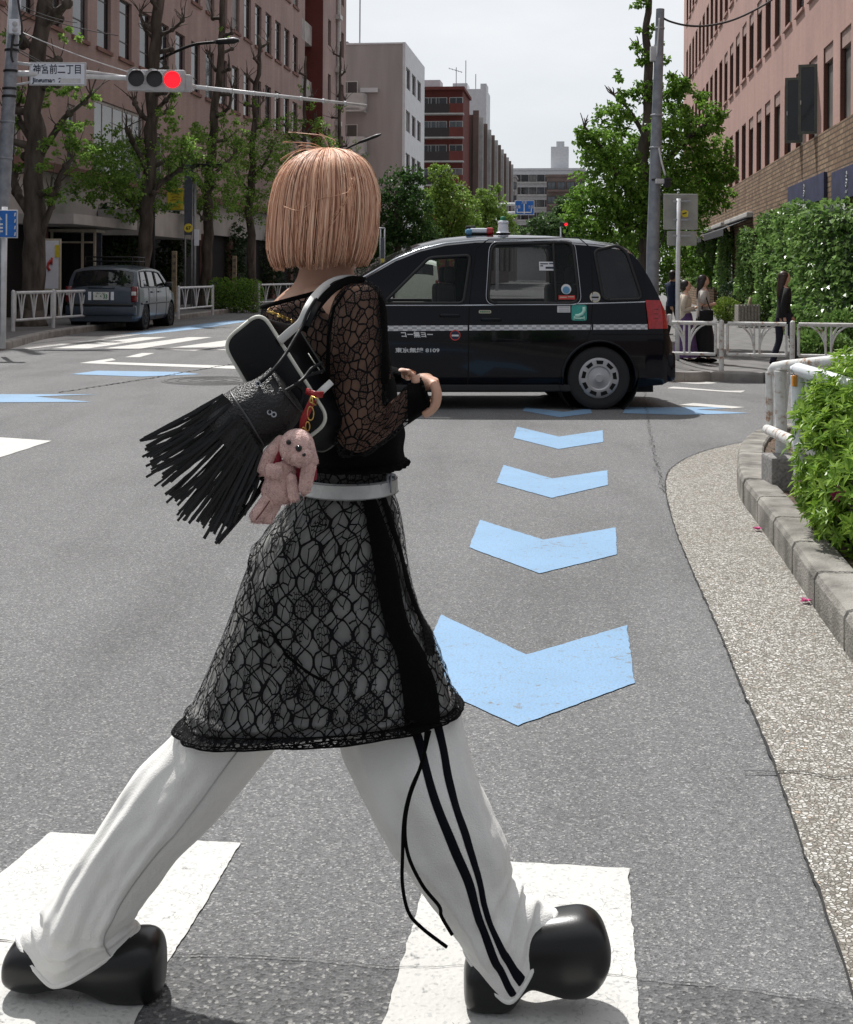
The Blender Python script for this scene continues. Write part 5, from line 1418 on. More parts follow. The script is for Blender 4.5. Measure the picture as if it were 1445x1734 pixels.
def low(px, y0, y1, wpx, Y, label, lm, n, size=.09, name='shrub', group='shrubs before the brick base'):
    c = P(px, (y0 + y1) / 2, Y); k = Y / F
    hz = (y1 - y0) / 2 * k
    bl = [(c + Vector((rnd.uniform(-.3, .3) * wpx * k * .5, rnd.uniform(-.2, .2), rnd.uniform(-.15, .1) * hz)), Vector((wpx * k * .36, wpx * k * .4, hz * .85))) for _ in range(3)]
    return bush(name, label, 'shrub', bl, lm, n, size, None, group)
low(1232, 500, 548, 60, 38.5, 'low feathery yellow green shrub beside the woman with the black skirt', L_CON, 1500, .07)
low(1245, 470, 535, 60, 43, 'dark low shrub behind the feathery yellow green one', L_DARK, 1300)
low(1290, 495, 550, 60, 37.0, 'round leafy shrub just left of the woman in black', L_IVY, 1300)
low(1395, 560, 615, 110, 22.3, 'low spreading ivy shrub right behind the white guard rail', L_IVY, 2400)
low(1430, 520, 590, 80, 25.2, 'bright leafy shrub at the right edge behind the guard rail', L_IVY, 1600)
low(1143, 415, 520, 34, 52, 'yellowish shrub seen between the utility pole and the white sign post', L_LIGHT, 800)
# left side: clipped hedge and dark evergreens
k_ = 44 / F; c_ = P(397, 500, 44)
hb = []
for i in range(5): hb.append((c_ + Vector((-.62 + .31 * i, .05 * i, rnd.uniform(-.02, .02))), Vector((.32, .5, .58))))
bush('hedge', 'clipped mid green hedge block by the left kerb, right of the parked car', 'hedge', hb, L_MID, 4200, .07, .12, None, True, .2)
def dark(px, y0, y1, wpx, Y, label, n=1700):
    c = P(px, (y0 + y1) / 2, Y); kk = Y / F; hz = (y1 - y0) / 2 * kk; bl = []
    for i in range(4): bl.append((c + Vector((rnd.uniform(-.2, .2) * wpx * kk, rnd.uniform(-.3, .3), (-.6 + .4 * i) * hz)), Vector((wpx * kk * (.55 - .06 * i), wpx * kk * .5, hz * .42))))
    return bush('evergreen_shrub', label, 'shrub', bl, L_DARK, n, .16, .12, 'dark evergreens before the brown brick building', True, .2)
dark(205, 335, 500, 70, 41, 'tall dark evergreen above the roof basket of the parked car')
dark(150, 345, 430, 60, 41, 'dark evergreen beside the glass kiosk, left of the roof basket', 1500)
dark(290, 350, 500, 50, 46, 'dark evergreen behind the yellow banner', 1500)
dark(388, 380, 490, 60, 56, 'dark evergreen rising above the clipped hedge')
dark(450, 370, 500, 60, 62, 'dark evergreen behind the gap left of the neck of the woman in lace')
dark(520, 350, 500, 70, 66, 'dark evergreen hidden mostly by the head of the woman in lace', 1200)
dark(590, 340, 500, 70, 72, 'dark evergreen at the end of the brown brick building', 1500)
dark(18, 420, 520, 50, 36, 'dark evergreen at the left edge behind the blue lane sign', 1500)
# near azalea
bl = []
for px, py, Y, rx, rz_ in ((1450, 800, 5.9, .26, .34), (1500, 720, 6.1, .36, .36), (1425, 760, 6.1, .22, .30), (1440, 690, 6.4, .22, .24), (1560, 760, 6.0, .4, .42), (1470, 850, 5.6, .22, .24), (1620, 720, 6.3, .45, .45), (1410, 705, 6.3, .15, .19), (1700, 760, 6.2, .4, .42), (1400, 840, 6.0, .11, .14)):
    bl.append((P(px, py, Y), Vector((rx, rx * 1.1, rz_))))
az = MB(); t = thing('azalea_bush', 'bright green azalea bush with long leaves spilling over the near kerb', 'bush', G(1480, 900, .12))
st_ = MB()
for c, r in bl:
    for _ in range(9):
        e = c + Vector((rnd.uniform(-.6, .6) * r.x, rnd.uniform(-.6, .6) * r.y, rnd.uniform(-.2, .5) * r.z)); s_ = Vector((c.x + rnd.uniform(-.2, .2) * r.x, c.y + .1, .08)); limb(st_, [s_, s_.lerp(e, .5) + rv() * .05, e], .012, .004, 5, .02)
st_.build('stem', M_BARK, t, True)
for c, r in bl:
    n = int(260 * (r.x * r.z) / .09) + 40
    for _ in range(n):                                     # whorls of leaves at shoot tips
        v = rv().normalized(); q = 1.0 - .45 * rnd.random() ** 2 + .16 * noise.noise(v * 2.7 + c * 3)
        tip = c + Vector((v.x * r.x, v.y * r.y, v.z * r.z)) * q
        if tip.z < .13: continue
        ax = (v + Vector((0, 0, .8)) + rv() * .4).normalized(); o_ = ax.orthogonal().normalized(); o2 = ax.cross(o_); a0 = rnd.random() * 6
        for k in range(rnd.randint(6, 9)):
            a = a0 + k * 2.4; d = (o_ * math.cos(a) + o2 * math.sin(a)) + ax * rnd.uniform(.05, .9); s_ = rnd.uniform(.038, .066)
            leaf(az, tip + ax * .003 * k, d, s_ * .34, s_, ax, .18)
az.build('foliage', L_AZA, t)
fl = MB()
for px, py in ((1421, 830), (1415, 838)):
    c = P(px, py, 5.72)
    for k in range(6): leaf(fl, c, Vector((math.cos(k), -.6, math.sin(k))), .022, .034, Vector((0, -1, .2)), .3)
fl.build('flower', M_PINK, t)
for k, (px, py, lab) in enumerate(((1283, 897, 'fallen pink petal on the gravel gutter by the kerb, the farther one'), (1365, 1019, 'fallen pink blossom on the gravel gutter by the kerb, the nearer and larger one'))):
    c = G(px, py, .012); fl = MB()
    for q in range(5): leaf(fl, c, Vector((math.cos(q * 1.3 + k), math.sin(q * 1.3 + k), rnd.uniform(.1, .6))), .022, .03, Vector((0, 0, 1)), .35)
    tag(fl.build('fallen_petal', M_PINK), lab, 'petal')
lit = MB(); c = G(1085, 1690, .01)
# leaf litter in the bed
for _ in range(260):
    u = rnd.random(); i = rnd.randrange(len(inner)); p = inner[i] + Vector((rnd.uniform(0, .8), rnd.uniform(0, .3), 0)); p.z = .15 + .02 * rnd.random()
    leaf(lit, p, Vector((rnd.uniform(-1, 1), rnd.uniform(-1, 1), rnd.uniform(-.2, .4))), .018, .04, Vector((rnd.uniform(-.5, .5), rnd.uniform(-.5, .5), 1)), .1)
o = lit.build('leaf_litter', mat('dry leaf', (.14, .08, .04), .8, var=.5, scale=30)); o['kind'] = 'stuff'
# ================================================================ street furniture
def rusty_white():
    m = new_mat('chipped white paint'); t = NT(m); tc = t.n('TexCoord').outputs['Object']
    n = t.n('TexNoise', {'Vector': tc, 'Scale': 9.0, 'Detail': 8.0, 'Roughness': .7}).outputs['Fac']
    n2 = t.n('TexNoise', {'Vector': tc, 'Scale': 40.0, 'Detail': 3.0}).outputs['Fac']
    c = t.ramp(n, [(.40, (.66, .67, .66)), (.56, (.55, .55, .53)), (.63, (.30, .17, .10)), (.72, (.14, .06, .03))])
    t.link(c, 'Base Color'); t.b.inputs['Roughness'].default_value = .5; t.bump(n, .3, .004)
    return m
M_RAILW = rusty_white()
M_RAILC = mat('white rail paint', (.60, .62, .64), .45, scale=6, var=.12)
M_RUST = mat('rust', (.20, .085, .04), .9, scale=30, col2=(.36, .30, .26), detail=8)
M_ORANGE = mat('orange reflector', (.55, .22, .03), .4)
M_SIGNB = mat('blue sign face', (.012, .13, .46), .4, var=.08)
M_SIGNBACK = mat('grey sign back', (.28, .29, .27), .55, metal=.2, scale=5, col2=(.36, .37, .35))
M_YELL = mat('yellow banner', (.50, .42, .03), .7, var=.12, scale=9)
M_YELLS = mat('yellow sticker', (.75, .62, .05), .5)
M_TOTEM = mat('slate totem', (.07, .085, .115), .5, var=.15)
M_POST = mat('tan timber post', (.30, .25, .17), .8, var=.2, scale=30)
M_HOUS = mat('signal housing', (.50, .51, .53), .5, var=.08)
M_LENS = mat('dark lamp lens', (.025, .024, .026), .25, spec=.6)
M_RED = mat('lit red lamp', (.5, .01, .02), .4, emit=(1.0, .008, .018), estr=1.5, var=.02)
M_BLACKM = mat('black metal', (.02, .02, .022), .5, metal=.3)
M_CABLE = mat('cable', (.03, .03, .032), .7)
def guard_rail(name, label, A, B, n, h, mtl, group, r=.030, style='arch', base=.0, first_extra=True, low=.26):
    """posts, two rails and curved infill bars between ground points A and B"""
    t = thing(name, label, 'guard rail', (A + B) / 2, 0, group)
    d = B - A; L = d.length; u = d.normalized(); z = Vector((0, 0, 1))
    def at(f, hh): return A + d * f + z * hh
    for i in range(n + 1):
        mb = MB(); mb.tube([at(i / n, -.05), at(i / n, h + .02)], r * 1.25, 12); mb.ell(at(i / n, h + .02), (r * 1.25,) * 3, None, 10, 6)
        mb.build('post', mtl, t, True, auto=R(50))
    for i in range(n):
        f0, f1 = i / n + .055 / L * 1.6, (i + 1) / n - .055 / L * 1.6; w = (f1 - f0) * L
        def bar(nm, pts, rr):
            mb = MB(); mb.tube(pts, rr, 8); mb.build(nm, mtl, t, True, auto=R(50))
        bar('top_rail', [at(f0, h), at(f1, h)], r); bar('bottom_rail', [at(f0, low), at(f1, low)], r * .85)
        bar('end_bar', [at(f0, low), at(f0, h)], r * .7); bar('end_bar', [at(f1, low), at(f1, h)], r * .7)
        if style == 'arch':
            m_ = (f0 + f1) / 2; g = .045 * (f1 - f0)
            for s_ in (-1, 1):
                fb = m_ + s_ * g
                bar('upright_bar', [at(fb, low), at(fb, h)], r * .55)
                fe = m_ + s_ * (f1 - f0) * .42
                for k, (reach, y0) in enumerate(((.43, .06), (.24, .16))):
                    fe = m_ + s_ * (f1 - f0) * reach; pts = []
                    for q in range(11):
                        a = q / 10 * math.pi / 2
                        pts.append(at(fb + (fe - fb) * math.sin(a) ** 1.0 if False else fb + (fe - fb) * (1 - math.cos(a)), low + (h - low) * (y0 + (1 - y0) * math.sin(a) ** .9)))
                    bar('curved_bar', pts, r * .5)
        else:
            for k in range(3):
                c = f0 + (f1 - f0) * (k + .5) / 3; g = (f1 - f0) / 6 * .62
                for s_ in (-1, 1): bar('slanted_bar', [at(c, low), at(c + s_ * g * .6, h * .75 + low * .25), at(c + s_ * g, h)], r * .5)
                bar('upright_bar', [at(c, low), at(c, h)], r * .4)
    return t
RG = 'white guard rails on the far right pavement'
a = G(1222, 627, .15); b = G(1342, 629.5, .15); u_ = b - a
guard_rail('guard_rail', 'rusty white guard rail on the far kerb in front of the walking people', a - u_, a + u_ * 3, 4, .70, M_RAILW, None, .030, 'arch', 0, True, .24)
LG = 'white guard rails along the left kerb'
z_ = .13
guard_rail('guard_rail', 'white guard rail left of the parked blue car, in front of the thickest tree', G(22, 561, z_), G(150, 550, z_), 2, .78, M_RAILC, LG, .034, 'fan', 0, True, .22)
guard_rail('guard_rail', 'white guard rail between the parked blue car and the clipped hedge', G(302, 537, z_), G(360, 530.5, z_), 1, .80, M_RAILC, LG, .034, 'fan', 0, True, .22)
guard_rail('guard_rail', 'short piece of white guard rail right of the clipped hedge, by the box bag', G(438, 523, z_), G(500, 518, z_), 1, .82, M_RAILC, LG, .034, 'fan', 0, True, .22)
# near guard rail at the planting bed: two bays meeting at a corner
p1 = P(1322, 760, 7.62); p1.z = .15
nr = thing('guard_rail', 'nearest white guard rail, two chipped posts standing on the corner kerb beside the azalea', 'guard rail', (p1.x, p1.y, .12))
q0, q1 = P(1321, 628, 7.62), P(1324, 772, 7.62)
e0, e1 = P(1352, 636, 6.55), P(1359, 826, 6.55)
def nb(nm, pts, r, m=M_RAILW, n=12):
    mb = MB(); mb.tube(pts, r, n); return mb.build(nm, m, nr, True, auto=R(50))
nb('post', [q1, q0], .036); nb('post', [e1, e0], .040, M_RAILC)
o = nb('post_foot', [P(1359, 806, 6.549), P(1359.8, 828, 6.549)], .042, M_RUST)
top1 = P(1310, 626, 7.3)
nb('top_rail', [P(1309, 628, 7.75), P(1313, 622, 7.7), P(1330, 619, 7.6), P(1400, 612, 7.3), P(1520, 600, 6.9)], .032)
nb('top_rail', [P(1346, 630, 6.56), P(1352, 626, 6.55), P(1400, 640, 6.3), P(1490, 668, 6.0)], .036, M_RAILC)
nb('bottom_rail', [P(1300, 727, 7.75), P(1330, 741, 6.9), P(1354, 752, 6.55), P(1420, 784, 6.1)], .030)
nb('end_bar', [P(1303, 630, 7.74), P(1304, 730, 7.74)], .022)
for x0, x1 in ((1309, 1316), (1314, 1319), (1319, 1317), (1325, 1320), (1331, 1322), (1337, 1324)): nb('fan_bar', [P(x0, 630, 7.72), P((x0 + x1) / 2 + 1, 690, 7.68), P(x1, 735, 7.64)], .0085, M_RAILW, 6)
for x0, x1 in ((1366, 1384), (1372, 1392), (1380, 1402)): nb('fan_bar', [P(x0, 634, 6.5), P(x0 + 6, 690, 6.42), P(x1, 765, 6.3)], .012, M_RAILC, 6)
mb = MB(); mb.bbox(P(1345.5, 645, 6.52), (.020, .03, .055), .004); mb.build('orange_reflector', M_ORANGE, nr, False)
fb_ = MB(); c = P(1333, 790, 7.5); c.z = .20; fb_.bbox(c, (.24, .24, .20), .015); tag(fb_.build('footing_block', mat('grey speckled concrete', (.16, .155, .15), .9, scale=60, col2=(.30, .29, .28), bump=.5)), 'grey concrete footing block under the farther post of the nearest rail', 'concrete block')
# ---- left signal pole with its arm, signal and name plate
SY = 25.0
pb0 = P(-14, 606, SY); pb0.z = .10
pole = thing('signal_pole', 'leaning grey concrete signal pole at the left edge with a long tapering arm', 'pole', pb0)
mb = MB(); mb.tube([pb0, P(4, 346, SY), P(14, 190, SY), P(27, -30, SY)], [.15, .135, .125, .112], 16); mb.build('shaft', M_POLEC, pole, True)
for y in (85, 120, 150, 163, 268, 206):
    mb = MB(); x = 27 - (y + 30) * .0595; mb.tube([P(x, y - 2.0, SY), P(x, y + 2.0, SY)], .138, 14); mb.build('clamp_band', M_POLEC if y in (206, 268) else M_BLACKM, pole, True)
mb = MB(); mb.tube([P(14, 124, SY), P(50, 124.5, 25.1), P(215, 132, 25.9), P(330, 147, 26.5)], [.055, .055, .05, .045], 10); mb.tube([P(330, 147, 26.5), P(470, 162, 27.6), P(621, 178.5, 28.7)], [.045, .038, .028], 10)
mb.tube([P(17, 105, SY), P(120, 117, 25.4), P(212, 130, 25.9)], .03, 8); mb.tube([P(13, 146, SY), P(80, 134, 25.3), P(140, 128, 25.6)], .022, 8)
for x in (350, 392, 430, 470, 510, 548, 585): f = (x - 330) / 291; mb.tube([P(x - 2, 147 + 31.5 * f, 26.5 + 2.2 * f), P(x + 2, 147.3 + 31.5 * f, 26.5 + 2.2 * f)], .05, 8)
mb.build('arm', M_RAILC, pole, True)
mb = MB(); mb.bbox(P(25, 45, SY - .16), (.20, .14, .28), .02); eq = mb.build('equipment_box', M_SIGNW, pole, False); mb = MB()
for y in (40, 50): mb.ell(P(25, y, SY - .24), (.05, .02, .05))
mb.build('speaker_grille', M_HOUS, eq, True)
mb = MB(); mb.tube(cr_pts([P(24, 58, SY - .2), P(22, 75, SY - .2), P(36, 72, SY - .25), P(37, 45, SY - .2), P(32, 10, SY - .2), P(28, -20, SY - .15)], 5), .022, 6); mb.tube(cr_pts([P(22, 60, SY - .2), P(19, 90, SY - .18), P(22, 105, SY - .18)], 5), .022, 6); mb.build('cable_loop', M_CABLE, pole, True)
# name plate
def framed(t, px0, px1, Y, m, me, dep=.05, fr=.03, name='plate', dy=0.0):
    a, b = P(*px0, Y), P(*px1, Y); c = (a + b) / 2; w, h = abs(b.x - a.x), abs(a.z - b.z)
    mb = MB(); mb.bbox(c, (w, dep, h), .008); e = mb.build(name, me, t, False)
    mb = MB(); mb.bbox(c - Vector((0, dep / 2 + .002, 0)), (w - 2 * fr, .006, h - 2 * fr), .002); mb.build(name + '_face', m, e, False)
    return e, c - Vector((0, dep / 2 + .006, 0)), w, h
sg = thing('street_name_sign', 'white crossing name plate lettered in blue Japanese characters, hanging on the signal arm', 'sign', P(97, 145, 25.2))
e, c, w, h = framed(sg, (50, 105), (146, 145), 25.15, M_SIGNW, M_HOUS, .05, .028)
mb = MB(); put_text(mb, '神宮前二丁目', .20, c + Vector((0, 0, .075)), (1, 0, 0), (0, 0, 1), .002, w * .84, bold=.0025); mb.build('name', M_INK, e, False)
mb = MB(); put_text(mb, 'Jingumae  2', .12, c + Vector((-.18 * w, 0, -.13)), (1, 0, 0), (0, 0, 1), .002, w * .52, bold=.004); mb.build('name_in_latin', M_INK, e, False)
mb = MB(); mb.box(c + Vector((.23 * w, -.002, -.135)), (w * .36, .003, .085)); mb.build('blank_patch', M_LETW, e, False)
# traffic signal
ts = thing('traffic_signal', 'grey three lamp traffic signal on the arm, right lamp lit red', 'traffic light', P(268, 158, 25.9))
TYs = 25.75
cs_ = [P(x, y, TYs) for x, y in ((231, 132), (262, 133), (292, 134.5))]
mb = MB(); c = (cs_[0] + cs_[2]) / 2; mb.bbox(c + Vector((.02, .10, -.02)), (1.16, .16, .42), .05); ho_ = mb.build('housing', M_HOUS, ts, True, auto=R(35))
mb = MB(); mb.bbox(P(285, 151, TYs + .25), (.95, .16, .10), .03); mb.build('lower_housing', M_HOUS, ts, True, auto=R(35))
mb = MB(); mb.bbox(P(316, 141, TYs + .2), (.22, .2, .34), .05); mb.tube([P(308, 141, TYs + .1), P(330, 147, TYs + .5)], .05, 8); mb.build('bracket', M_HOUS, ts, True, auto=R(35))
for i, p in enumerate(cs_):
    r = .165
    hd_ = MB(); rr = []
    for d_ in (0, 1):
        row = []
        for k in range(25):
            a = math.pi * (-.18 + 1.36 * k / 24); dpt = (.02 + .0 * d_) if d_ == 0 else .20 * (.35 + .65 * max(0, math.sin(a)))
            row.append(p + Vector((math.cos(a) * (r + .02), -dpt, math.sin(a) * (r + .02) + (-.01 if d_ else 0))))
        rr.append(row)
    inn = [[q + (p - q) * .045 for q in row] for row in rr]
    hd_.rings([rr[0], rr[1], [Vector((a.x, b_.y, a.z)) for a, b_ in zip(inn[1], rr[1])], inn[0]], False, False)
    hd_.build('hood', M_HOUS, ts, True)
    lm_ = MB(); lm_.lathe([(.001, .012), (r * .5, .010), (r * .92, .002), (r, 0)], p, (0, -1, 0), 28, cap=False); lm_.build('lamp', M_RED if i == 2 else M_LENS, ts, True)
# overhead wires at the left
wt = thing('overhead_wires', 'thin overhead wires running from the leaning signal pole towards the trees', 'wires', P(27, 60, SY))
for a, b_, sag in (((36, 18), (200, 60), 1), ((38, 55), (330, 150), 2), ((30, 82), (72, 106), 0), ((28, 86), (70, 108), 0), ((38, 10), (130, 38), 1)):
    mb = MB(); A, B = P(*a, SY), P(*b_, SY + 1.5); mb.tube([A.lerp(B, i / 12) - Vector((0, 0, sag * .05 * 4 * (i / 12) * (1 - i / 12))) for i in range(13)], .010, 5); mb.build('wire', M_CABLE if a[1] != 55 else M_HOUS, wt, True)
# blue lane sign on its own post
bs = thing('lane_sign', 'blue lane direction sign on a thin white post at the left edge', 'sign', G(5, 590, .13))
b0 = G(5, 590, .13); mb = MB(); by_ = b0.y; mb.tube([b0, P(8, 350, by_)], .045, 12); mb.build('post', M_RAILC, bs, True)
e, c, w, h = framed(bs, (-36, 355), (30, 403), by_ - .07, M_SIGNB, M_HOUS, .04, .014)
mb = MB()
def L_(px, py): return P(px, py, by_ - .096)
for seg in (((11, 362), (11, 398)), ((-14, 362), (-14, 398))): mb.prism([L_(seg[0][0] - 1.2, seg[0][1]), L_(seg[0][0] + 1.2, seg[0][1]), L_(seg[1][0] + 1.2, seg[1][1]), L_(seg[1][0] - 1.2, seg[1][1])], (0, -.003, 0))
for y in (360, 371, 382, 393): mb.prism([L_(25, y), L_(27, y), L_(26, y + 6), L_(24, y + 6)], (0, -.003, 0))
for cx_ in (-2, -27): mb.prism([L_(cx_, 364), L_(cx_ + 6, 372), L_(cx_ + 2, 372), L_(cx_ + 2, 396), L_(cx_ - 2, 396), L_(cx_ - 2, 372), L_(cx_ - 6, 372)], (0, -.003, 0))
for k in range(3): mb.prism([L_(0, 378 + 6 * k), L_(5, 378 + 6 * k), L_(5, 381 + 6 * k), L_(0, 381 + 6 * k)], (0, -.003, 0))
mb.build('arrows', M_LETW, e, False)
# map board, kiosk
MY = 33.5
mbd = thing('map_board', 'white street map board with a red mark in a cream frame behind the guard rail', 'notice board', P(85, 548, MY))
for x in (68.5, 101):
    mb = MB(); mb.bbox((P(x, 405, MY) + P(x, 540, MY)) / 2, (.07, .07, 135 * MY / F), .01); mb.build('leg', M_CREAM, mbd, False)
e, c, w, h = framed(mbd, (66, 404), (103, 492), MY - .02, M_SIGNW, M_CREAM, .08, .05, 'board')
mb = MB(); mb.tube([P(86, 440, MY - .08), P(82, 446, MY - .08), P(80, 452, MY - .08), P(84, 458, MY - .08)], .035, 5); mb.tube([P(88, 436, MY - .08), P(87, 448, MY - .08)], .03, 5); mb.build('red_mark', M_REDP, e, True)
mb = MB(); mb.box(P(97, 425, MY - .075), (.12, .012, .32)); mb.build('yellow_panel', M_YELLS, e, False)
mb = MB(); mb.box(P(74, 443, MY - .075), (.09, .012, .16)); mb.build('small_print', M_INK, e, False)
KY = 37.0
kk = thing('glass_kiosk', 'glass telephone kiosk with a pale frame between the map board and the parked car', 'kiosk', P(122, 500, KY))
x0, x1, yt, yb = 88, 160, 392, 505
A, B = P(x0, yt, KY), P(x1, yb, KY); zt, zb = A.z, .12
mb = MB()
for x in (A.x, B.x - .35, B.x):
    mb.bbox((x, KY, (zt + zb) / 2), (.07, .07, zt - zb), .01)
mb.bbox(((A.x + B.x) / 2, KY + .4, zt + .03), (B.x - A.x + .14, 1.0, .08), .01); mb.bbox(((A.x + B.x) / 2, KY, zt - .30), (B.x - A.x - .08, .06, .05), .005); mb.build('frame', M_CREAM, kk, False)
mb = MB(); mb.box(((A.x + B.x) / 2, KY + .02, (zt + zb) / 2), (B.x - A.x - .1, .012, zt - zb - .1)); mb.build('pane', M_GLASS, kk, False)
mb = MB(); mb.box(((A.x + B.x) / 2, KY + .8, (zt + zb) / 2), (B.x - A.x, .06, zt - zb - .02)); mb.build('back_wall', M_TOTEM, kk, False)
# yellow banner, totem, lamp
TYt = 43.0
tt_ = thing('bus_stop_totem', 'dark slate totem post with a round yellow number badge', 'signpost', P(321, 500, TYt))
A = P(313, 312, TYt); B = P(325, 500, TYt); zb = .13
mb = MB(); mb.bbox(((A.x + B.x) / 2, TYt, (A.z + 2.2) / 2 + .6), (B.x - A.x, .14, A.z - 1.8), .01); mb.build('panel', M_TOTEM, tt_, False)
mb = MB()
for x in (314, 325): q = P(x, 400, TYt); mb.tube([(q.x, TYt, zb), (q.x, TYt, A.z)], .03, 8)
q = P(329, 400, TYt); mb.tube([(q.x, TYt + .1, zb), (q.x, TYt + .1, A.z + .1)], .05, 10); mb.build('frame', M_GALV, tt_, True)
mb = MB(); mb.lathe([(.001, .02), (.14, .02), (.15, 0)], P(319, 386, TYt - .08), (0, -1, 0), 24, cap=False); bo_ = mb.build('yellow_badge', M_YELLS, tt_, True, auto=R(30))
mb = MB(); put_text(mb, '67', .16, P(319, 386.3, TYt - .103), (1, 0, 0), (0, 0, 1), .002, .17, bold=.004); mb.build('number', M_INK, bo_, False)
mb = MB(); mb.bbox(P(333, 402, TYt), (.16, .05, .55), .01); mb.build('timetable', M_SIGNW, tt_, False)
mb = MB(); mb.tube([P(325, 312, TYt), P(326, 285, TYt), P(335, 281, TYt)], .03, 8); mb.bbox(P(352, 280, TYt), (.95, .3, .10), .03); mb.build('lamp_arm', M_BLACKM, tt_, False)
yb_ = thing('yellow_banner', 'yellow banner with faint lettering hung left of the dark totem', 'banner', P(297, 355, TYt))
mb = MB(); A, B = P(283, 318, TYt), P(311, 356, TYt); rr = []
for i in range(9):
    rr.append([Vector((A.x + (B.x - A.x) * i / 8, TYt - .05 + .03 * math.sin(i * 1.1 + j * .4), A.z + (B.z - A.z) * j / 8)) for j in range(9)])
mb.rings(rr, False, False); ob = mb.build('cloth', M_YELL, yb_, True)
md = ob.modifiers.new('thickness', 'SOLIDIFY'); md.thickness = .004
mb = MB(); put_text(mb, 'とまれ', .15, P(297, 331, TYt - .09), (1, -.05, .12), (0, 0, 1), .001, .36, bold=.004) if False else None
mb = MB()
for y, x0, x1 in ((329, 289, 305), (334, 291, 306), (339, 288, 303), (350, 291, 305)): mb.tube([P(x0, y, TYt - .09), P((x0 + x1) / 2, y - 1.5, TYt - .09), P(x1, y + .5, TYt - .09)], .014, 5)
mb.build('faint_lettering', mat('olive print', (.22, .18, .02), .7), ob, False)
mb = MB(); mb.tube([P(282, 317, TYt), P(313, 318, TYt)], .02, 6); mb.tube([P(282, 356, TYt), P(313, 356, TYt)], .015, 6); mb.build('banner_rod', M_GALV, yb_, True)
for px, y0, y1, Y, lab in ((295.5, 425, 500, 40, 'tan marker post with dark vertical characters left of the totem'), (397.5, 433, 475, 46, 'tan marker post rising behind the clipped hedge')):
    A = P(px, y0, Y); t_ = thing('marker_post', lab, 'post', (A.x, Y, .12), 0, None)
    mb = MB(); mb.bbox((A.x, Y, (A.z + .12) / 2), (.15, .12, A.z - .12), .02); po = mb.build('post', M_POST, t_, False)
    mb = MB()
    for k, ch in enumerate('環境美化'): put_text(mb, ch, .11, (A.x, Y - .062, A.z - .18 - .22 * k), (1, 0, 0), (0, 0, 1), .001, None)
    mb.build('characters', M_INK, po, False)
# street lamps on the left
def lamp(label, Y, base_px, pts, head, hl, hh):
    b_ = P(base_px, 500, Y); b_.z = .12; t_ = thing('street_lamp', label, 'street lamp', b_, 0, 'street lamps on the left pavement')
    top = P(*pts[0], Y); mb = MB(); mb.tube([b_, top], [.09, .06], 12); mb.build('pole', M_BLACKM, t_, True)
    mb = MB(); mb.tube(cr_pts([P(x, y, Y - .2 * i) for i, (x, y) in enumerate(pts)], 5), .045, 8); mb.build('arm', M_BLACKM, t_, True)
    mb = MB(); c0_, c1_ = P(*head[0], Y - .5), P(*head[1], Y - .5)
    mb.tube([c0_, c0_.lerp(c1_, .2), c0_.lerp(c1_, .8), c1_], [hh * .5, hh, hh * 1.05, hh * .5], 12); ho = mb.build('head', M_BLACKM, t_, True)
    mb = MB(); mb.tube([c0_.lerp(c1_, .55) + Vector((0, 0, hh * .25)), c0_.lerp(c1_, .8) + Vector((0, 0, hh * .25)), c1_ + Vector((0, 0, hh * .15))], [hh * .9, hh * .95, hh * .4], 12); mb.build('cover', M_HOUS, ho, True)
lamp('street lamp with a pale topped head reaching out beside the red signal lamp', 38, 258, [(259, 105), (275, 98), (300, 86), (330, 75), (365, 71)], ((362, 71), (405, 68)), 1, .085)
lamp('farther street lamp whose dark head reaches out above the pink blond hair', 60, 573, [(574, 262), (590, 250), (612, 240)], ((606, 242), (646, 227)), 1, .07)
# slim grey roadside post right of the head
t_ = thing('roadside_post', 'slim grey double post with a small yellow plate right of the pink blond hair', 'post', P(648, 500, 48))
mb = MB()
for x in (644.5, 651.5): a = P(x, 386, 48); mb.tube([(a.x, 48, .1), a], .03, 8)
mb.tube([P(636, 386, 48), P(652, 386, 48)], .03, 8); mb.build('frame', M_GALV, t_, True)
mb = MB(); mb.bbox(P(648, 420, 48), (.13, .06, .75), .01); po = mb.build('panel', M_TOTEM, t_, False); mb = MB(); mb.bbox(P(648, 441, 47.9), (.13, .06, .14), .01); mb.build('yellow_plate', M_YELLS, t_, False)
# blue overhead sign far down the street
OY = 112.0
os_ = thing('overhead_sign', 'distant blue overhead lane direction sign on white arms above the taxi roof', 'road sign', P(846, 450, OY))
b_ = P(842, 500, OY); mb = MB(); mb.tube([(b_.x, OY, 0), (b_.x, OY, P(0, 340, OY).z)], .14, 10); mb.tube([P(842, 346, OY), P(890, 345, OY)], .12, 8); mb.tube([P(842, 361, OY), P(890, 360, OY)], .12, 8); mb.build('gantry', M_RAILC, os_, True)
e, c, w, h = framed(os_, (872, 339), (905, 364), OY - .2, M_SIGNB, M_LETW, .08, .05)
mb = MB()
def O_(px, py): return P(px, py, OY - .27)
for a, b2 in (((888, 345), (888, 362)), ((876, 359.5), (900, 359.5)), ((876, 359.5), (876, 353)), ((900, 359.5), (900, 353))): mb.tube([O_(*a), O_(*b2)], .05, 5)
for x, y in ((888, 343.5), (877, 351), (899, 351)): put_text(mb, '方面', .30, O_(x, y - .5), (1, 0, 0), (0, 0, 1), .005, .45)
mb.build('arrows', M_LETW, e, False)
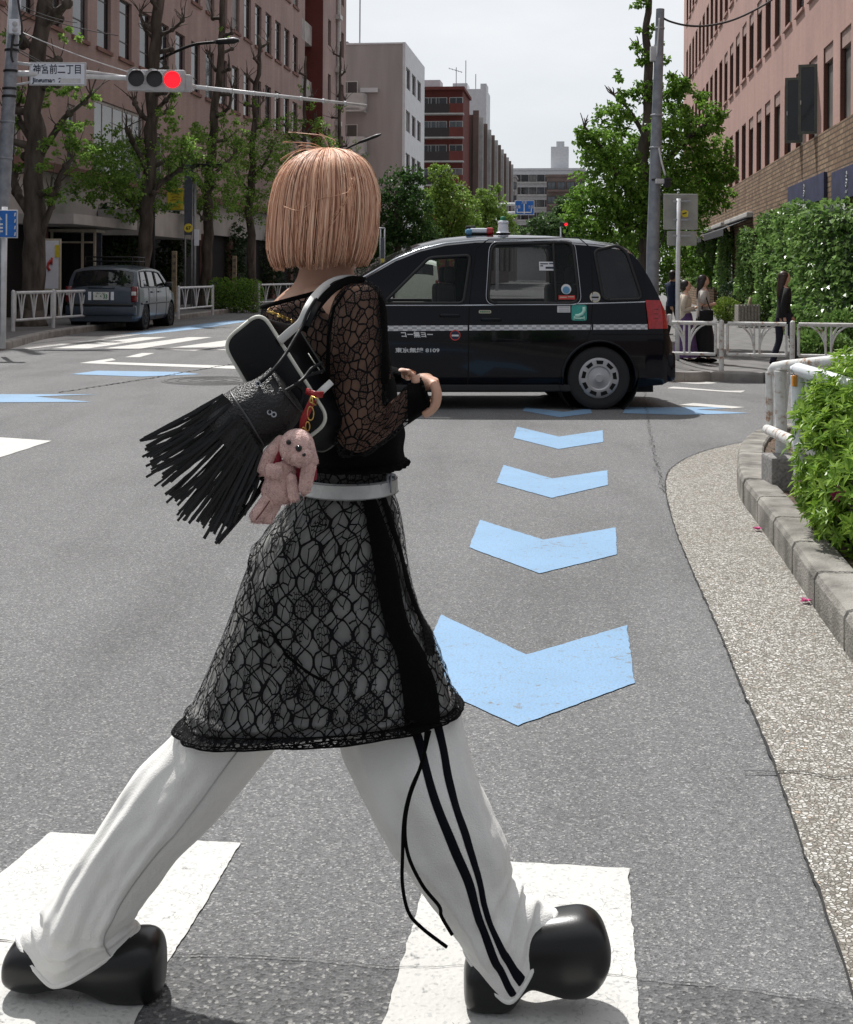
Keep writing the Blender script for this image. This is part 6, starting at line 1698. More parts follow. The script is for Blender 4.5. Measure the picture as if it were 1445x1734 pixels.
# small far signal
t_ = thing('far_signal', 'tiny far traffic signal lit red left of the big right hand tree', 'traffic light', P(957, 400, 140))
mb = MB(); a = P(950, 400, 140); mb.tube([(a.x, 140, 0), P(950, 378, 140)], .08, 8); mb.tube([P(950, 379, 140), P(962, 379, 140)], .06, 6); mb.build('pole', M_GALV, t_, True)
mb = MB(); mb.bbox(P(957, 380, 139.8), (1.2, .2, .42), .05); hh_ = mb.build('housing', M_BLACKM, t_, False)
mb = MB(); mb.lathe([(.001, .02), (.17, .01), (.18, 0)], P(959, 380, 139.68), (0, -1, 0), 16, cap=False); mb.build('lamp', M_RED, hh_, True)
# ---- right: utility pole, sign seen from behind
UY = 22.6
u0 = P(1104, 560, UY); u0.z = gz(u0.x, u0.y) + .13
up_ = thing('utility_pole', 'tall blue grey steel utility pole in front of the big right hand tree', 'pole', u0)
mb = MB(); mb.tube([u0, P(1106, 420, UY), P(1112, 220, UY), P(1118.5, 15, UY)], [.115, .11, .092, .072], 18); mb.build('shaft', M_POLEC, up_, True, auto=R(40))
mb = MB()
for y, x in ((195, 1113), (250, 1111), (48, 1117.5)): mb.tube([P(x, y - 1.5, UY), P(x, y + 1.5, UY)], .112 if y > 60 else .085, 14)
mb.build('band', M_GALV, up_, True)
mb = MB(); mb.bbox(P(1106.5, 91, UY), (.10, .12, .26), .015); mb.build('junction_box', M_HOUS, up_, False)
mb = MB(); mb.tube(cr_pts([P(1116, 250, UY - .1), P(1121, 275, UY - .12), P(1127, 297, UY - .15)], 4), .018, 6); mb.tube(cr_pts([P(1112, 95, UY - .12), P(1115, 60, UY - .1), P(1117, 30, UY - .08)], 4), .015, 6); mb.build('conduit', M_RAILC, up_, True)
mb = MB(); mb.bbox(P(1120, 307, UY - .15), (.20, .18, .08), .01); cb_ = mb.build('camera_box', M_HOUS, up_, False); mb = MB(); mb.bbox(P(1130, 309, UY - .2), (.11, .16, .16), .02); mb.tube([P(1104, 304, UY - .1), P(1122, 304, UY - .1)], .02, 6); mb.build('camera', M_BLACKM, cb_, False)
mb = MB(); mb.tube(cr_pts([P(1119, 320, UY - .12), P(1124, 345, UY - .14), P(1128, 385, UY - .12), P(1117, 420, UY - .12)], 5), .014, 6); mb.build('cable_loop', M_CABLE, up_, True)
cw_ = MB(); cw_.tube(cr_pts([P(1120, 28, UY), P(1135, 36, UY), P(1165, 43, 23), P(1200, 43, 23.5), P(1240, 34, 24), P(1280, 16, 24.6), P(1315, -6, 25.2), P(1370, -50, 26)], 6), .020, 6)
tag(cw_.build('overhead_cable', M_CABLE, None, True), 'thick black overhead cable sagging from the utility pole towards the rose brick building', 'cable')
WY = 20.4
w0 = P(1147, 640, WY); w0.z = gz(w0.x, w0.y) + .13
sb = thing('road_sign', 'road sign seen from behind on a white post beside the utility pole', 'sign', w0)
mb = MB(); mb.tube([w0, P(1149.5, 336, WY)], .035, 12); mb.build('post', M_RAILC, sb, True)
mb = MB(); a, b_ = P(1124, 328, WY + .06), P(1182, 389, WY + .06); mb.bbox((a + b_) / 2, (b_.x - a.x, .035, a.z - b_.z), .012); pl_ = mb.build('upper_plate', M_SIGNBACK, sb, False)
mb = MB(); a, b_ = P(1130, 391, WY + .06), P(1180, 416, WY + .06); mb.bbox((a + b_) / 2, (b_.x - a.x, .03, a.z - b_.z), .012); mb.build('lower_plate', M_SIGNBACK, sb, False)
mb = MB()
for y in (341, 372, 399): mb.bbox(P(1155, y, WY - .01), (.28, .03, .028), .004)
mb.build('bracket', M_GALV, sb, False)
mb = MB(); mb.prism([P(x, y, WY + .04) for x, y in ((1154, 357), (1160, 355), (1166, 358), (1165, 367), (1158, 368), (1154, 364))], (0, -.004, 0)); so_ = mb.build('yellow_sticker', M_YELLS, pl_, False)
mb = MB(); mb.tube([P(1156, 362, WY + .034), P(1163, 360, WY + .034)], .010, 5); mb.build('sticker_print', M_INK, pl_, False)
# wicker planter with a stake between the shrubs
PYY = 36.0
t_ = thing('planter', 'pale slatted planter box with a wooden stake beside the round shrub', 'planter', P(1266, 550, PYY))
mb = MB(); c = P(1266, 530, PYY); c.z = .26
for k in range(7): mb.bbox(c + Vector((-.27 + .09 * k, -.2, 0)), (.06, .03, .62), .006)
mb.bbox(c + Vector((0, .05, 0)), (.58, .46, .56), .01); mb.build('box', mat('weathered wood', (.30, .28, .25), .85, var=.25, scale=20), t_, False)
mb = MB(); mb.tube([P(1267, 528, PYY - .1), P(1272, 503, PYY - .1)], .05, 6); mb.build('stake', M_POST, t_, True)
# ================================================================ the person crossing in front
import numpy as np
def proj(v):
    qx, qy = v.x / v.y * F, -(v.z - HC) / v.y * F
    c, s = math.cos(ROLL), math.sin(ROLL)
    return CX + qx * c - qy * s, HY + qx * s + qy * c
def lace_mat(name, su, sv, w1, w2, veil, patch, rand=.8, col=(.006, .006, .007)):
    m = new_mat(name); t = NT(m)
    uv = t.n('UVMap').outputs[0]
    mp = t.n('Mapping', {'Vector': uv, 'Scale': (su, sv, 1)}).outputs[0]
    wn_ = t.n('TexNoise', {'Vector': mp, 'Scale': .55, 'Detail': 2.0}).outputs['Color']
    wv = t.n('VectorMath', {0: mp, 1: t.n('VectorMath', {0: wn_, 1: (.7, .7, 0)}, operation='MULTIPLY').outputs[0]}, operation='ADD').outputs[0]
    e1 = t.n('TexVoronoi', {'Vector': wv, 'Scale': 1.0, 'Randomness': rand}, feature='DISTANCE_TO_EDGE', voronoi_dimensions='2D').outputs['Distance']
    c1 = t.n('TexVoronoi', {'Vector': wv, 'Scale': 1.0, 'Randomness': rand}, voronoi_dimensions='2D').outputs
    e2 = t.n('TexVoronoi', {'Vector': wv, 'Scale': 3.4, 'Randomness': .7}, feature='DISTANCE_TO_EDGE', voronoi_dimensions='2D').outputs['Distance']
    g = t.n('SeparateColor', {0: c1['Color']}).outputs[0]
    thick = t.math('ADD', w1, t.math('MULTIPLY', t.n('TexNoise', {'Vector': mp, 'Scale': 2.3}).outputs['Fac'], w1 * 1.0))
    a = t.math('LESS_THAN', e1, thick)
    b = t.math('MULTIPLY', t.math('LESS_THAN', e2, w2), t.math('GREATER_THAN', g, 1 - patch))
    al = t.math('MAXIMUM', t.math('MAXIMUM', a, b), veil)
    t.link(al, 'Alpha'); t.b.inputs['Base Color'].default_value = (*col, 1); t.b.inputs['Roughness'].default_value = .85
    t.b.inputs['Specular IOR Level'].default_value = .12
    return m
def ogee_mat(name, su, sv, w, veil):
    m = new_mat(name); t = NT(m)
    uv = t.n('UVMap').outputs[0]
    mp = t.n('Mapping', {'Vector': uv, 'Scale': (su, sv, 1)}).outputs[0]
    wn_ = t.n('TexNoise', {'Vector': mp, 'Scale': .6, 'Detail': 3.0}).outputs['Color']
    wv = t.n('VectorMath', {0: mp, 1: t.n('VectorMath', {0: wn_, 1: (.75, .40, 0)}, operation='MULTIPLY').outputs[0]}, operation='ADD').outputs[0]
    sp = t.n('SeparateXYZ', {0: wv}).outputs; u, v = sp[0], sp[1]
    si = t.math('MULTIPLY', t.math('SINE', t.math('MULTIPLY', v, 6.2832)), .5)
    def line(x): return t.math('ABSOLUTE', t.math('SUBTRACT', t.math('FRACT', x), .5))
    g1, g2 = line(t.math('ADD', u, si)), line(t.math('SUBTRACT', u, si))
    th = t.math('ADD', w * .6, t.math('MULTIPLY', t.n('TexNoise', {'Vector': mp, 'Scale': 4.0}).outputs['Fac'], w))
    net = t.math('MAXIMUM', t.math('LESS_THAN', g1, th), t.math('LESS_THAN', g2, th))
    knot = t.math('LESS_THAN', t.math('ADD', g1, g2), w * 3.0)
    f = t.n('Mapping', {'Vector': wv, 'Scale': (2.3, 3.6, 1)}).outputs[0]
    e = t.n('TexVoronoi', {'Vector': f, 'Scale': 1.0, 'Randomness': .9}, feature='DISTANCE_TO_EDGE', voronoi_dimensions='2D').outputs['Distance']
    f2 = t.n('Mapping', {'Vector': wv, 'Scale': (7.0, 9.0, 1)}).outputs[0]
    e2 = t.n('TexVoronoi', {'Vector': f2, 'Scale': 1.0, 'Randomness': .6}, feature='DISTANCE_TO_EDGE', voronoi_dimensions='2D').outputs['Distance']
    c1 = t.n('TexVoronoi', {'Vector': wv, 'Scale': 2.0, 'Randomness': .5}, voronoi_dimensions='2D').outputs['Color']
    g = t.n('SeparateColor', {0: c1}).outputs
    inner = t.math('LESS_THAN', e, .055)
    hatch = t.math('MULTIPLY', t.math('LESS_THAN', e2, .11), t.math('GREATER_THAN', g[1], .72))
    al = t.math('MAXIMUM', t.math('MAXIMUM', net, knot), t.math('MAXIMUM', t.math('MULTIPLY', inner, t.math('GREATER_THAN', g[0], .22)), hatch))
    t.link(t.math('MAXIMUM', al, veil), 'Alpha'); t.b.inputs['Base Color'].default_value = (.006, .006, .007, 1)
    t.b.inputs['Roughness'].default_value = .85; t.b.inputs['Specular IOR Level'].default_value = .12
    return m
M_LACE = ogee_mat('black lace of the dress', 30.0, 10.0, .058, .17)
M_LACES = lace_mat('black lace of the sleeve', 76, 60, .064, .085, .42, .50, .95)
M_LINING = mat('shade grey lining', (.31, .31, .30), .9, scale=9, var=.22)  # added layer; grey tone paints the white trousers in shade under the lace
M_BLACKC = mat('black knit cloth', (.003, .003, .0033), .95, spec=.08, scale=60, bump=.3)
M_SKIN = mat('skin', (.56, .33, .235), .5, var=.06, scale=14, sss=.12, bump=.06, bscale=200)
M_SWEAT = mat('off white sweat cloth', (.74, .73, .695), .92, scale=5, col2=(.80, .79, .76), bump=.35, bscale=420, sheen=.2, detail=8)
M_STRIPE = mat('midnight stripe', (.003, .0035, .007), .85, spec=.15, scale=80, bump=.2)
M_SHOE = mat('matte black moulded shoe', (.005, .005, .0055), .33, spec=.5, scale=9, bump=.03, bscale=300)
M_LEATH = mat('black grained leather', (.005, .005, .006), .36, spec=.45, scale=30, bump=.45, bscale=260)
M_LEATHS = mat('smooth black leather', (.003, .0035, .005), .45, spec=.25, scale=20, bump=.1)
M_PIPE = mat('cream piping', (.60, .60, .53), .5)
M_SILVER = mat('silver grey leather', (.50, .51, .50), .38, metal=.25, scale=30, bump=.2, bscale=200)
M_STRAPW = mat('white leather strap', (.62, .62, .60), .4)
M_GOLD = mat('brass', (.62, .43, .14), .3, metal=.9)
M_REDST = mat('red leather', (.30, .012, .015), .4)
M_PLUSH = mat('pink plush', (.76, .51, .46), .95, scale=60, var=.14, sheen=.4, bump=.6, bscale=400)
M_PLUSHR = mat('crimson plush lining', (.24, .012, .03), .9, scale=60)
M_EYE = mat('black bead', (.006, .006, .006), .15)
def hair_mat():
    m = new_mat('pink blond hair'); t = NT(m)
    r = t.n('NewGeometry').outputs['Random Per Island']
    c = t.ramp(r, [(0.0, (.17, .07, .045)), (.2, (.48, .235, .145)), (.6, (.74, .43, .285)), (1.0, (.92, .66, .49))])
    t.link(c, 'Base Color'); t.b.inputs['Roughness'].default_value = .5; t.b.inputs['Specular IOR Level'].default_value = .3
    return m
M_HAIR = hair_mat()
M_SCALP = mat('shade dark hair underlayer', (.30, .135, .08), .5, scale=30)  # shade under the hair put into a darker base colour

def vee(x): return 1 - (math.sqrt(x * x + .03) - .1732) / (1.01489 - .1732)
class Loft:
    """cloth or body surface through elliptical sections (left point, right point, depth, distance, sag)"""
    def __init__(s, secs, nu=56, nv=60, p=2.0, disp=None, vx=0.0):
        s.vx = vx
        s.sec = [(P(*a, y), P(*b, y), d, g) for a, b, d, y, g in secs]; s.nu, s.nv, s.p, s.disp = nu, nv, p, disp
    def raw(s, v, th):
        L = crf([q[0] for q in s.sec], v); R_ = crf([q[1] for q in s.sec], v); d = crf([q[2] for q in s.sec], v); g = crf([q[3] for q in s.sec], v)
        c, n = math.cos(th), math.sin(th)
        if s.p != 2.0:
            e = 2 / s.p; c = math.copysign(abs(c) ** e, c); n = math.copysign(abs(n) ** e, n)
        return (L + R_) / 2 + (R_ - L) / 2 * c + Vector((0, d, 0)) * n + Vector((0, 0, g)) * ((-1 if n < 0 else 0) * vee((s.vx - c) / (1 + s.vx) if c < s.vx else (c - s.vx) / (1 - s.vx)))
    def at(s, v, th, off=0.0):
        q = s.raw(v, th)
        k = (s.disp(v, th) if s.disp else 0.0) + off
        if k:
            C = (s.raw(v, 0) + s.raw(v, math.pi)) / 2; e = (q - C)
            if e.length > 1e-5: q = q + e.normalized() * k
        return q
    def mesh(s, mb, off=0.0, cap=False, v0=0.0, v1=1.0):
        rr, uv = [], []; acc = 0.0; prev = None
        for i in range(s.nv + 1):
            v = v0 + (v1 - v0) * i / s.nv
            row = [s.at(v, math.pi / 2 + 2 * math.pi * j / s.nu, off) for j in range(s.nu)]
            if prev: acc += sum((a - b).length for a, b in zip(row, prev)) / s.nu
            prev = row; rr.append(row)
            # width measured from the seam on the far side so that cells keep their size
            pos = [0.0]
            for j in range(s.nu): pos.append(pos[-1] + (row[(j + 1) % s.nu] - row[j]).length)
            mid = pos[s.nu // 2]; uv.append([(x - mid, acc) for x in pos])
        mb.rings(rr, True, cap, 0, uv); return mb
    def grid(s, n=90, m=70):
        if not hasattr(s, '_g'):
            s._g = [(i / n, math.pi + math.pi * j / m) for i in range(n + 1) for j in range(m + 1)]
            s._p = [proj(s.at(v, th)) for v, th in s._g]
        return s._g, s._p
    def find(s, px, py):                                   # surface parameters of the near point on a sight line
        g, p = s.grid(); k = min(range(len(g)), key=lambda i: (p[i][0] - px) ** 2 + (p[i][1] - py) ** 2)
        v, th = g[k]; st, sh = 1 / 180, math.pi / 140
        for _ in range(7):
            best = None
            for dv in (-1, 0, 1):
                for dt in (-1, 0, 1):
                    a, b = min(1, max(0, v + dv * st)), th + dt * sh; q = proj(s.at(a, b)); e = (q[0] - px) ** 2 + (q[1] - py) ** 2
                    if best is None or e < best[0]: best = (e, a, b)
            _, v, th = best; st *= .55; sh *= .55
        return v, th
    def ribbon(s, mb, left, right, off=.002, n=5, nw=4):
        """a band lying on the near side between two lines of picture points"""
        def smooth(pts):
            q = np.array([s.find(*p) for p in pts]); x = np.linspace(-1, 1, len(q)); dg = min(3, len(q) - 1)
            f = [np.polyval(np.polyfit(x, q[:, c], dg), x) for c in (0, 1)]
            return [Vector((float(min(.9995, max(0, u))), float(w), 0)) for u, w in zip(*f)]
        va, vb = smooth(left), smooth(right); rr = []; k = (len(va) - 1) * n
        for i in range(k + 1):
            A, B = crf(va, i / k), crf(vb, i / k)
            rr.append([s.at(*(A.lerp(B, j / nw)).xy, off * (.25 if j in (0, nw) else 1)) for j in range(nw + 1)])
        uv = []; acc = 0
        for i, r in enumerate(rr):
            if i: acc += (rr[i][0] - rr[i - 1][0]).length
            uv.append([(j * .01, acc) for j in range(nw + 1)])
        mb.rings(rr, False, False, 0, uv)
def nz(v, th, a, b, k=0): return noise.noise(Vector((math.cos(th) * a, math.sin(th) * a, v * b + k)))
WYc = 2.39
pr0 = G(540, 1690)
woman = thing('person', 'person with pink blond bob, black lace dress and white striped trousers striding across', 'person', (pr0.x, WYc, 0))
# ---- the body, one continuous skin
def skin_body(name, joints, bones, parent, m, sub=2, root=0):
    off = ORG[parent.name]
    me = bpy.data.meshes.new(name); me.from_pydata([tuple(j[0] - off) for j in joints], bones, []); o = bpy.data.objects.new(name, me); COL.objects.link(o)
    o.parent = parent; ORG[o.name] = off
    md = o.modifiers.new('skin', 'SKIN'); md.use_smooth_shade = True
    for i, j in enumerate(joints):
        sv = me.skin_vertices[0].data[i]; r = j[1]; sv.radius = r if isinstance(r, tuple) else (r, r); sv.use_root = (i == root)
    s_ = o.modifiers.new('sub', 'SUBSURF'); s_.levels = sub; s_.render_levels = sub
    dg = bpy.context.evaluated_depsgraph_get(); dg.update()
    m2 = bpy.data.meshes.new_from_object(o.evaluated_get(dg)); o.modifiers.clear(); o.data = m2; m2.materials.clear(); m2.materials.append(m)
    m2.polygons.foreach_set('use_smooth', [True] * len(m2.polygons))
    return o
J = [(P(575, 880, 2.39), .085), (P(588, 800, 2.39), .068), (P(580, 700, 2.39), .078), (P(565, 600, 2.39), .082), (P(552, 525, 2.39), .062), (P(552, 488, 2.385), .050), (P(552, 445, 2.38), .046), (P(556, 385, 2.39), .062), (P(556, 330, 2.39), .072), (P(556, 295, 2.39), .05),
     (P(602, 515, 2.31), .048), (P(612, 540, 2.265), .044), (P(604, 640, 2.25), .038), (P(602, 725, 2.235), .034), (P(650, 712, 2.235), .018), (P(700, 664, 2.23), .014),
     (P(505, 522, 2.44), .046), (P(470, 545, 2.475), .042), (P(480, 660, 2.53), .036), (P(520, 745, 2.54), .034), (P(600, 690, 2.52), .024), (P(668, 640, 2.47), .016),
     (P(600, 930, 2.37), .070), (P(640, 1120, 2.38), .055), (P(712, 1330, 2.368), .045), (P(790, 1480, 2.36), .036), (P(850, 1610, 2.36), .026),
     (P(535, 940, 2.42), .070), (P(445, 1130, 2.42), .060), (P(310, 1345, 2.415), .042), (P(200, 1490, 2.405), .036), (P(140, 1600, 2.40), .026)]
Bn = [(0, 1), (1, 2), (2, 3), (3, 4), (4, 5), (5, 6), (6, 7), (7, 8), (8, 9), (4, 10), (10, 11), (11, 12), (12, 13), (13, 14), (14, 15), (4, 16), (16, 17), (17, 18), (18, 19), (19, 20), (20, 21), (0, 22), (22, 23), (23, 24), (24, 25), (25, 26), (0, 27), (27, 28), (28, 29), (29, 30), (30, 31)]
skin_body('body', J, Bn, woman, M_SKIN)
# sloping neck and shoulders, face
nl_ = Loft([((512, 425), (597, 425), .044, 2.385, 0), ((508, 450), (599, 452), .046, 2.385, 0), ((503, 470), (601, 468), .050, 2.385, 0), ((490, 490), (607, 482), .058, 2.385, 0), ((468, 510), (616, 496), .066, 2.385, 0), ((451, 527), (628, 512), .074, 2.385, 0), ((447, 545), (636, 535), .085, 2.385, 0)], 40, 30)
mb = MB(); nl_.mesh(mb); mb.build('neck', M_SKIN, woman, True)
FD = Vector((.78, .62, 0)).normalized(); FS = Vector((FD.y, -FD.x, 0))       # she looks right and away
hc = P(553, 372, 2.39)
M3 = Matrix((( FD.x, FS.x, 0), (FD.y, FS.y, 0), (0, 0, 1)))
def face(v):
    k = 1.0
    if v.x > 0: k += .16 * math.exp(-((v.y / .16) ** 2 + ((v.z + .12) / .26) ** 2)) * v.x + .05 * math.exp(-((v.y / .35) ** 2 + ((v.z + .78) / .2) ** 2)) - .04 * math.exp(-(((abs(v.y) - .33) / .16) ** 2 + ((v.z - .08) / .16) ** 2))
    return k
mb = MB(); mb.ell(hc, (.088, .074, .112), M3, 48, 36, 0, face); hd_o = mb.build('head', M_SKIN, woman, True)
for s_ in (-1, 1):
    mb = MB(); mb.ell(hc + M3 @ Vector((.079, s_ * .026, .010)), (.010, .014, .008), M3, 12, 8); mb.build('eye', M_EYE, hd_o, True)
    mb = MB(); mb.ell(hc + M3 @ Vector((.0, s_ * .074, -.01)), (.018, .008, .028), M3, 12, 8); mb.build('ear', M_SKIN, hd_o, True)
mb = MB(); mb.ell(hc + M3 @ Vector((.081, 0, -.056)), (.010, .022, .007), M3, 12, 8); mb.build('mouth', mat('lips', (.42, .14, .12), .5), hd_o, True)
# ---- hair
hl_ = Loft([((546, 251), (566, 251), .012, 2.39, 0), ((518, 259), (594, 259), .045, 2.39, 0), ((494, 276), (616, 276), .080, 2.388, 0), ((476, 304), (630, 304), .100, 2.385, 0), ((466, 345), (637, 342), .109, 2.384, 0), ((462, 390), (635, 385), .112, 2.383, 0), ((460, 425), (630, 422), .110, 2.383, 0), ((463, 447), (622, 447), .105, 2.383, .006)], 64, 40)
mb = MB(); hl_.mesh(mb, -.006, False, 0.0, .97); hcap = mb.build('hair', M_SCALP, woman, True)
hr = random.Random(5); mb = MB()
def open_at(th): return math.cos(th - math.atan2(FD.y, FD.x))                # the face side stays clear of long strands
lock = [hr.uniform(-1, 1) for _ in range(80)]
for i in range(4600):
    th = hr.uniform(0, 2 * math.pi); lk = int(th / (2 * math.pi) * 80) % 80
    v0 = hr.uniform(.01, .28) if hr.random() < .75 else hr.uniform(.2, .6); v1 = 1.0 + hr.uniform(-.05, .014) + .014 * lock[lk]
    if open_at(th) > .72: v1 = .55 + .12 * hr.random()
    if abs(math.cos(th) + .85) < .13 and math.sin(th) < .5: v1 += .035
    o0 = hr.uniform(-.004, .004) + .0036 * lock[lk]; dr = hr.gauss(0, .05) + .05 * lock[(lk + 3) % 80]; ph = hr.uniform(0, 6); am = hr.uniform(.0, .02)
    cv = hr.random() < .05
    pts = []; K = 11
    for k in range(K):
        t = k / (K - 1); v = v0 + (v1 - v0) * t
        tt = th + dr * t * (1.2 - t) + am * math.sin(ph + t * 5) + (.25 * (hr.random() - .5) * 0 + (.35 * t * t if cv else 0))
        q = hl_.at(min(v, .9999), tt, o0 + .004 * math.sin(t * math.pi) - .003 * ss(.85, 1, t))
        if v > 1: q = q - Vector((0, 0, (v - 1) * .23))
        pts.append(q)
    r = hr.uniform(.00035, .0008)
    mb.tube(pts, [r * (.7 + .6 * math.sin(math.pi * min(1, .15 + .8 * k / (K - 1)))) for k in range(K)], 4)
for pts in ([(556, 250), (545, 232), (520, 225), (487, 222)], [(552, 252), (530, 243), (505, 240), (480, 240)], [(548, 254), (520, 250), (495, 258), (476, 272)], [(545, 254), (512, 253), (490, 266), (470, 290)], [(560, 252), (566, 240), (555, 230), (540, 226)],
            [(570, 252), (590, 253), (600, 258), (606, 268)], [(568, 254), (588, 258), (598, 263), (612, 280)], [(552, 252), (535, 249), (512, 246), (500, 250)], [(470, 300), (462, 312), (463, 322), (467, 330)], [(480, 350), (505, 354), (540, 338), (590, 326), (596, 300)], [(596, 300), (590, 330), (565, 365), (545, 400)], [(600, 300), (585, 345), (560, 380), (540, 415)]):
    Y = 2.39 if pts[0][1] < 345 and pts[0][0] < 580 else 2.265
    for k in range(2): mb.tube(cr_pts([P(x + hr.uniform(-2, 2), y + hr.uniform(-2, 2), Y + hr.uniform(-.01, .01)) for x, y in pts], 5), .00055, 3)
mb.build('strands', M_HAIR, hcap, True)
# ---- trousers
def wr_front(v, th):
    k = .007 * nz(v, th, 2.4, 4, 3) + .003 * nz(v, th, 4, 16, 8)
    k += .007 * math.exp(-((th - (5.75 - 1.1 * (v - .35))) / .10) ** 2) * ss(.25, .4, v) * (1 - ss(.6, .75, v)) - .005 * math.exp(-((th - (5.45 - 1.3 * (v - .35))) / .14) ** 2) * ss(.25, .4, v) * (1 - ss(.65, .8, v))
    k += .006 * math.exp(-((th - (3.7 + .9 * v)) / .12) ** 2) * ss(.3, .5, v) * (1 - ss(.8, .95, v))
    k += .005 * ss(.72, .9, v) * nz(v, th, 1.2, 20, 5) * (1 - ss(.96, 1, v)) + .008 * math.sin(v * 62 + 2.2 * math.cos(th) + 2.5 * nz(v, th, 1, 5)) * ss(.66, .80, v) * (1 - ss(.93, .99, v)) * max(0, math.cos(th - 5.7)) ** 1.5
    return k * (1 - .8 * ss(.88, .98, v))
fl_ = Loft([((590, 1120), (720, 1105), .055, 2.385, 0), ((583, 1190), (752, 1160), .066, 2.382, 0), ((577, 1258), (780, 1206), .078, 2.378, 0), ((610, 1338), (803, 1295), .096, 2.366, 0), ((655, 1422), (838, 1378), .098, 2.36, 0), ((700, 1486), (860, 1436), .094, 2.36, .0), ((742, 1540), (866, 1488), .084, 2.36, .015), ((772, 1584), (898, 1524), .066, 2.36, .055), ((788, 1611), (942, 1546), .052, 2.36, .098)], 120, 170, 2.0, wr_front, -.02)
def wr_rear(v, th):
    k = .007 * nz(v, th, 2.2, 4, 13) + .003 * nz(v, th, 4, 15, 18)
    for a_, b_, h_, w_ in ((4.0, .6, .008, .13), (4.45, 1.1, -.006, .16), (3.6, .9, .006, .12)): k += h_ * math.exp(-((th - (a_ + b_ * (v - .5))) / w_) ** 2) * ss(.25, .45, v) * (1 - ss(.75, .95, v))
    k += .004 * math.sin(v * 70 + 3 * math.cos(th) + 3 * nz(v, th, 1.3, 6, 9)) * ss(.70, .82, v) * (1 - ss(.92, .99, v)) * max(0, math.cos(th - 3.9))
    k += .007 * math.exp(-((th - (math.pi * 1.5 + .25 + .8 * (v - .5))) / .10) ** 2) * ss(.2, .5, v) * (1 - ss(.8, .95, v))
    k += .008 * nz(v, th, 1.1, 14, 25) * ss(.55, .8, v)
    return k * (1 - .85 * ss(.86, .98, v))
rl_ = Loft([((450, 985), (620, 990), .10, 2.43, 0), ((375, 1120), (545, 1160), .112, 2.425, 0), ((297, 1238), (425, 1315), .112, 2.42, 0), ((240, 1300), (370, 1382), .104, 2.415, 0), ((190, 1368), (310, 1442), .098, 2.41, 0), ((138, 1442), (254, 1512), .094, 2.405, .0), ((86, 1520), (228, 1548), .092, 2.40, .02), ((56, 1560), (226, 1563), .076, 2.40, .035), ((31, 1582), (235, 1575), .062, 2.40, .068)], 120, 150, 2.0, wr_rear, -.25)
def leg_obj(lf):
    mb = MB(); lf.mesh(mb)
    o = mb.build('trouser_leg', M_SWEAT, woman, True)
    hm = MB(); hm.tube([lf.at(.998, 2 * math.pi * j / 120, -.001) for j in range(121)], .0048, 8); hm.build('hem', M_SWEAT, o, True)
    return o
lo = leg_obj(fl_)
for Lp, Rp in (([(694, 1236), (716, 1300), (736, 1370), (766, 1460), (800, 1550), (832, 1620), (862, 1688)], [(710, 1236), (732, 1300), (752, 1370), (781, 1460), (816, 1550), (848, 1620), (873, 1684)]),
               ([(732, 1228), (752, 1300), (768, 1370), (788, 1440), (804, 1500), (838, 1580), (876, 1672)], [(746, 1222), (765, 1300), (781, 1370), (799, 1440), (815, 1500), (850, 1580), (886, 1656)])):
    mb = MB(); fl_.ribbon(mb, Lp, Rp, .0024, 14, 4); mb.build('side_stripe', M_STRIPE, lo, True)
lo2 = leg_obj(rl_)
def seam_at(v): return math.pi * 1.5 + .42 + .55 * (v - .5)
mb = MB(); mb.tube([rl_.at(.2 + .79 * i / 40, seam_at(.2 + .79 * i / 40), .0012) for i in range(41)], .0013, 5); mb.build('inner_seam', mat('grey seam thread', (.40, .40, .38), .9), lo2, True)  # thin grey line down the inner seam
# ---- shoes
def shoe(tab, Y, nm):
    lf = Loft([((x, a), (x, b), d, Y, 0) for x, a, b, d in tab], 40, 70, 2.5)
    mb = MB(); lf.mesh(mb, 0, True); o = mb.build(nm, M_SHOE, woman, True); return lf, o
shoe([(786, 1648, 1682, .018), (789, 1630, 1696, .036), (800, 1612, 1704, .047), (828, 1596, 1707, .052), (855, 1585, 1706, .053), (870, 1576, 1697, .050), (884, 1567, 1679, .047), (900, 1557, 1669, .050), (925, 1549, 1674, .057), (955, 1543, 1681, .063), (985, 1540, 1680, .064), (1006, 1546, 1668, .060), (1021, 1561, 1650, .050), (1030, 1584, 1630, .034), (1034, 1602, 1614, .010)], 2.36, 'shoe')
shoe([(7, 1632, 1648, .012), (13, 1612, 1660, .034), (30, 1592, 1670, .044), (60, 1590, 1674, .048), (92, 1600, 1669, .046), (120, 1608, 1665, .045), (150, 1600, 1672, .048), (182, 1588, 1686, .055), (212, 1579, 1692, .060), (238, 1575, 1692, .061), (258, 1577, 1690, .058), (271, 1586, 1682, .048), (278, 1602, 1668, .030), (280, 1624, 1648, .008)], 2.395, 'shoe')
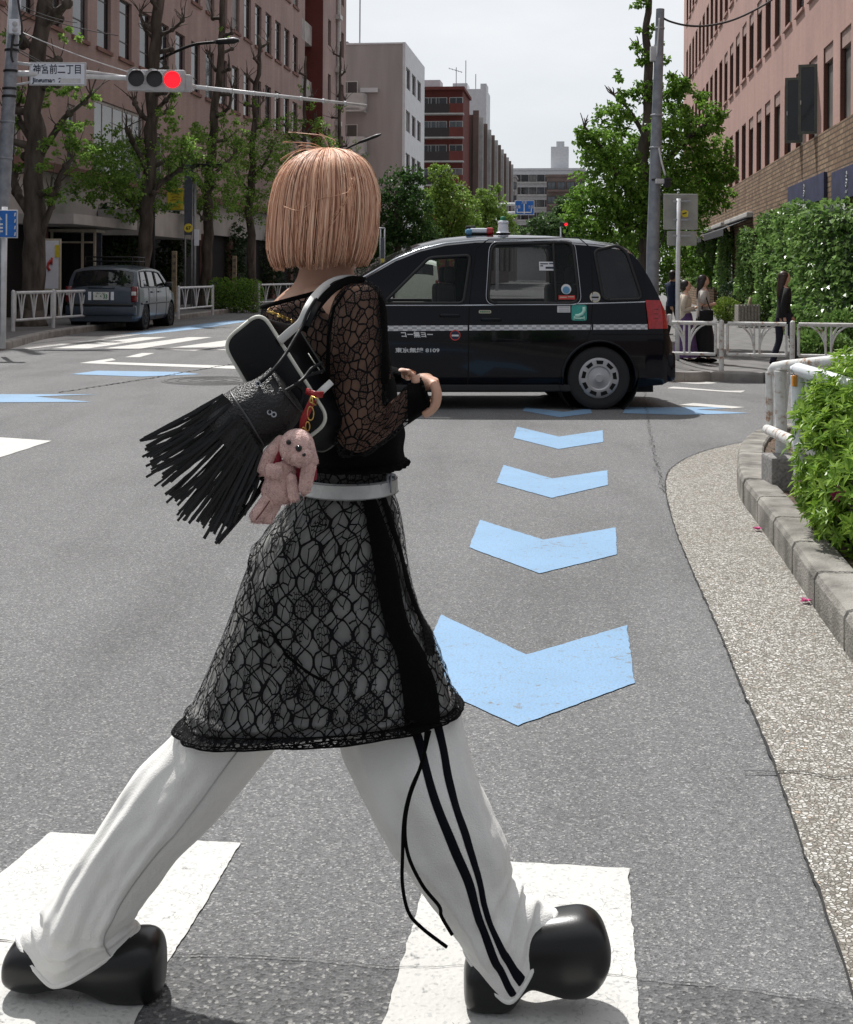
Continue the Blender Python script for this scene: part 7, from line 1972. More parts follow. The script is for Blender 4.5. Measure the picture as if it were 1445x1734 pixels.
# ---- dress: shade grey lining under black lace; added, its grey stands for trousers in shade
def folds(v, th):
    k = (.009 * nz(v, th, 2.0, 3, 31) + .006 * nz(v, th, 4.5, 3, 35)) * ss(.1, .5, v)
    u = math.cos(th)
    if math.sin(th) < 0:                                   # a long diagonal fold and the gathers above the hem
        x = u * .5 + .5; l = .30 + .95 * (x - .05)
        k += .010 * math.exp(-((v - l) / .022) ** 2) * (1 - ss(.55, .8, x))
        k -= .006 * math.exp(-((v - l - .045) / .03) ** 2) * (1 - ss(.55, .8, x))
    k += (.0055 * math.sin(v * 95 + 3.5 * u + 4 * nz(v, th, 1, 3)) + .004 * nz(v, th, 4, 40, 2)) * ss(.80, .94, v)
    k += .005 * nz(v, th, 5, 18, 77) * ss(.45, .8, v) * ss(.3, .9, u)
    return k
sk = Loft([((512, 822), (664, 824), .100, 2.39, 0), ((480, 862), (677, 862), .118, 2.39, 0), ((447, 902), (684, 900), .130, 2.39, 0), ((424, 948), (691, 946), .138, 2.39, 0), ((404, 1000), (699, 994), .142, 2.39, 0), ((389, 1045), (715, 1040), .144, 2.39, 0), ((372, 1090), (738, 1078), .145, 2.39, 0), ((356, 1130), (752, 1114), .146, 2.39, 0), ((340, 1168), (764, 1147), .147, 2.39, 0), ((318, 1205), (775, 1177), .147, 2.39, 0), ((297, 1237), (783, 1199), .146, 2.39, .0)], 120, 110, 2.35, folds)
mb = MB(); sk.mesh(mb); so = mb.build('lace_skirt', M_LACE, woman, True)
mb = MB(); sk.mesh(mb, -.008, False, 0.0, .955); mb.build('lining', M_LINING, woman, True)
hm = MB()
for v, r in ((.998, .0016), (.965, .0012), (.93, .0010)):
    hm.tube([sk.at(min(v + .012 * nz(v, th, 2, 1, 55), .9999), th, .001 + .003 * nz(v, th, 9, 1, 5)) for th in [2 * math.pi * j / 140 for j in range(141)]], r, 5)
hm.build('hem', M_BLACKC, so, True)
hb_ = MB()
rr = [[sk.at(.925 + .075 * i / 6, 2 * math.pi * j / 120, .0015) for j in range(120)] for i in range(7)]
uvv = [[(j * .012, i * .009) for j in range(121)] for i in range(7)]
hb_.rings(rr, True, False, 0, uvv); hb_.build('gathered_hem', lace_mat('dense black lace', 80, 80, .10, .09, .45, .5, .9), so, True)
mb = MB(); sk.ribbon(mb, [(612, 836), (622, 890), (634, 960), (650, 1040), (664, 1100), (678, 1160), (690, 1243)], [(634, 836), (652, 890), (668, 960), (692, 1040), (712, 1100), (730, 1160), (744, 1232)], .005); mb.build('drawstring_band', M_BLACKC, so, True)
mb = MB(); sk.ribbon(mb, [(640, 836), (660, 890), (676, 950), (694, 1010), (712, 1060), (722, 1110)], [(652, 836), (668, 890), (684, 950), (702, 1010), (722, 1060), (736, 1110)], .004); mb.build('drawstring_band', M_BLACKC, so, True)
mb = MB(); sk.ribbon(mb, [(400, 1020), (440, 1066), (490, 1117), (550, 1155)], [(401, 1018), (442, 1063), (493, 1113), (553, 1151)], .0025); mb.build('seam', M_BLACKC, so, True)
mb = MB()
for pts in ([(722, 1238), (716, 1290), (697, 1335), (685, 1385), (682, 1450), (682, 1500), (692, 1545), (715, 1572), (757, 1604)], [(728, 1238), (712, 1300), (694, 1350), (686, 1400), (692, 1450), (716, 1500), (744, 1535), (748, 1552), (766, 1583)]):
    mb = MB(); n = len(pts); mb.tube(cr_pts([P(x, y, 2.235 + .012 * math.sin(i)) for i, (x, y) in enumerate(pts)], 6), .0032, 7); mb.build('drawstring', M_BLACKC, woman, True)
# ---- belt
bl_ = Loft([((506, 803), (666, 806), .104, 2.39, 0), ((504, 829), (668, 832), .106, 2.39, 0)], 64, 4)
mb = MB()
rr = [[bl_.at(v, 2 * math.pi * j / 64, o_) for j in range(64)] for v, o_ in ((0, .001), (.0, .005), (.12, .0075), (.88, .0075), (.9999, .005), (.9999, .001))]
mb.rings(rr, True, False); bo = mb.build('belt', M_SILVER, woman, True, auto=R(45))
mb = MB(); mb.tube([bl_.at(.10, math.pi + math.pi * j / 40, .008) for j in range(41)], .0007, 4); mb.tube([bl_.at(.90, math.pi + math.pi * j / 40, .008) for j in range(41)], .0007, 4); mb.build('stitching', mat('grey thread', (.2, .2, .2), .8), bo, True)
mb = MB()
for px in (605, 622, 640): 
    v, th = bl_.find(px, 819); q = bl_.at(v, th, .008); mb.lathe([(.001, .0), (.0018, 0)], q, (0, -1, 0), 10, cap=False)
mb.build('hole', M_SEAM, bo, False)
mb = MB(); a, b, c, d = P(656, 804, 2.33), P(668, 804, 2.36), P(669, 834, 2.36), P(656, 834, 2.33)
mb.tube([a, b, c, d, a], .0028, 6); mb.tube([P(662, 804, 2.335), P(662, 834, 2.335)], .002, 5); mb.build('buckle', M_GALV, bo, True)
# ---- black top
def tf(v, th): return .004 * nz(v, th, 2.2, 7, 61) + .003 * math.sin(v * 30 + 3 * math.cos(th)) * ss(.5, .9, v)
tp = Loft([((447, 519), (613, 476), .080, 2.388, 0), ((444, 540), (640, 505), .098, 2.388, 0), ((452, 585), (655, 560), .116, 2.388, 0), ((478, 640), (664, 622), .122, 2.388, 0), ((500, 700), (674, 688), .122, 2.388, 0), ((510, 748), (683, 744), .118, 2.388, 0), ((512, 782), (682, 784), .114, 2.388, 0)], 72, 60, 2.0, tf)
mb = MB(); tp.mesh(mb, .001, False, 0.0, .56); o_t = mb.build('lace_top', M_LACES, woman, True)
mb = MB(); tp.mesh(mb, -.004, False, .10, .56); mb.build('back_lining', mat('skin under lace', (.42, .26, .19), .6, var=.08), woman, True)
mb = MB(); tp.mesh(mb, .002, False, .54, 1.0); o_b = mb.build('bodice', M_BLACKC, woman, True)
mb = MB(); mb.tube([tp.at(.002, 2 * math.pi * j / 72, .001) for j in range(73)], .0042, 6)
mb.build('neckline_trim', M_BLACKC, o_t, True)
mb = MB(); mb.tube([tp.at(.999, 2 * math.pi * j / 72, .002 + .004 * math.sin(j * 2.2)) for j in range(73)], .006, 6); mb.build('ruffled_hem', M_BLACKC, o_b, True)
un = Loft([((512, 775), (662, 778), .106, 2.39, 0), ((508, 812), (664, 812), .103, 2.39, 0)], 72, 8)
mb = MB(); un.mesh(mb); mb.build('waist_lace', M_LACES, woman, True); mb = MB(); un.mesh(mb, -.005); mb.build('waist_lining', M_LINING, woman, True)
# ---- sleeves
def sf(v, th): return .0035 * nz(v, th, 1.5, 8, 91) + .004 * math.sin(v * 60 + 2 * th) * ss(.5, .6, v) * (1 - ss(.72, .85, v))
sl_ = Loft([((588, 482), (628, 476), .030, 2.262, 0), ((566, 505), (645, 492), .048, 2.255, 0), ((557, 545), (653, 528), .056, 2.25, 0), ((553, 600), (657, 590), .056, 2.245, 0), ((553, 655), (656, 645), .054, 2.24, 0), ((555, 710), (655, 672), .052, 2.235, 0), ((566, 758), (658, 682), .050, 2.232, 0), ((604, 776), (664, 680), .048, 2.23, 0), ((648, 755), (674, 668), .045, 2.228, 0), ((692, 718), (690, 652), .040, 2.227, 0), ((729, 692), (714, 644), .033, 2.226, 0)], 60, 100, 2.0, sf)
mb = MB(); sl_.mesh(mb, 0, False, 0, .92); o_s = mb.build('sleeve', M_LACES, woman, True)
sl2 = Loft([((590, 486), (626, 482), .026, 2.262, 0), ((569, 508), (642, 495), .044, 2.255, 0), ((560, 545), (650, 530), .052, 2.25, 0), ((556, 600), (653, 592), .052, 2.245, 0), ((556, 655), (652, 645), .050, 2.24, 0), ((559, 708), (650, 673), .048, 2.235, 0), ((572, 752), (654, 686), .046, 2.232, 0), ((606, 769), (661, 686), .044, 2.23, 0), ((646, 749), (671, 674), .041, 2.228, 0), ((690, 712), (688, 658), .035, 2.227, 0), ((716, 686), (703, 650), .030, 2.226, 0)], 40, 60)
mb = MB(); sl2.mesh(mb, -.004); mb.build('arm', M_SKIN, woman, True)
mb = MB(); sl_.mesh(mb, .001, False, .90, 1.0); mb.build('cuff', M_BLACKC, o_s, True)
mb = MB(); mb.tube([sl_.at(.999, 2 * math.pi * j / 60, .001 + .003 * math.sin(j * 1.9)) for j in range(61)], .0035, 6); mb.build('cuff_frill', M_BLACKC, o_s, True)
mb = MB(); sl_.ribbon(mb, [(640, 500), (646, 550), (647, 600), (645, 650)], [(656, 520), (662, 560), (662, 605), (660, 650)], .002); mb.build('shaded_panel', M_BLACKC, o_s, True)  # dark gap between arm and torso, its shade laid on as black cloth
mb = MB(); mb.tube([P(585, 492, 2.21), P(566, 520, 2.205), P(556, 570, 2.20), P(553, 640, 2.20), P(553, 700, 2.20)], .0025, 6); mb.build('armhole_seam', M_BLACKC, o_s, True)
fs_ = Loft([((452, 530), (500, 522), .05, 2.46, 0), ((446, 580), (510, 580), .05, 2.50, 0), ((460, 660), (520, 650), .048, 2.53, 0), ((500, 760), (550, 700), .045, 2.54, 0), ((600, 725), (610, 665), .040, 2.51, 0), ((650, 662), (648, 622), .032, 2.475, 0), ((682, 650), (679, 625), .024, 2.455, 0)], 40, 50)
mb = MB(); fs_.mesh(mb); mb.build('sleeve', M_BLACKC, woman, True)
# ---- hands
def hand(name, palm, fingers, thumb):
    j = [(P(*p[:3]), p[3]) for p in palm]; e = [(i, i + 1) for i in range(len(palm) - 1)]
    for ch in fingers + [thumb]:
        k0 = len(j); root = ch[0]
        for p in ch[1]: j.append((P(*p[:3]), p[3]))
        e.append((root, k0)); e += [(k0 + i, k0 + i + 1) for i in range(len(ch[1]) - 1)]
    return skin_body(name, j, e, woman, M_SKIN, 2, 0)
hand('hand', [(698, 656, 2.226, .017), (708, 648, 2.226, .0175), (722, 646, 2.226, .0165)],
     [(2, [(735, 650, 2.206, .0088), (740, 668, 2.203, .0082), (737, 684, 2.202, .0075), (726, 697, 2.202, .0066), (715, 702, 2.203, .0055)]),
      (2, [(736, 649, 2.222, .0090), (742, 668, 2.221, .0084), (739, 686, 2.220, .0077), (728, 699, 2.220, .0068), (716, 704, 2.221, .0056)]),
      (2, [(735, 648, 2.240, .0086), (741, 666, 2.240, .0080), (738, 683, 2.240, .0074), (728, 696, 2.240, .0064), (718, 701, 2.241, .0054)]),
      (2, [(732, 649, 2.256, .0076), (738, 664, 2.257, .0070), (735, 679, 2.257, .0064), (727, 690, 2.257, .0056)])],
     (1, [(712, 641, 2.246, .0090), (724, 638, 2.256, .0080), (734, 642, 2.260, .0066)]))
hand('hand', [(678, 640, 2.455, .015), (684, 637, 2.452, .015)],
     [(1, [(692, 632, 2.440, .0078), (699, 634, 2.436, .0072), (699, 641, 2.434, .0062)]), (1, [(692, 632, 2.452, .0078), (700, 634, 2.450, .0072), (699, 641, 2.450, .0062)]),
      (1, [(691, 632, 2.464, .0074), (698, 634, 2.464, .0068), (698, 640, 2.464, .0060)]), (1, [(689, 633, 2.476, .0066), (695, 635, 2.478, .0060), (695, 640, 2.478, .0054)])],
     (0, [(684, 630, 2.444, .0074), (691, 629, 2.434, .0066), (696, 632, 2.430, .0056)]))
# ================================================================ bags and charm on the shoulder
BY = 2.150
bb0 = P(440, 760, BY)
bag = thing('shoulder_bag', 'black box shaped shoulder bag with cream piping and a gold zip, behind the fringed bag', 'bag', bb0)
flat = round_poly([(442, 527), (559, 712), (488, 768), (377, 580)], 26, 7)
front = [P(x, y, BY) for x, y in flat]; ext = P(496, 541, BY + .085) - P(442, 527, BY)
mb = MB(); n = len(front); cf = sum(front, Vector()) / n
rr = [[cf + (p - cf) * k + Vector((0, -o, 0)) for p in front] for k, o in ((.02, .010), (.5, .009), (.85, .006), (.96, .002), (1.0, 0))] + [[p + ext * t for p in front] for t in (.05, .5, .95, 1.0)] + [[cf + ext + (p - cf) * .9 for p in front]]
mb.rings(rr, True, True); mb.build('body', M_LEATHS, bag, True, auto=R(50))
mb = MB(); mb.tube(front + [front[0]], .0034, 8); mb.build('piping', M_PIPE, bag, True)
mb = MB(); mb.tube([p + ext for p in front] + [front[0] + ext], .0022, 8); mb.build('piping', mat('dark piping', (.10, .10, .09), .5), bag, True)
mb = MB(); z0, z1 = P(448, 526, BY), P(551, 690, BY)
z0, z1 = P(455, 528, BY + .02), P(502, 549, BY + .075)
mb.tube([z0, z0.lerp(z1, .3) + Vector((0, -.002, .003)), z0.lerp(z1, .7) + Vector((0, -.002, .003)), z1], .0022, 6)
for k in range(7): q = z0.lerp(z1, k / 6); mb.bbox(q + Vector((0, -.003, .002)), (.003, .004, .006), .0008)
mb.tube([P(470, 531, BY + .03), P(476, 538, BY + .03), P(470, 536, BY + .02)], .0016, 5)
mb.build('zip', M_GOLD, bag, True)
mb = MB(); mb.tube([P(522, 598, BY - .012), P(531, 612, BY - .012), P(545, 632, BY - .012)], .0008, 4); mb.build('stitching', M_PIPE, bag, True)
def strap(nm, pts, w, m, parent, th=.0035):
    q = cr_pts(pts, 8); mb = MB(); rr = []
    for i, p in enumerate(q):
        t = (q[min(i + 1, len(q) - 1)] - q[max(0, i - 1)]).normalized(); s_ = t.cross(Vector((0, -1, 0.0))).normalized(); u = s_.cross(t).normalized()
        rr.append([p + s_ * w * .5 * a + u * th * b for a, b in ((-1, -.6), (-.8, -1), (.8, -1), (1, -.6), (1, .6), (.8, 1), (-.8, 1), (-1, .6))])
    mb.rings(rr, True, True); return mb.build(nm, m, parent, True)
s1 = [P(474, 577, BY - .006), P(492, 561, BY - .01), P(510, 545, BY - .01), P(522, 520, BY), P(537, 498, 2.20), P(558, 480, 2.26), P(582, 472, 2.31), P(606, 474, 2.36), P(630, 492, 2.42)]
strap('handle', s1, .0135, M_STRAPW, bag)
strap('handle_lining', [p + Vector((.006, .002, -.006)) for p in s1[2:]], .016, M_LEATHS, bag)
s2 = [P(534, 672, BY - .006), P(547, 660, BY - .006), P(560, 648, BY + .015), P(572, 600, 2.19), P(566, 540, 2.19), P(572, 505, 2.20), P(590, 482, 2.25), P(612, 474, 2.33), P(630, 486, 2.40)]
strap('handle', s2[:3], .0115, M_STRAPW, bag)
strap('handle_lining', [P(513, 560, BY), P(528, 532, 2.16), P(546, 508, 2.19), P(566, 488, 2.23), P(592, 474, 2.29), P(616, 475, 2.36)], .014, M_BLACKC, bag)
# ---- fringed bucket bag
FY = 2.075
fb = thing('fringed_bag', 'black leather drawstring bucket bag with long fringe swinging out behind the box bag', 'bag', P(400, 780, FY))
def fd(v, th): return .002 * math.sin(th * 7 + 2 * v) * (1 - ss(.0, .3, v)) + .0025 * nz(v, th, 2, 5, 41)
fbl = Loft([((459, 624), (514, 697), .036, FY + .004, 0), ((440, 637), (504, 715), .046, FY, 0), ((416, 648), (484, 736), .050, FY, 0), ((388, 662), (447, 760), .052, FY, 0), ((365, 676), (450, 800), .050, FY, 0), ((345, 700), (445, 815), .042, FY, 0)], 64, 50, 2.0, fd)
mb = MB(); fbl.mesh(mb, 0, True); fbo = mb.build('body', M_LEATH, fb, True)
mb = MB(); fbl.ribbon(mb, [(388, 663), (400, 683), (417, 708), (432, 733), (444, 754)], [(391, 661), (403, 681), (420, 706), (435, 731), (447, 752)], .0016); mb.build('seam', mat('edge paint', (.05, .05, .052), .4), fbo, True)
ends = [Vector((x, y, 0)) for x, y in ((233, 752), (240, 768), (251, 782), (258, 800), (268, 820), (280, 842), (292, 862), (308, 880), (326, 897), (345, 906), (362, 905), (382, 893), (398, 876), (414, 866))]
starts = [Vector((x, y, 0)) for x, y in ((378, 668), (392, 682), (404, 700), (414, 716), (424, 732), (433, 748), (442, 764), (448, 778))]
fr = random.Random(3); mb = MB()
for i in range(132):
    t = (i % 44 + fr.uniform(.1, .9)) / 44; lay = i // 44
    a = crf(starts, t); b = crf(ends, t) + Vector((fr.gauss(0, 6), fr.gauss(0, 6), 0)) + (a - crf(ends, t)) * abs(fr.gauss(0, .10))
    y0 = FY - .053 * math.sin(math.pi * (.12 + .76 * t)) - .003 + .012 * lay + fr.uniform(-.003, .003); y1 = FY - .015 + .05 * fr.uniform(-1, 1) + .02 * lay
    d = (b - a); nr = Vector((d.y, -d.x, 0)).normalized(); bow = fr.gauss(6, 5) * (1 if t < .5 else .3)
    q = []
    for k in range(9):
        u = k / 8; m_ = a + d * u + nr * (bow * math.sin(math.pi * u) + fr.gauss(0, .4)); q.append(P(m_.x, m_.y, y0 + (y1 - y0) * u))
    w = .0023 * fr.uniform(.75, 1.15); rr = []; tw = fr.uniform(-.5, .5)
    for k, p in enumerate(q):
        tt = (q[min(k + 1, 8)] - q[max(k - 1, 0)]).normalized(); s_ = tt.cross(Vector((math.sin(tw * k / 8), -1, 0))).normalized(); u_ = s_.cross(tt)
        rr.append([p + s_ * w - u_ * .0008, p + s_ * w + u_ * .0008, p - s_ * w + u_ * .0008, p - s_ * w - u_ * .0008])
    mb.rings(rr, True, True)
q = [P(x, y, FY - .01) for x, y in ((452, 800), (440, 826), (420, 855), (395, 886), (365, 920))]
for dx in (0, .004):
    mb.tube([p + Vector((dx, 0, 0)) for p in cr_pts(q, 4)], .0028, 5)
mb.build('fringe', mat('fringe leather', (.004, .0045, .006), .36, spec=.42, scale=40, bump=.2), fb, True, auto=R(40))
for pts in ([(436, 650), (452, 638), (470, 618), (486, 596), (500, 572), (512, 552), (522, 528), (536, 505)], [(456, 698), (462, 680), (480, 664), (500, 652), (515, 640), (528, 624), (546, 614)], [(462, 700), (470, 684), (485, 670)], [(515, 640), (530, 633), (548, 628)], [(500, 650), (512, 662), (508, 690)]):
    mb = MB(); mb.tube(cr_pts([P(x, y, FY - .035 + .10 * ss(450, 545, x)) for x, y in pts], 6), .0030, 8); mb.build('drawcord', M_LEATHS, fb, True)
mb = MB()
for x, y in ((437, 650), (457, 698), (464, 702)): mb.lathe([(.0025, 0), (.0035, .001), (.0045, 0)], P(x, y, FY - .050), (0.2, -1, .2), 16, cap=False)
mb.build('eyelet', M_GALV, fb, True)
mb = MB(); fbl.ribbon(mb, [(464, 628), (480, 648), (496, 672), (506, 690)], [(467, 625), (483, 645), (499, 669), (509, 687)], .003); fbl.ribbon(mb, [(472, 622), (488, 642), (504, 666), (514, 684)], [(474, 620), (490, 640), (506, 664), (516, 682)], .003); mb.build('mouth_fold', mat('edge paint light', (.10, .10, .105), .35), fb, True)
# ---- plush charm
CY = 2.045
ch = thing('plush_charm', 'pink plush rabbit charm with long floppy ears hanging from the bag on a red strap', 'plush toy', P(470, 880, CY))
fur_src = []
def blob(mb, a, b, ra, rb, Y=CY, n=10):
    """a stuffed limb from picture point a to b"""
    A, B = P(a[0], a[1], Y), P(b[0], b[1], Y); pts, rs = [], []
    for k in range(n + 1):
        t = k / n; pts.append(A.lerp(B, t)); r = ra + (rb - ra) * t
        rs.append(max(.0005, r * math.sqrt(max(0, 1 - (max(0, .18 - t) / .18) ** 2)) if t < .5 else r * math.sqrt(max(0, 1 - (max(0, t - .82) / .18) ** 2))))
    mb.tube(pts, rs, 16)
def furred(nm, build, parent, m=M_PLUSH, dens=1.0):
    mb = MB(); build(mb); o = mb.build(nm, m, parent, True)
    fm = MB(); fr_ = random.Random(len(mb.v))
    off = ORG[parent.name]
    for f in mb.f:
        if len(f) > 4: continue
        vs = [mb.v[i] for i in f]; nr = (vs[1] - vs[0]).cross(vs[-1] - vs[0]); ar = nr.length
        if ar < 1e-9: continue
        nr.normalize(); C = sum(vs, Vector()) / len(vs)
        for _ in range(max(1, int(ar * 900000 * dens))):
            a, b = fr_.random(), fr_.random(); p = vs[0].lerp(vs[1], a).lerp(vs[-1].lerp(vs[2], a), b) if len(vs) == 4 else C
            d = (nr + Vector((fr_.uniform(-.9, .9), fr_.uniform(-.9, .9), fr_.uniform(-1.0, .6)))).normalized(); l = fr_.uniform(.004, .0085); s_ = d.orthogonal().normalized() * .0009
            s_ = Matrix.Rotation(fr_.uniform(0, 6.28), 3, d) @ s_
            fm.add([p - s_, p + s_, p + d * l + Vector((0, 0, -.001))], [(0, 1, 2)])
    fm.build('fur', m, o); return o
K = CY / F
def body_(mb):
    blob(mb, (486, 778), (466, 850), 24 * K, 30 * K); blob(mb, (474, 790), (470, 855), 18 * K, 26 * K)
furred('body', body_, ch)
hC = P(503, 757, CY - .012)
def head_(mb): mb.ell(hC, (30 * K, .030, 31 * K), None, 24, 16); mb.ell(P(510, 772, CY - .024), (21 * K, .022, 19 * K), None, 16, 12)
ho = furred('head', head_, ch)
furred('ear', lambda mb: (blob(mb, (482, 738), (455, 775), 9 * K, 15 * K, CY - .004), blob(mb, (462, 760), (446, 806), 14 * K, 14 * K, CY - .004)), ch)
furred('ear', lambda mb: (blob(mb, (522, 748), (528, 790), 9 * K, 14 * K, CY - .020), blob(mb, (526, 775), (514, 838), 13 * K, 11 * K, CY - .022)), ch)
mb = MB(); blob(mb, (474, 750), (464, 800), 7 * K, 10 * K, CY - .006); mb.build('ear_lining', M_PLUSHR, ch, True)
mb = MB(); blob(mb, (512, 780), (504, 822), 8 * K, 12 * K, CY - .004); blob(mb, (528, 790), (530, 815), 9 * K, 7 * K, CY - .006); mb.build('ear_lining', M_PLUSHR, ch, True)
furred('arm', lambda mb: blob(mb, (480, 800), (448, 796), 12 * K, 13 * K, CY - .026), ch)
furred('arm', lambda mb: blob(mb, (492, 800), (499, 850), 9 * K, 10 * K, CY - .022), ch)
furred('leg', lambda mb: blob(mb, (462, 836), (428, 884), 13 * K, 13 * K, CY - .012), ch)
furred('leg', lambda mb: blob(mb, (470, 842), (446, 886), 13 * K, 12 * K, CY - .004), ch)
for (x, y, r) in ((489, 749, 4.4), (506, 759, 5.6), (515, 770, 3.2)):
    mb = MB(); q = P(x, y, CY - (.043 if y < 765 else .047)); mb.ell(q, (r * K, r * K, r * K), None, 12, 8); mb.build('nose' if r > 5 else 'eye' if y < 755 else 'mouth', M_EYE, ho, True)
mb = MB(); mb.tube([P(457, 848, CY - .028), P(446, 864, CY - .029), P(434, 880, CY - .028)], .0012, 5); mb.build('leg_seam', mat('brown seam', (.14, .05, .04), .9), ch, True)
# red strap with brass buckle
rs = strap('strap', [P(512, 732, CY + .01), P(514, 712, CY + .006), P(522, 694, CY), P(530, 676, CY)], .011, M_REDST, ch, .002)
strap('strap_loop', [P(520, 662, CY + .02), P(534, 668, CY - .002), P(546, 668, CY + .02)], .010, M_REDST, ch, .002)
mb = MB(); mb.tube([P(x, y, CY - .006) for x, y in ((524, 680), (528, 671), (538, 675), (535, 686), (524, 680))], .0017, 6); mb.tube([P(529, 673, CY - .008), P(530, 684, CY - .008)], .0012, 5); mb.build('buckle', M_GOLD, ch, True)
mb = MB()
for c, r in (((526, 700), 9), ((521, 722), 6), ((514, 730), 5)): mb.tube([P(c[0] + r * .6 * math.cos(a), c[1] + r * 1.3 * math.sin(a), CY + .004 * math.sin(a)) for a in [k * math.pi / 10 for k in range(21)]], .0011, 5)
mb.build('ring', M_GOLD, ch, True)
mb = MB(); mb.tube([P(512, 738, CY), P(509, 726, CY)], .0022, 5); mb.build('loop', M_PLUSH, ch, True)
# ================================================================ people on the far pavement
M_HAIRD = mat('dark hair', (.012, .009, .008), .45, var=.3, scale=60)
M_HAIRB = mat('brown hair', (.035, .018, .012), .45, var=.3, scale=60)
def walker(label, px, fy, hpx, face, top_m, low_m, hair_m, lower='skirt', long_hair=True, arm='hold', stride=.12, Yover=None, sleeve=.5):
    g = G(px, fy, .15) if Yover is None else P(px, fy, Yover)
    if Yover is not None: g.z = gz(g.x, g.y) + .15
    Y = g.y; H = hpx * Y / F
    t = thing('person', label, 'person', g, 0, None)
    fd_ = Vector((math.sin(face), math.cos(face), 0)); sd = Vector((fd_.y, -fd_.x, 0))      # forward, right hand side
    def W_(f, r, z): return g + fd_ * f * H + sd * r * H + Vector((0, 0, z * H))
    s_ = stride
    J = [(W_(0, 0, .52), .052 * H), (W_(0, 0, .62), .046 * H), (W_(.005, 0, .74), .052 * H), (W_(0, 0, .82), .036 * H), (W_(.005, 0, .87), .026 * H), (W_(.012, 0, .93), .040 * H), (W_(.012, 0, .97), .036 * H)]
    B_ = [(0, 1), (1, 2), (2, 3), (3, 4), (4, 5), (5, 6)]
    arms = []
    for k in (-1, 1):
        i = len(J); el = W_(-.03 if arm == 'hold' else -.05 * k, k * .12, .64); wr_ = W_(.11, k * .05, .66) if arm == 'hold' else W_(.05 - .09 * k, k * .125, .51)
        hn = W_(.145, k * .035, .675) if arm == 'hold' else W_(.07 - .10 * k, k * .125, .465)
        J += [(W_(0, k * .10, .805), .028 * H), (el, .021 * H), (wr_, .015 * H), (hn, .018 * H)]; B_ += [(3, i), (i, i + 1), (i + 1, i + 2), (i + 2, i + 3)]; arms.append((W_(0, k * .10, .805), el, wr_))
    feet = []
    for k in (-1, 1):
        i = len(J); an = W_(s_ * k, k * .045, .045); kn = W_(s_ * k * .6 + .03, k * .047, .27)
        J += [(W_(0, k * .05, .49), .048 * H), (kn, .032 * H), (an, .021 * H), (an + fd_ * .085 * H - Vector((0, 0, .025 * H)), .018 * H)]; B_ += [(0, i), (i, i + 1), (i + 1, i + 2), (i + 2, i + 3)]; feet.append((kn, an))
    skin_body('body', J, B_, t, M_SKIN)
    def ring(c, rx, ry, n=22): return [c + fd_ * rx * math.cos(2 * math.pi * j / n) + sd * ry * math.sin(2 * math.pi * j / n) for j in range(n)]
    mb = MB(); mb.rings([ring(W_(f, 0, z), a * H, b * H) for z, a, b, f in ((.50, .078, .096, 0), (.56, .076, .092, 0), (.62, .066, .082, 0), (.70, .072, .092, .004), (.77, .072, .105, .004), (.81, .060, .112, 0), (.835, .045, .075, 0), (.85, .032, .045, .003))], True, False); mb.build('top', top_m, t, True)
    for a, e, w in arms:
        mb = MB(); en = e.lerp(w, max(0, sleeve * 2 - 1)) if sleeve > .5 else a.lerp(e, sleeve * 2)
        pts = [a + (a - e) * .05, a.lerp(e, .5), e, e.lerp(w, .5), w] if sleeve >= 1 else [a + (a - e) * .05, a.lerp(e, .4), a.lerp(e, .8)]
        mb.tube(pts, [.040 * H, .036 * H, .031 * H, .028 * H, .023 * H][:len(pts)], 12); mb.build('sleeve', top_m, t, True)
    if lower == 'skirt':
        mb = MB(); rr = []
        for z, a, b in ((.60, .068, .084), (.54, .082, .10), (.44, .092, .112), (.30, .115, .125), (.16, .135, .135), (.065, .145, .14)):
            c = W_(.01, 0, z); rr.append([c + (p - c) * (1 + .09 * (1 - z / .6) * math.sin(j * 1.43 + z * 4)) for j, p in enumerate(ring(c, a * H, b * H, 44))])
        mb.rings(rr, True, False); mb.build('skirt', low_m, t, True)
    else:
        for k, (kn, an) in zip((-1, 1), feet):
            mb = MB(); hp = W_(0, k * .045, .55); mb.tube(cr_pts([hp, W_(s_ * k * .25, k * .05, .45), kn, an.lerp(kn, .4), an + Vector((0, 0, -.012 * H))], 4), [(.060 - .026 * min(1, i / 9)) * H for i in range(17)], 14); mb.build('trouser_leg', low_m, t, True)
    for kn, an in feet:
        mb = MB(); M = Matrix((( fd_.x, sd.x, 0), (fd_.y, sd.y, 0), (0, 0, 1))); mb.ell(an + fd_ * .035 * H + Vector((0, 0, -.022 * H)), (.075 * H, .028 * H, .026 * H), M, 14, 8); mb.build('shoe', M_BLACKC, t, True)
    hc_ = W_(.008, 0, .935); M = Matrix((( fd_.x, sd.x, 0), (fd_.y, sd.y, 0), (0, 0, 1)))
    mb = MB(); mb.ell(W_(.018, 0, .925), (.050 * H, .042 * H, .064 * H), M, 24, 18, 0, face_small); ho = mb.build('head', M_SKIN, t, True)
    mb = MB()
    for k in (-1, 1): mb.ell(W_(.066, k * .016, .930), (.004 * H, .006 * H, .004 * H), M, 8, 6)
    mb.build('eyes', M_EYE, ho, True)
    mb = MB(); mb.ell(W_(-.006, 0, .945), (.058 * H, .052 * H, .058 * H), M, 24, 16); 
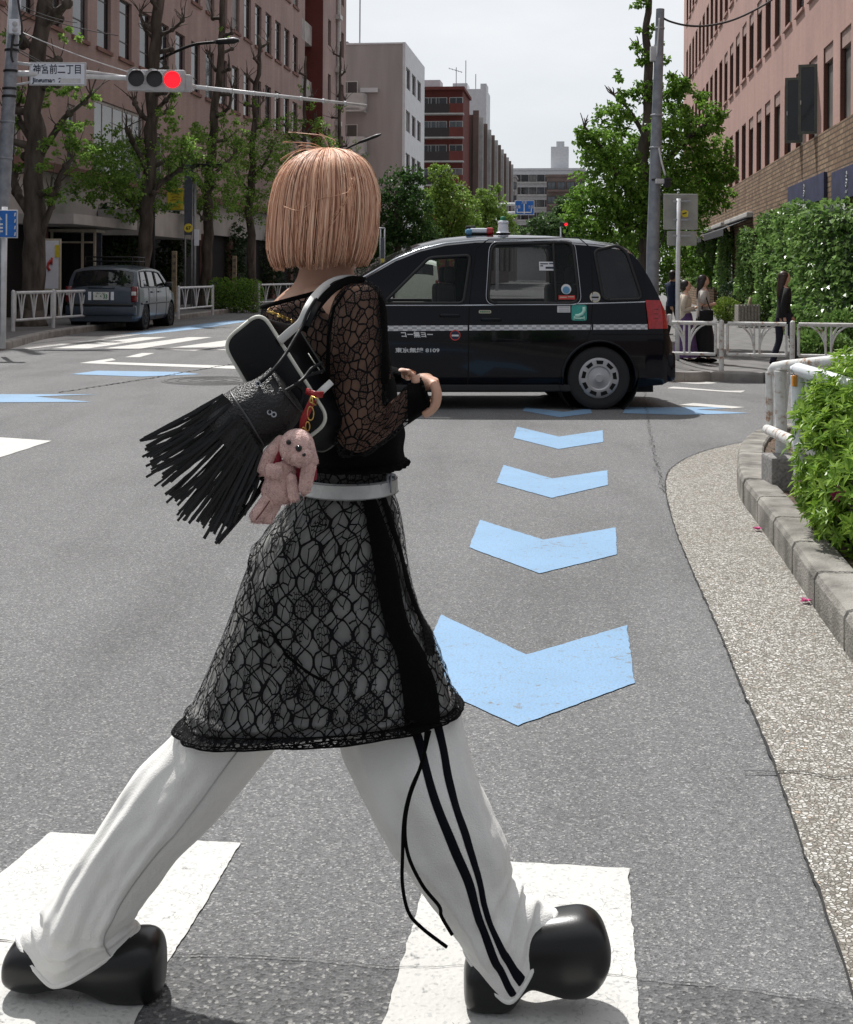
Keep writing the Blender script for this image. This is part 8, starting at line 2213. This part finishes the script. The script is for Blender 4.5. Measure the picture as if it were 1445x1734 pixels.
    if long_hair:
        rr = []
        for z, a, b, f in ((.965, .050, .050, -.005), (.92, .050, .054, -.012), (.87, .040, .056, -.028), (.81, .032, .058, -.040), (.75, .024, .050, -.050), (.71, .010, .03, -.055)):
            rr.append([p + Vector((0, 0, .012 * H * noise.noise(p * 40))) for p in ring(W_(f, 0, z), a * H, b * H, 20)])
        mb.rings(rr, True, True)
    else: mb.ell(W_(-.02, 0, .905), (.045 * H, .048 * H, .04 * H), M, 16, 10)
    mb.build('hair', hair_m, ho, True)
    return t, W_, H
def face_small(v): return 1 + (.14 * math.exp(-((v.y / .18) ** 2 + ((v.z + .12) / .24) ** 2)) * v.x if v.x > 0 else 0)
CL = lambda n, c, **k: mat(n, c, .9, scale=14, bump=.3, bscale=60, **k)
walker('person in a cream top and long purple skirt behind the white sign post', 1160, 614, 140, R(100), CL('cream cloth', (.52, .46, .38)), CL('purple cloth', (.085, .045, .14)), M_HAIRD, 'skirt', False, 'hold', .05, None, 1.0)
t_, W_, H_ = walker('person in a pale short sleeved top and long black skirt with long dark hair', 1190, 613, 148, R(95), CL('pale grey cloth', (.46, .44, .41)), CL('black skirt cloth', (.008, .008, .010)), M_HAIRD, 'skirt', True, 'hold', .05, None, .4)
sb_ = thing('handbag', 'small black handbag on the arm of the person in the long black skirt', 'bag', W_(.02, .16, .50))
mb = MB(); mb.bbox(W_(.02, .16, .54), (.22, .10, .18), .03); mb.build('bag_body', M_LEATHS, sb_, True); mb = MB(); mb.tube(cr_pts([W_(-.03, .15, .59), W_(-.01, .11, .72), W_(.0, .10, .825), W_(.03, .115, .72), W_(.07, .15, .59)], 5), .010, 6); mb.build('strap', M_LEATHS, sb_, True)
walker('person in a black top and navy trousers with long brown hair walking behind the rail', 1327, 618, 159, R(84), CL('black top cloth', (.006, .006, .007)), CL('navy trouser cloth', (.010, .012, .026)), M_HAIRB, 'trousers', True, 'swing', .10, None, 1.0)
walker('person in dark blue half hidden between the taxi tail and the white sign post', 1139, 600, 122, R(55), CL('dark blue cloth', (.012, .022, .06)), CL('dark trouser cloth', (.015, .015, .02)), M_HAIRD, 'trousers', False, 'swing', .08, 27.5, 1.0)
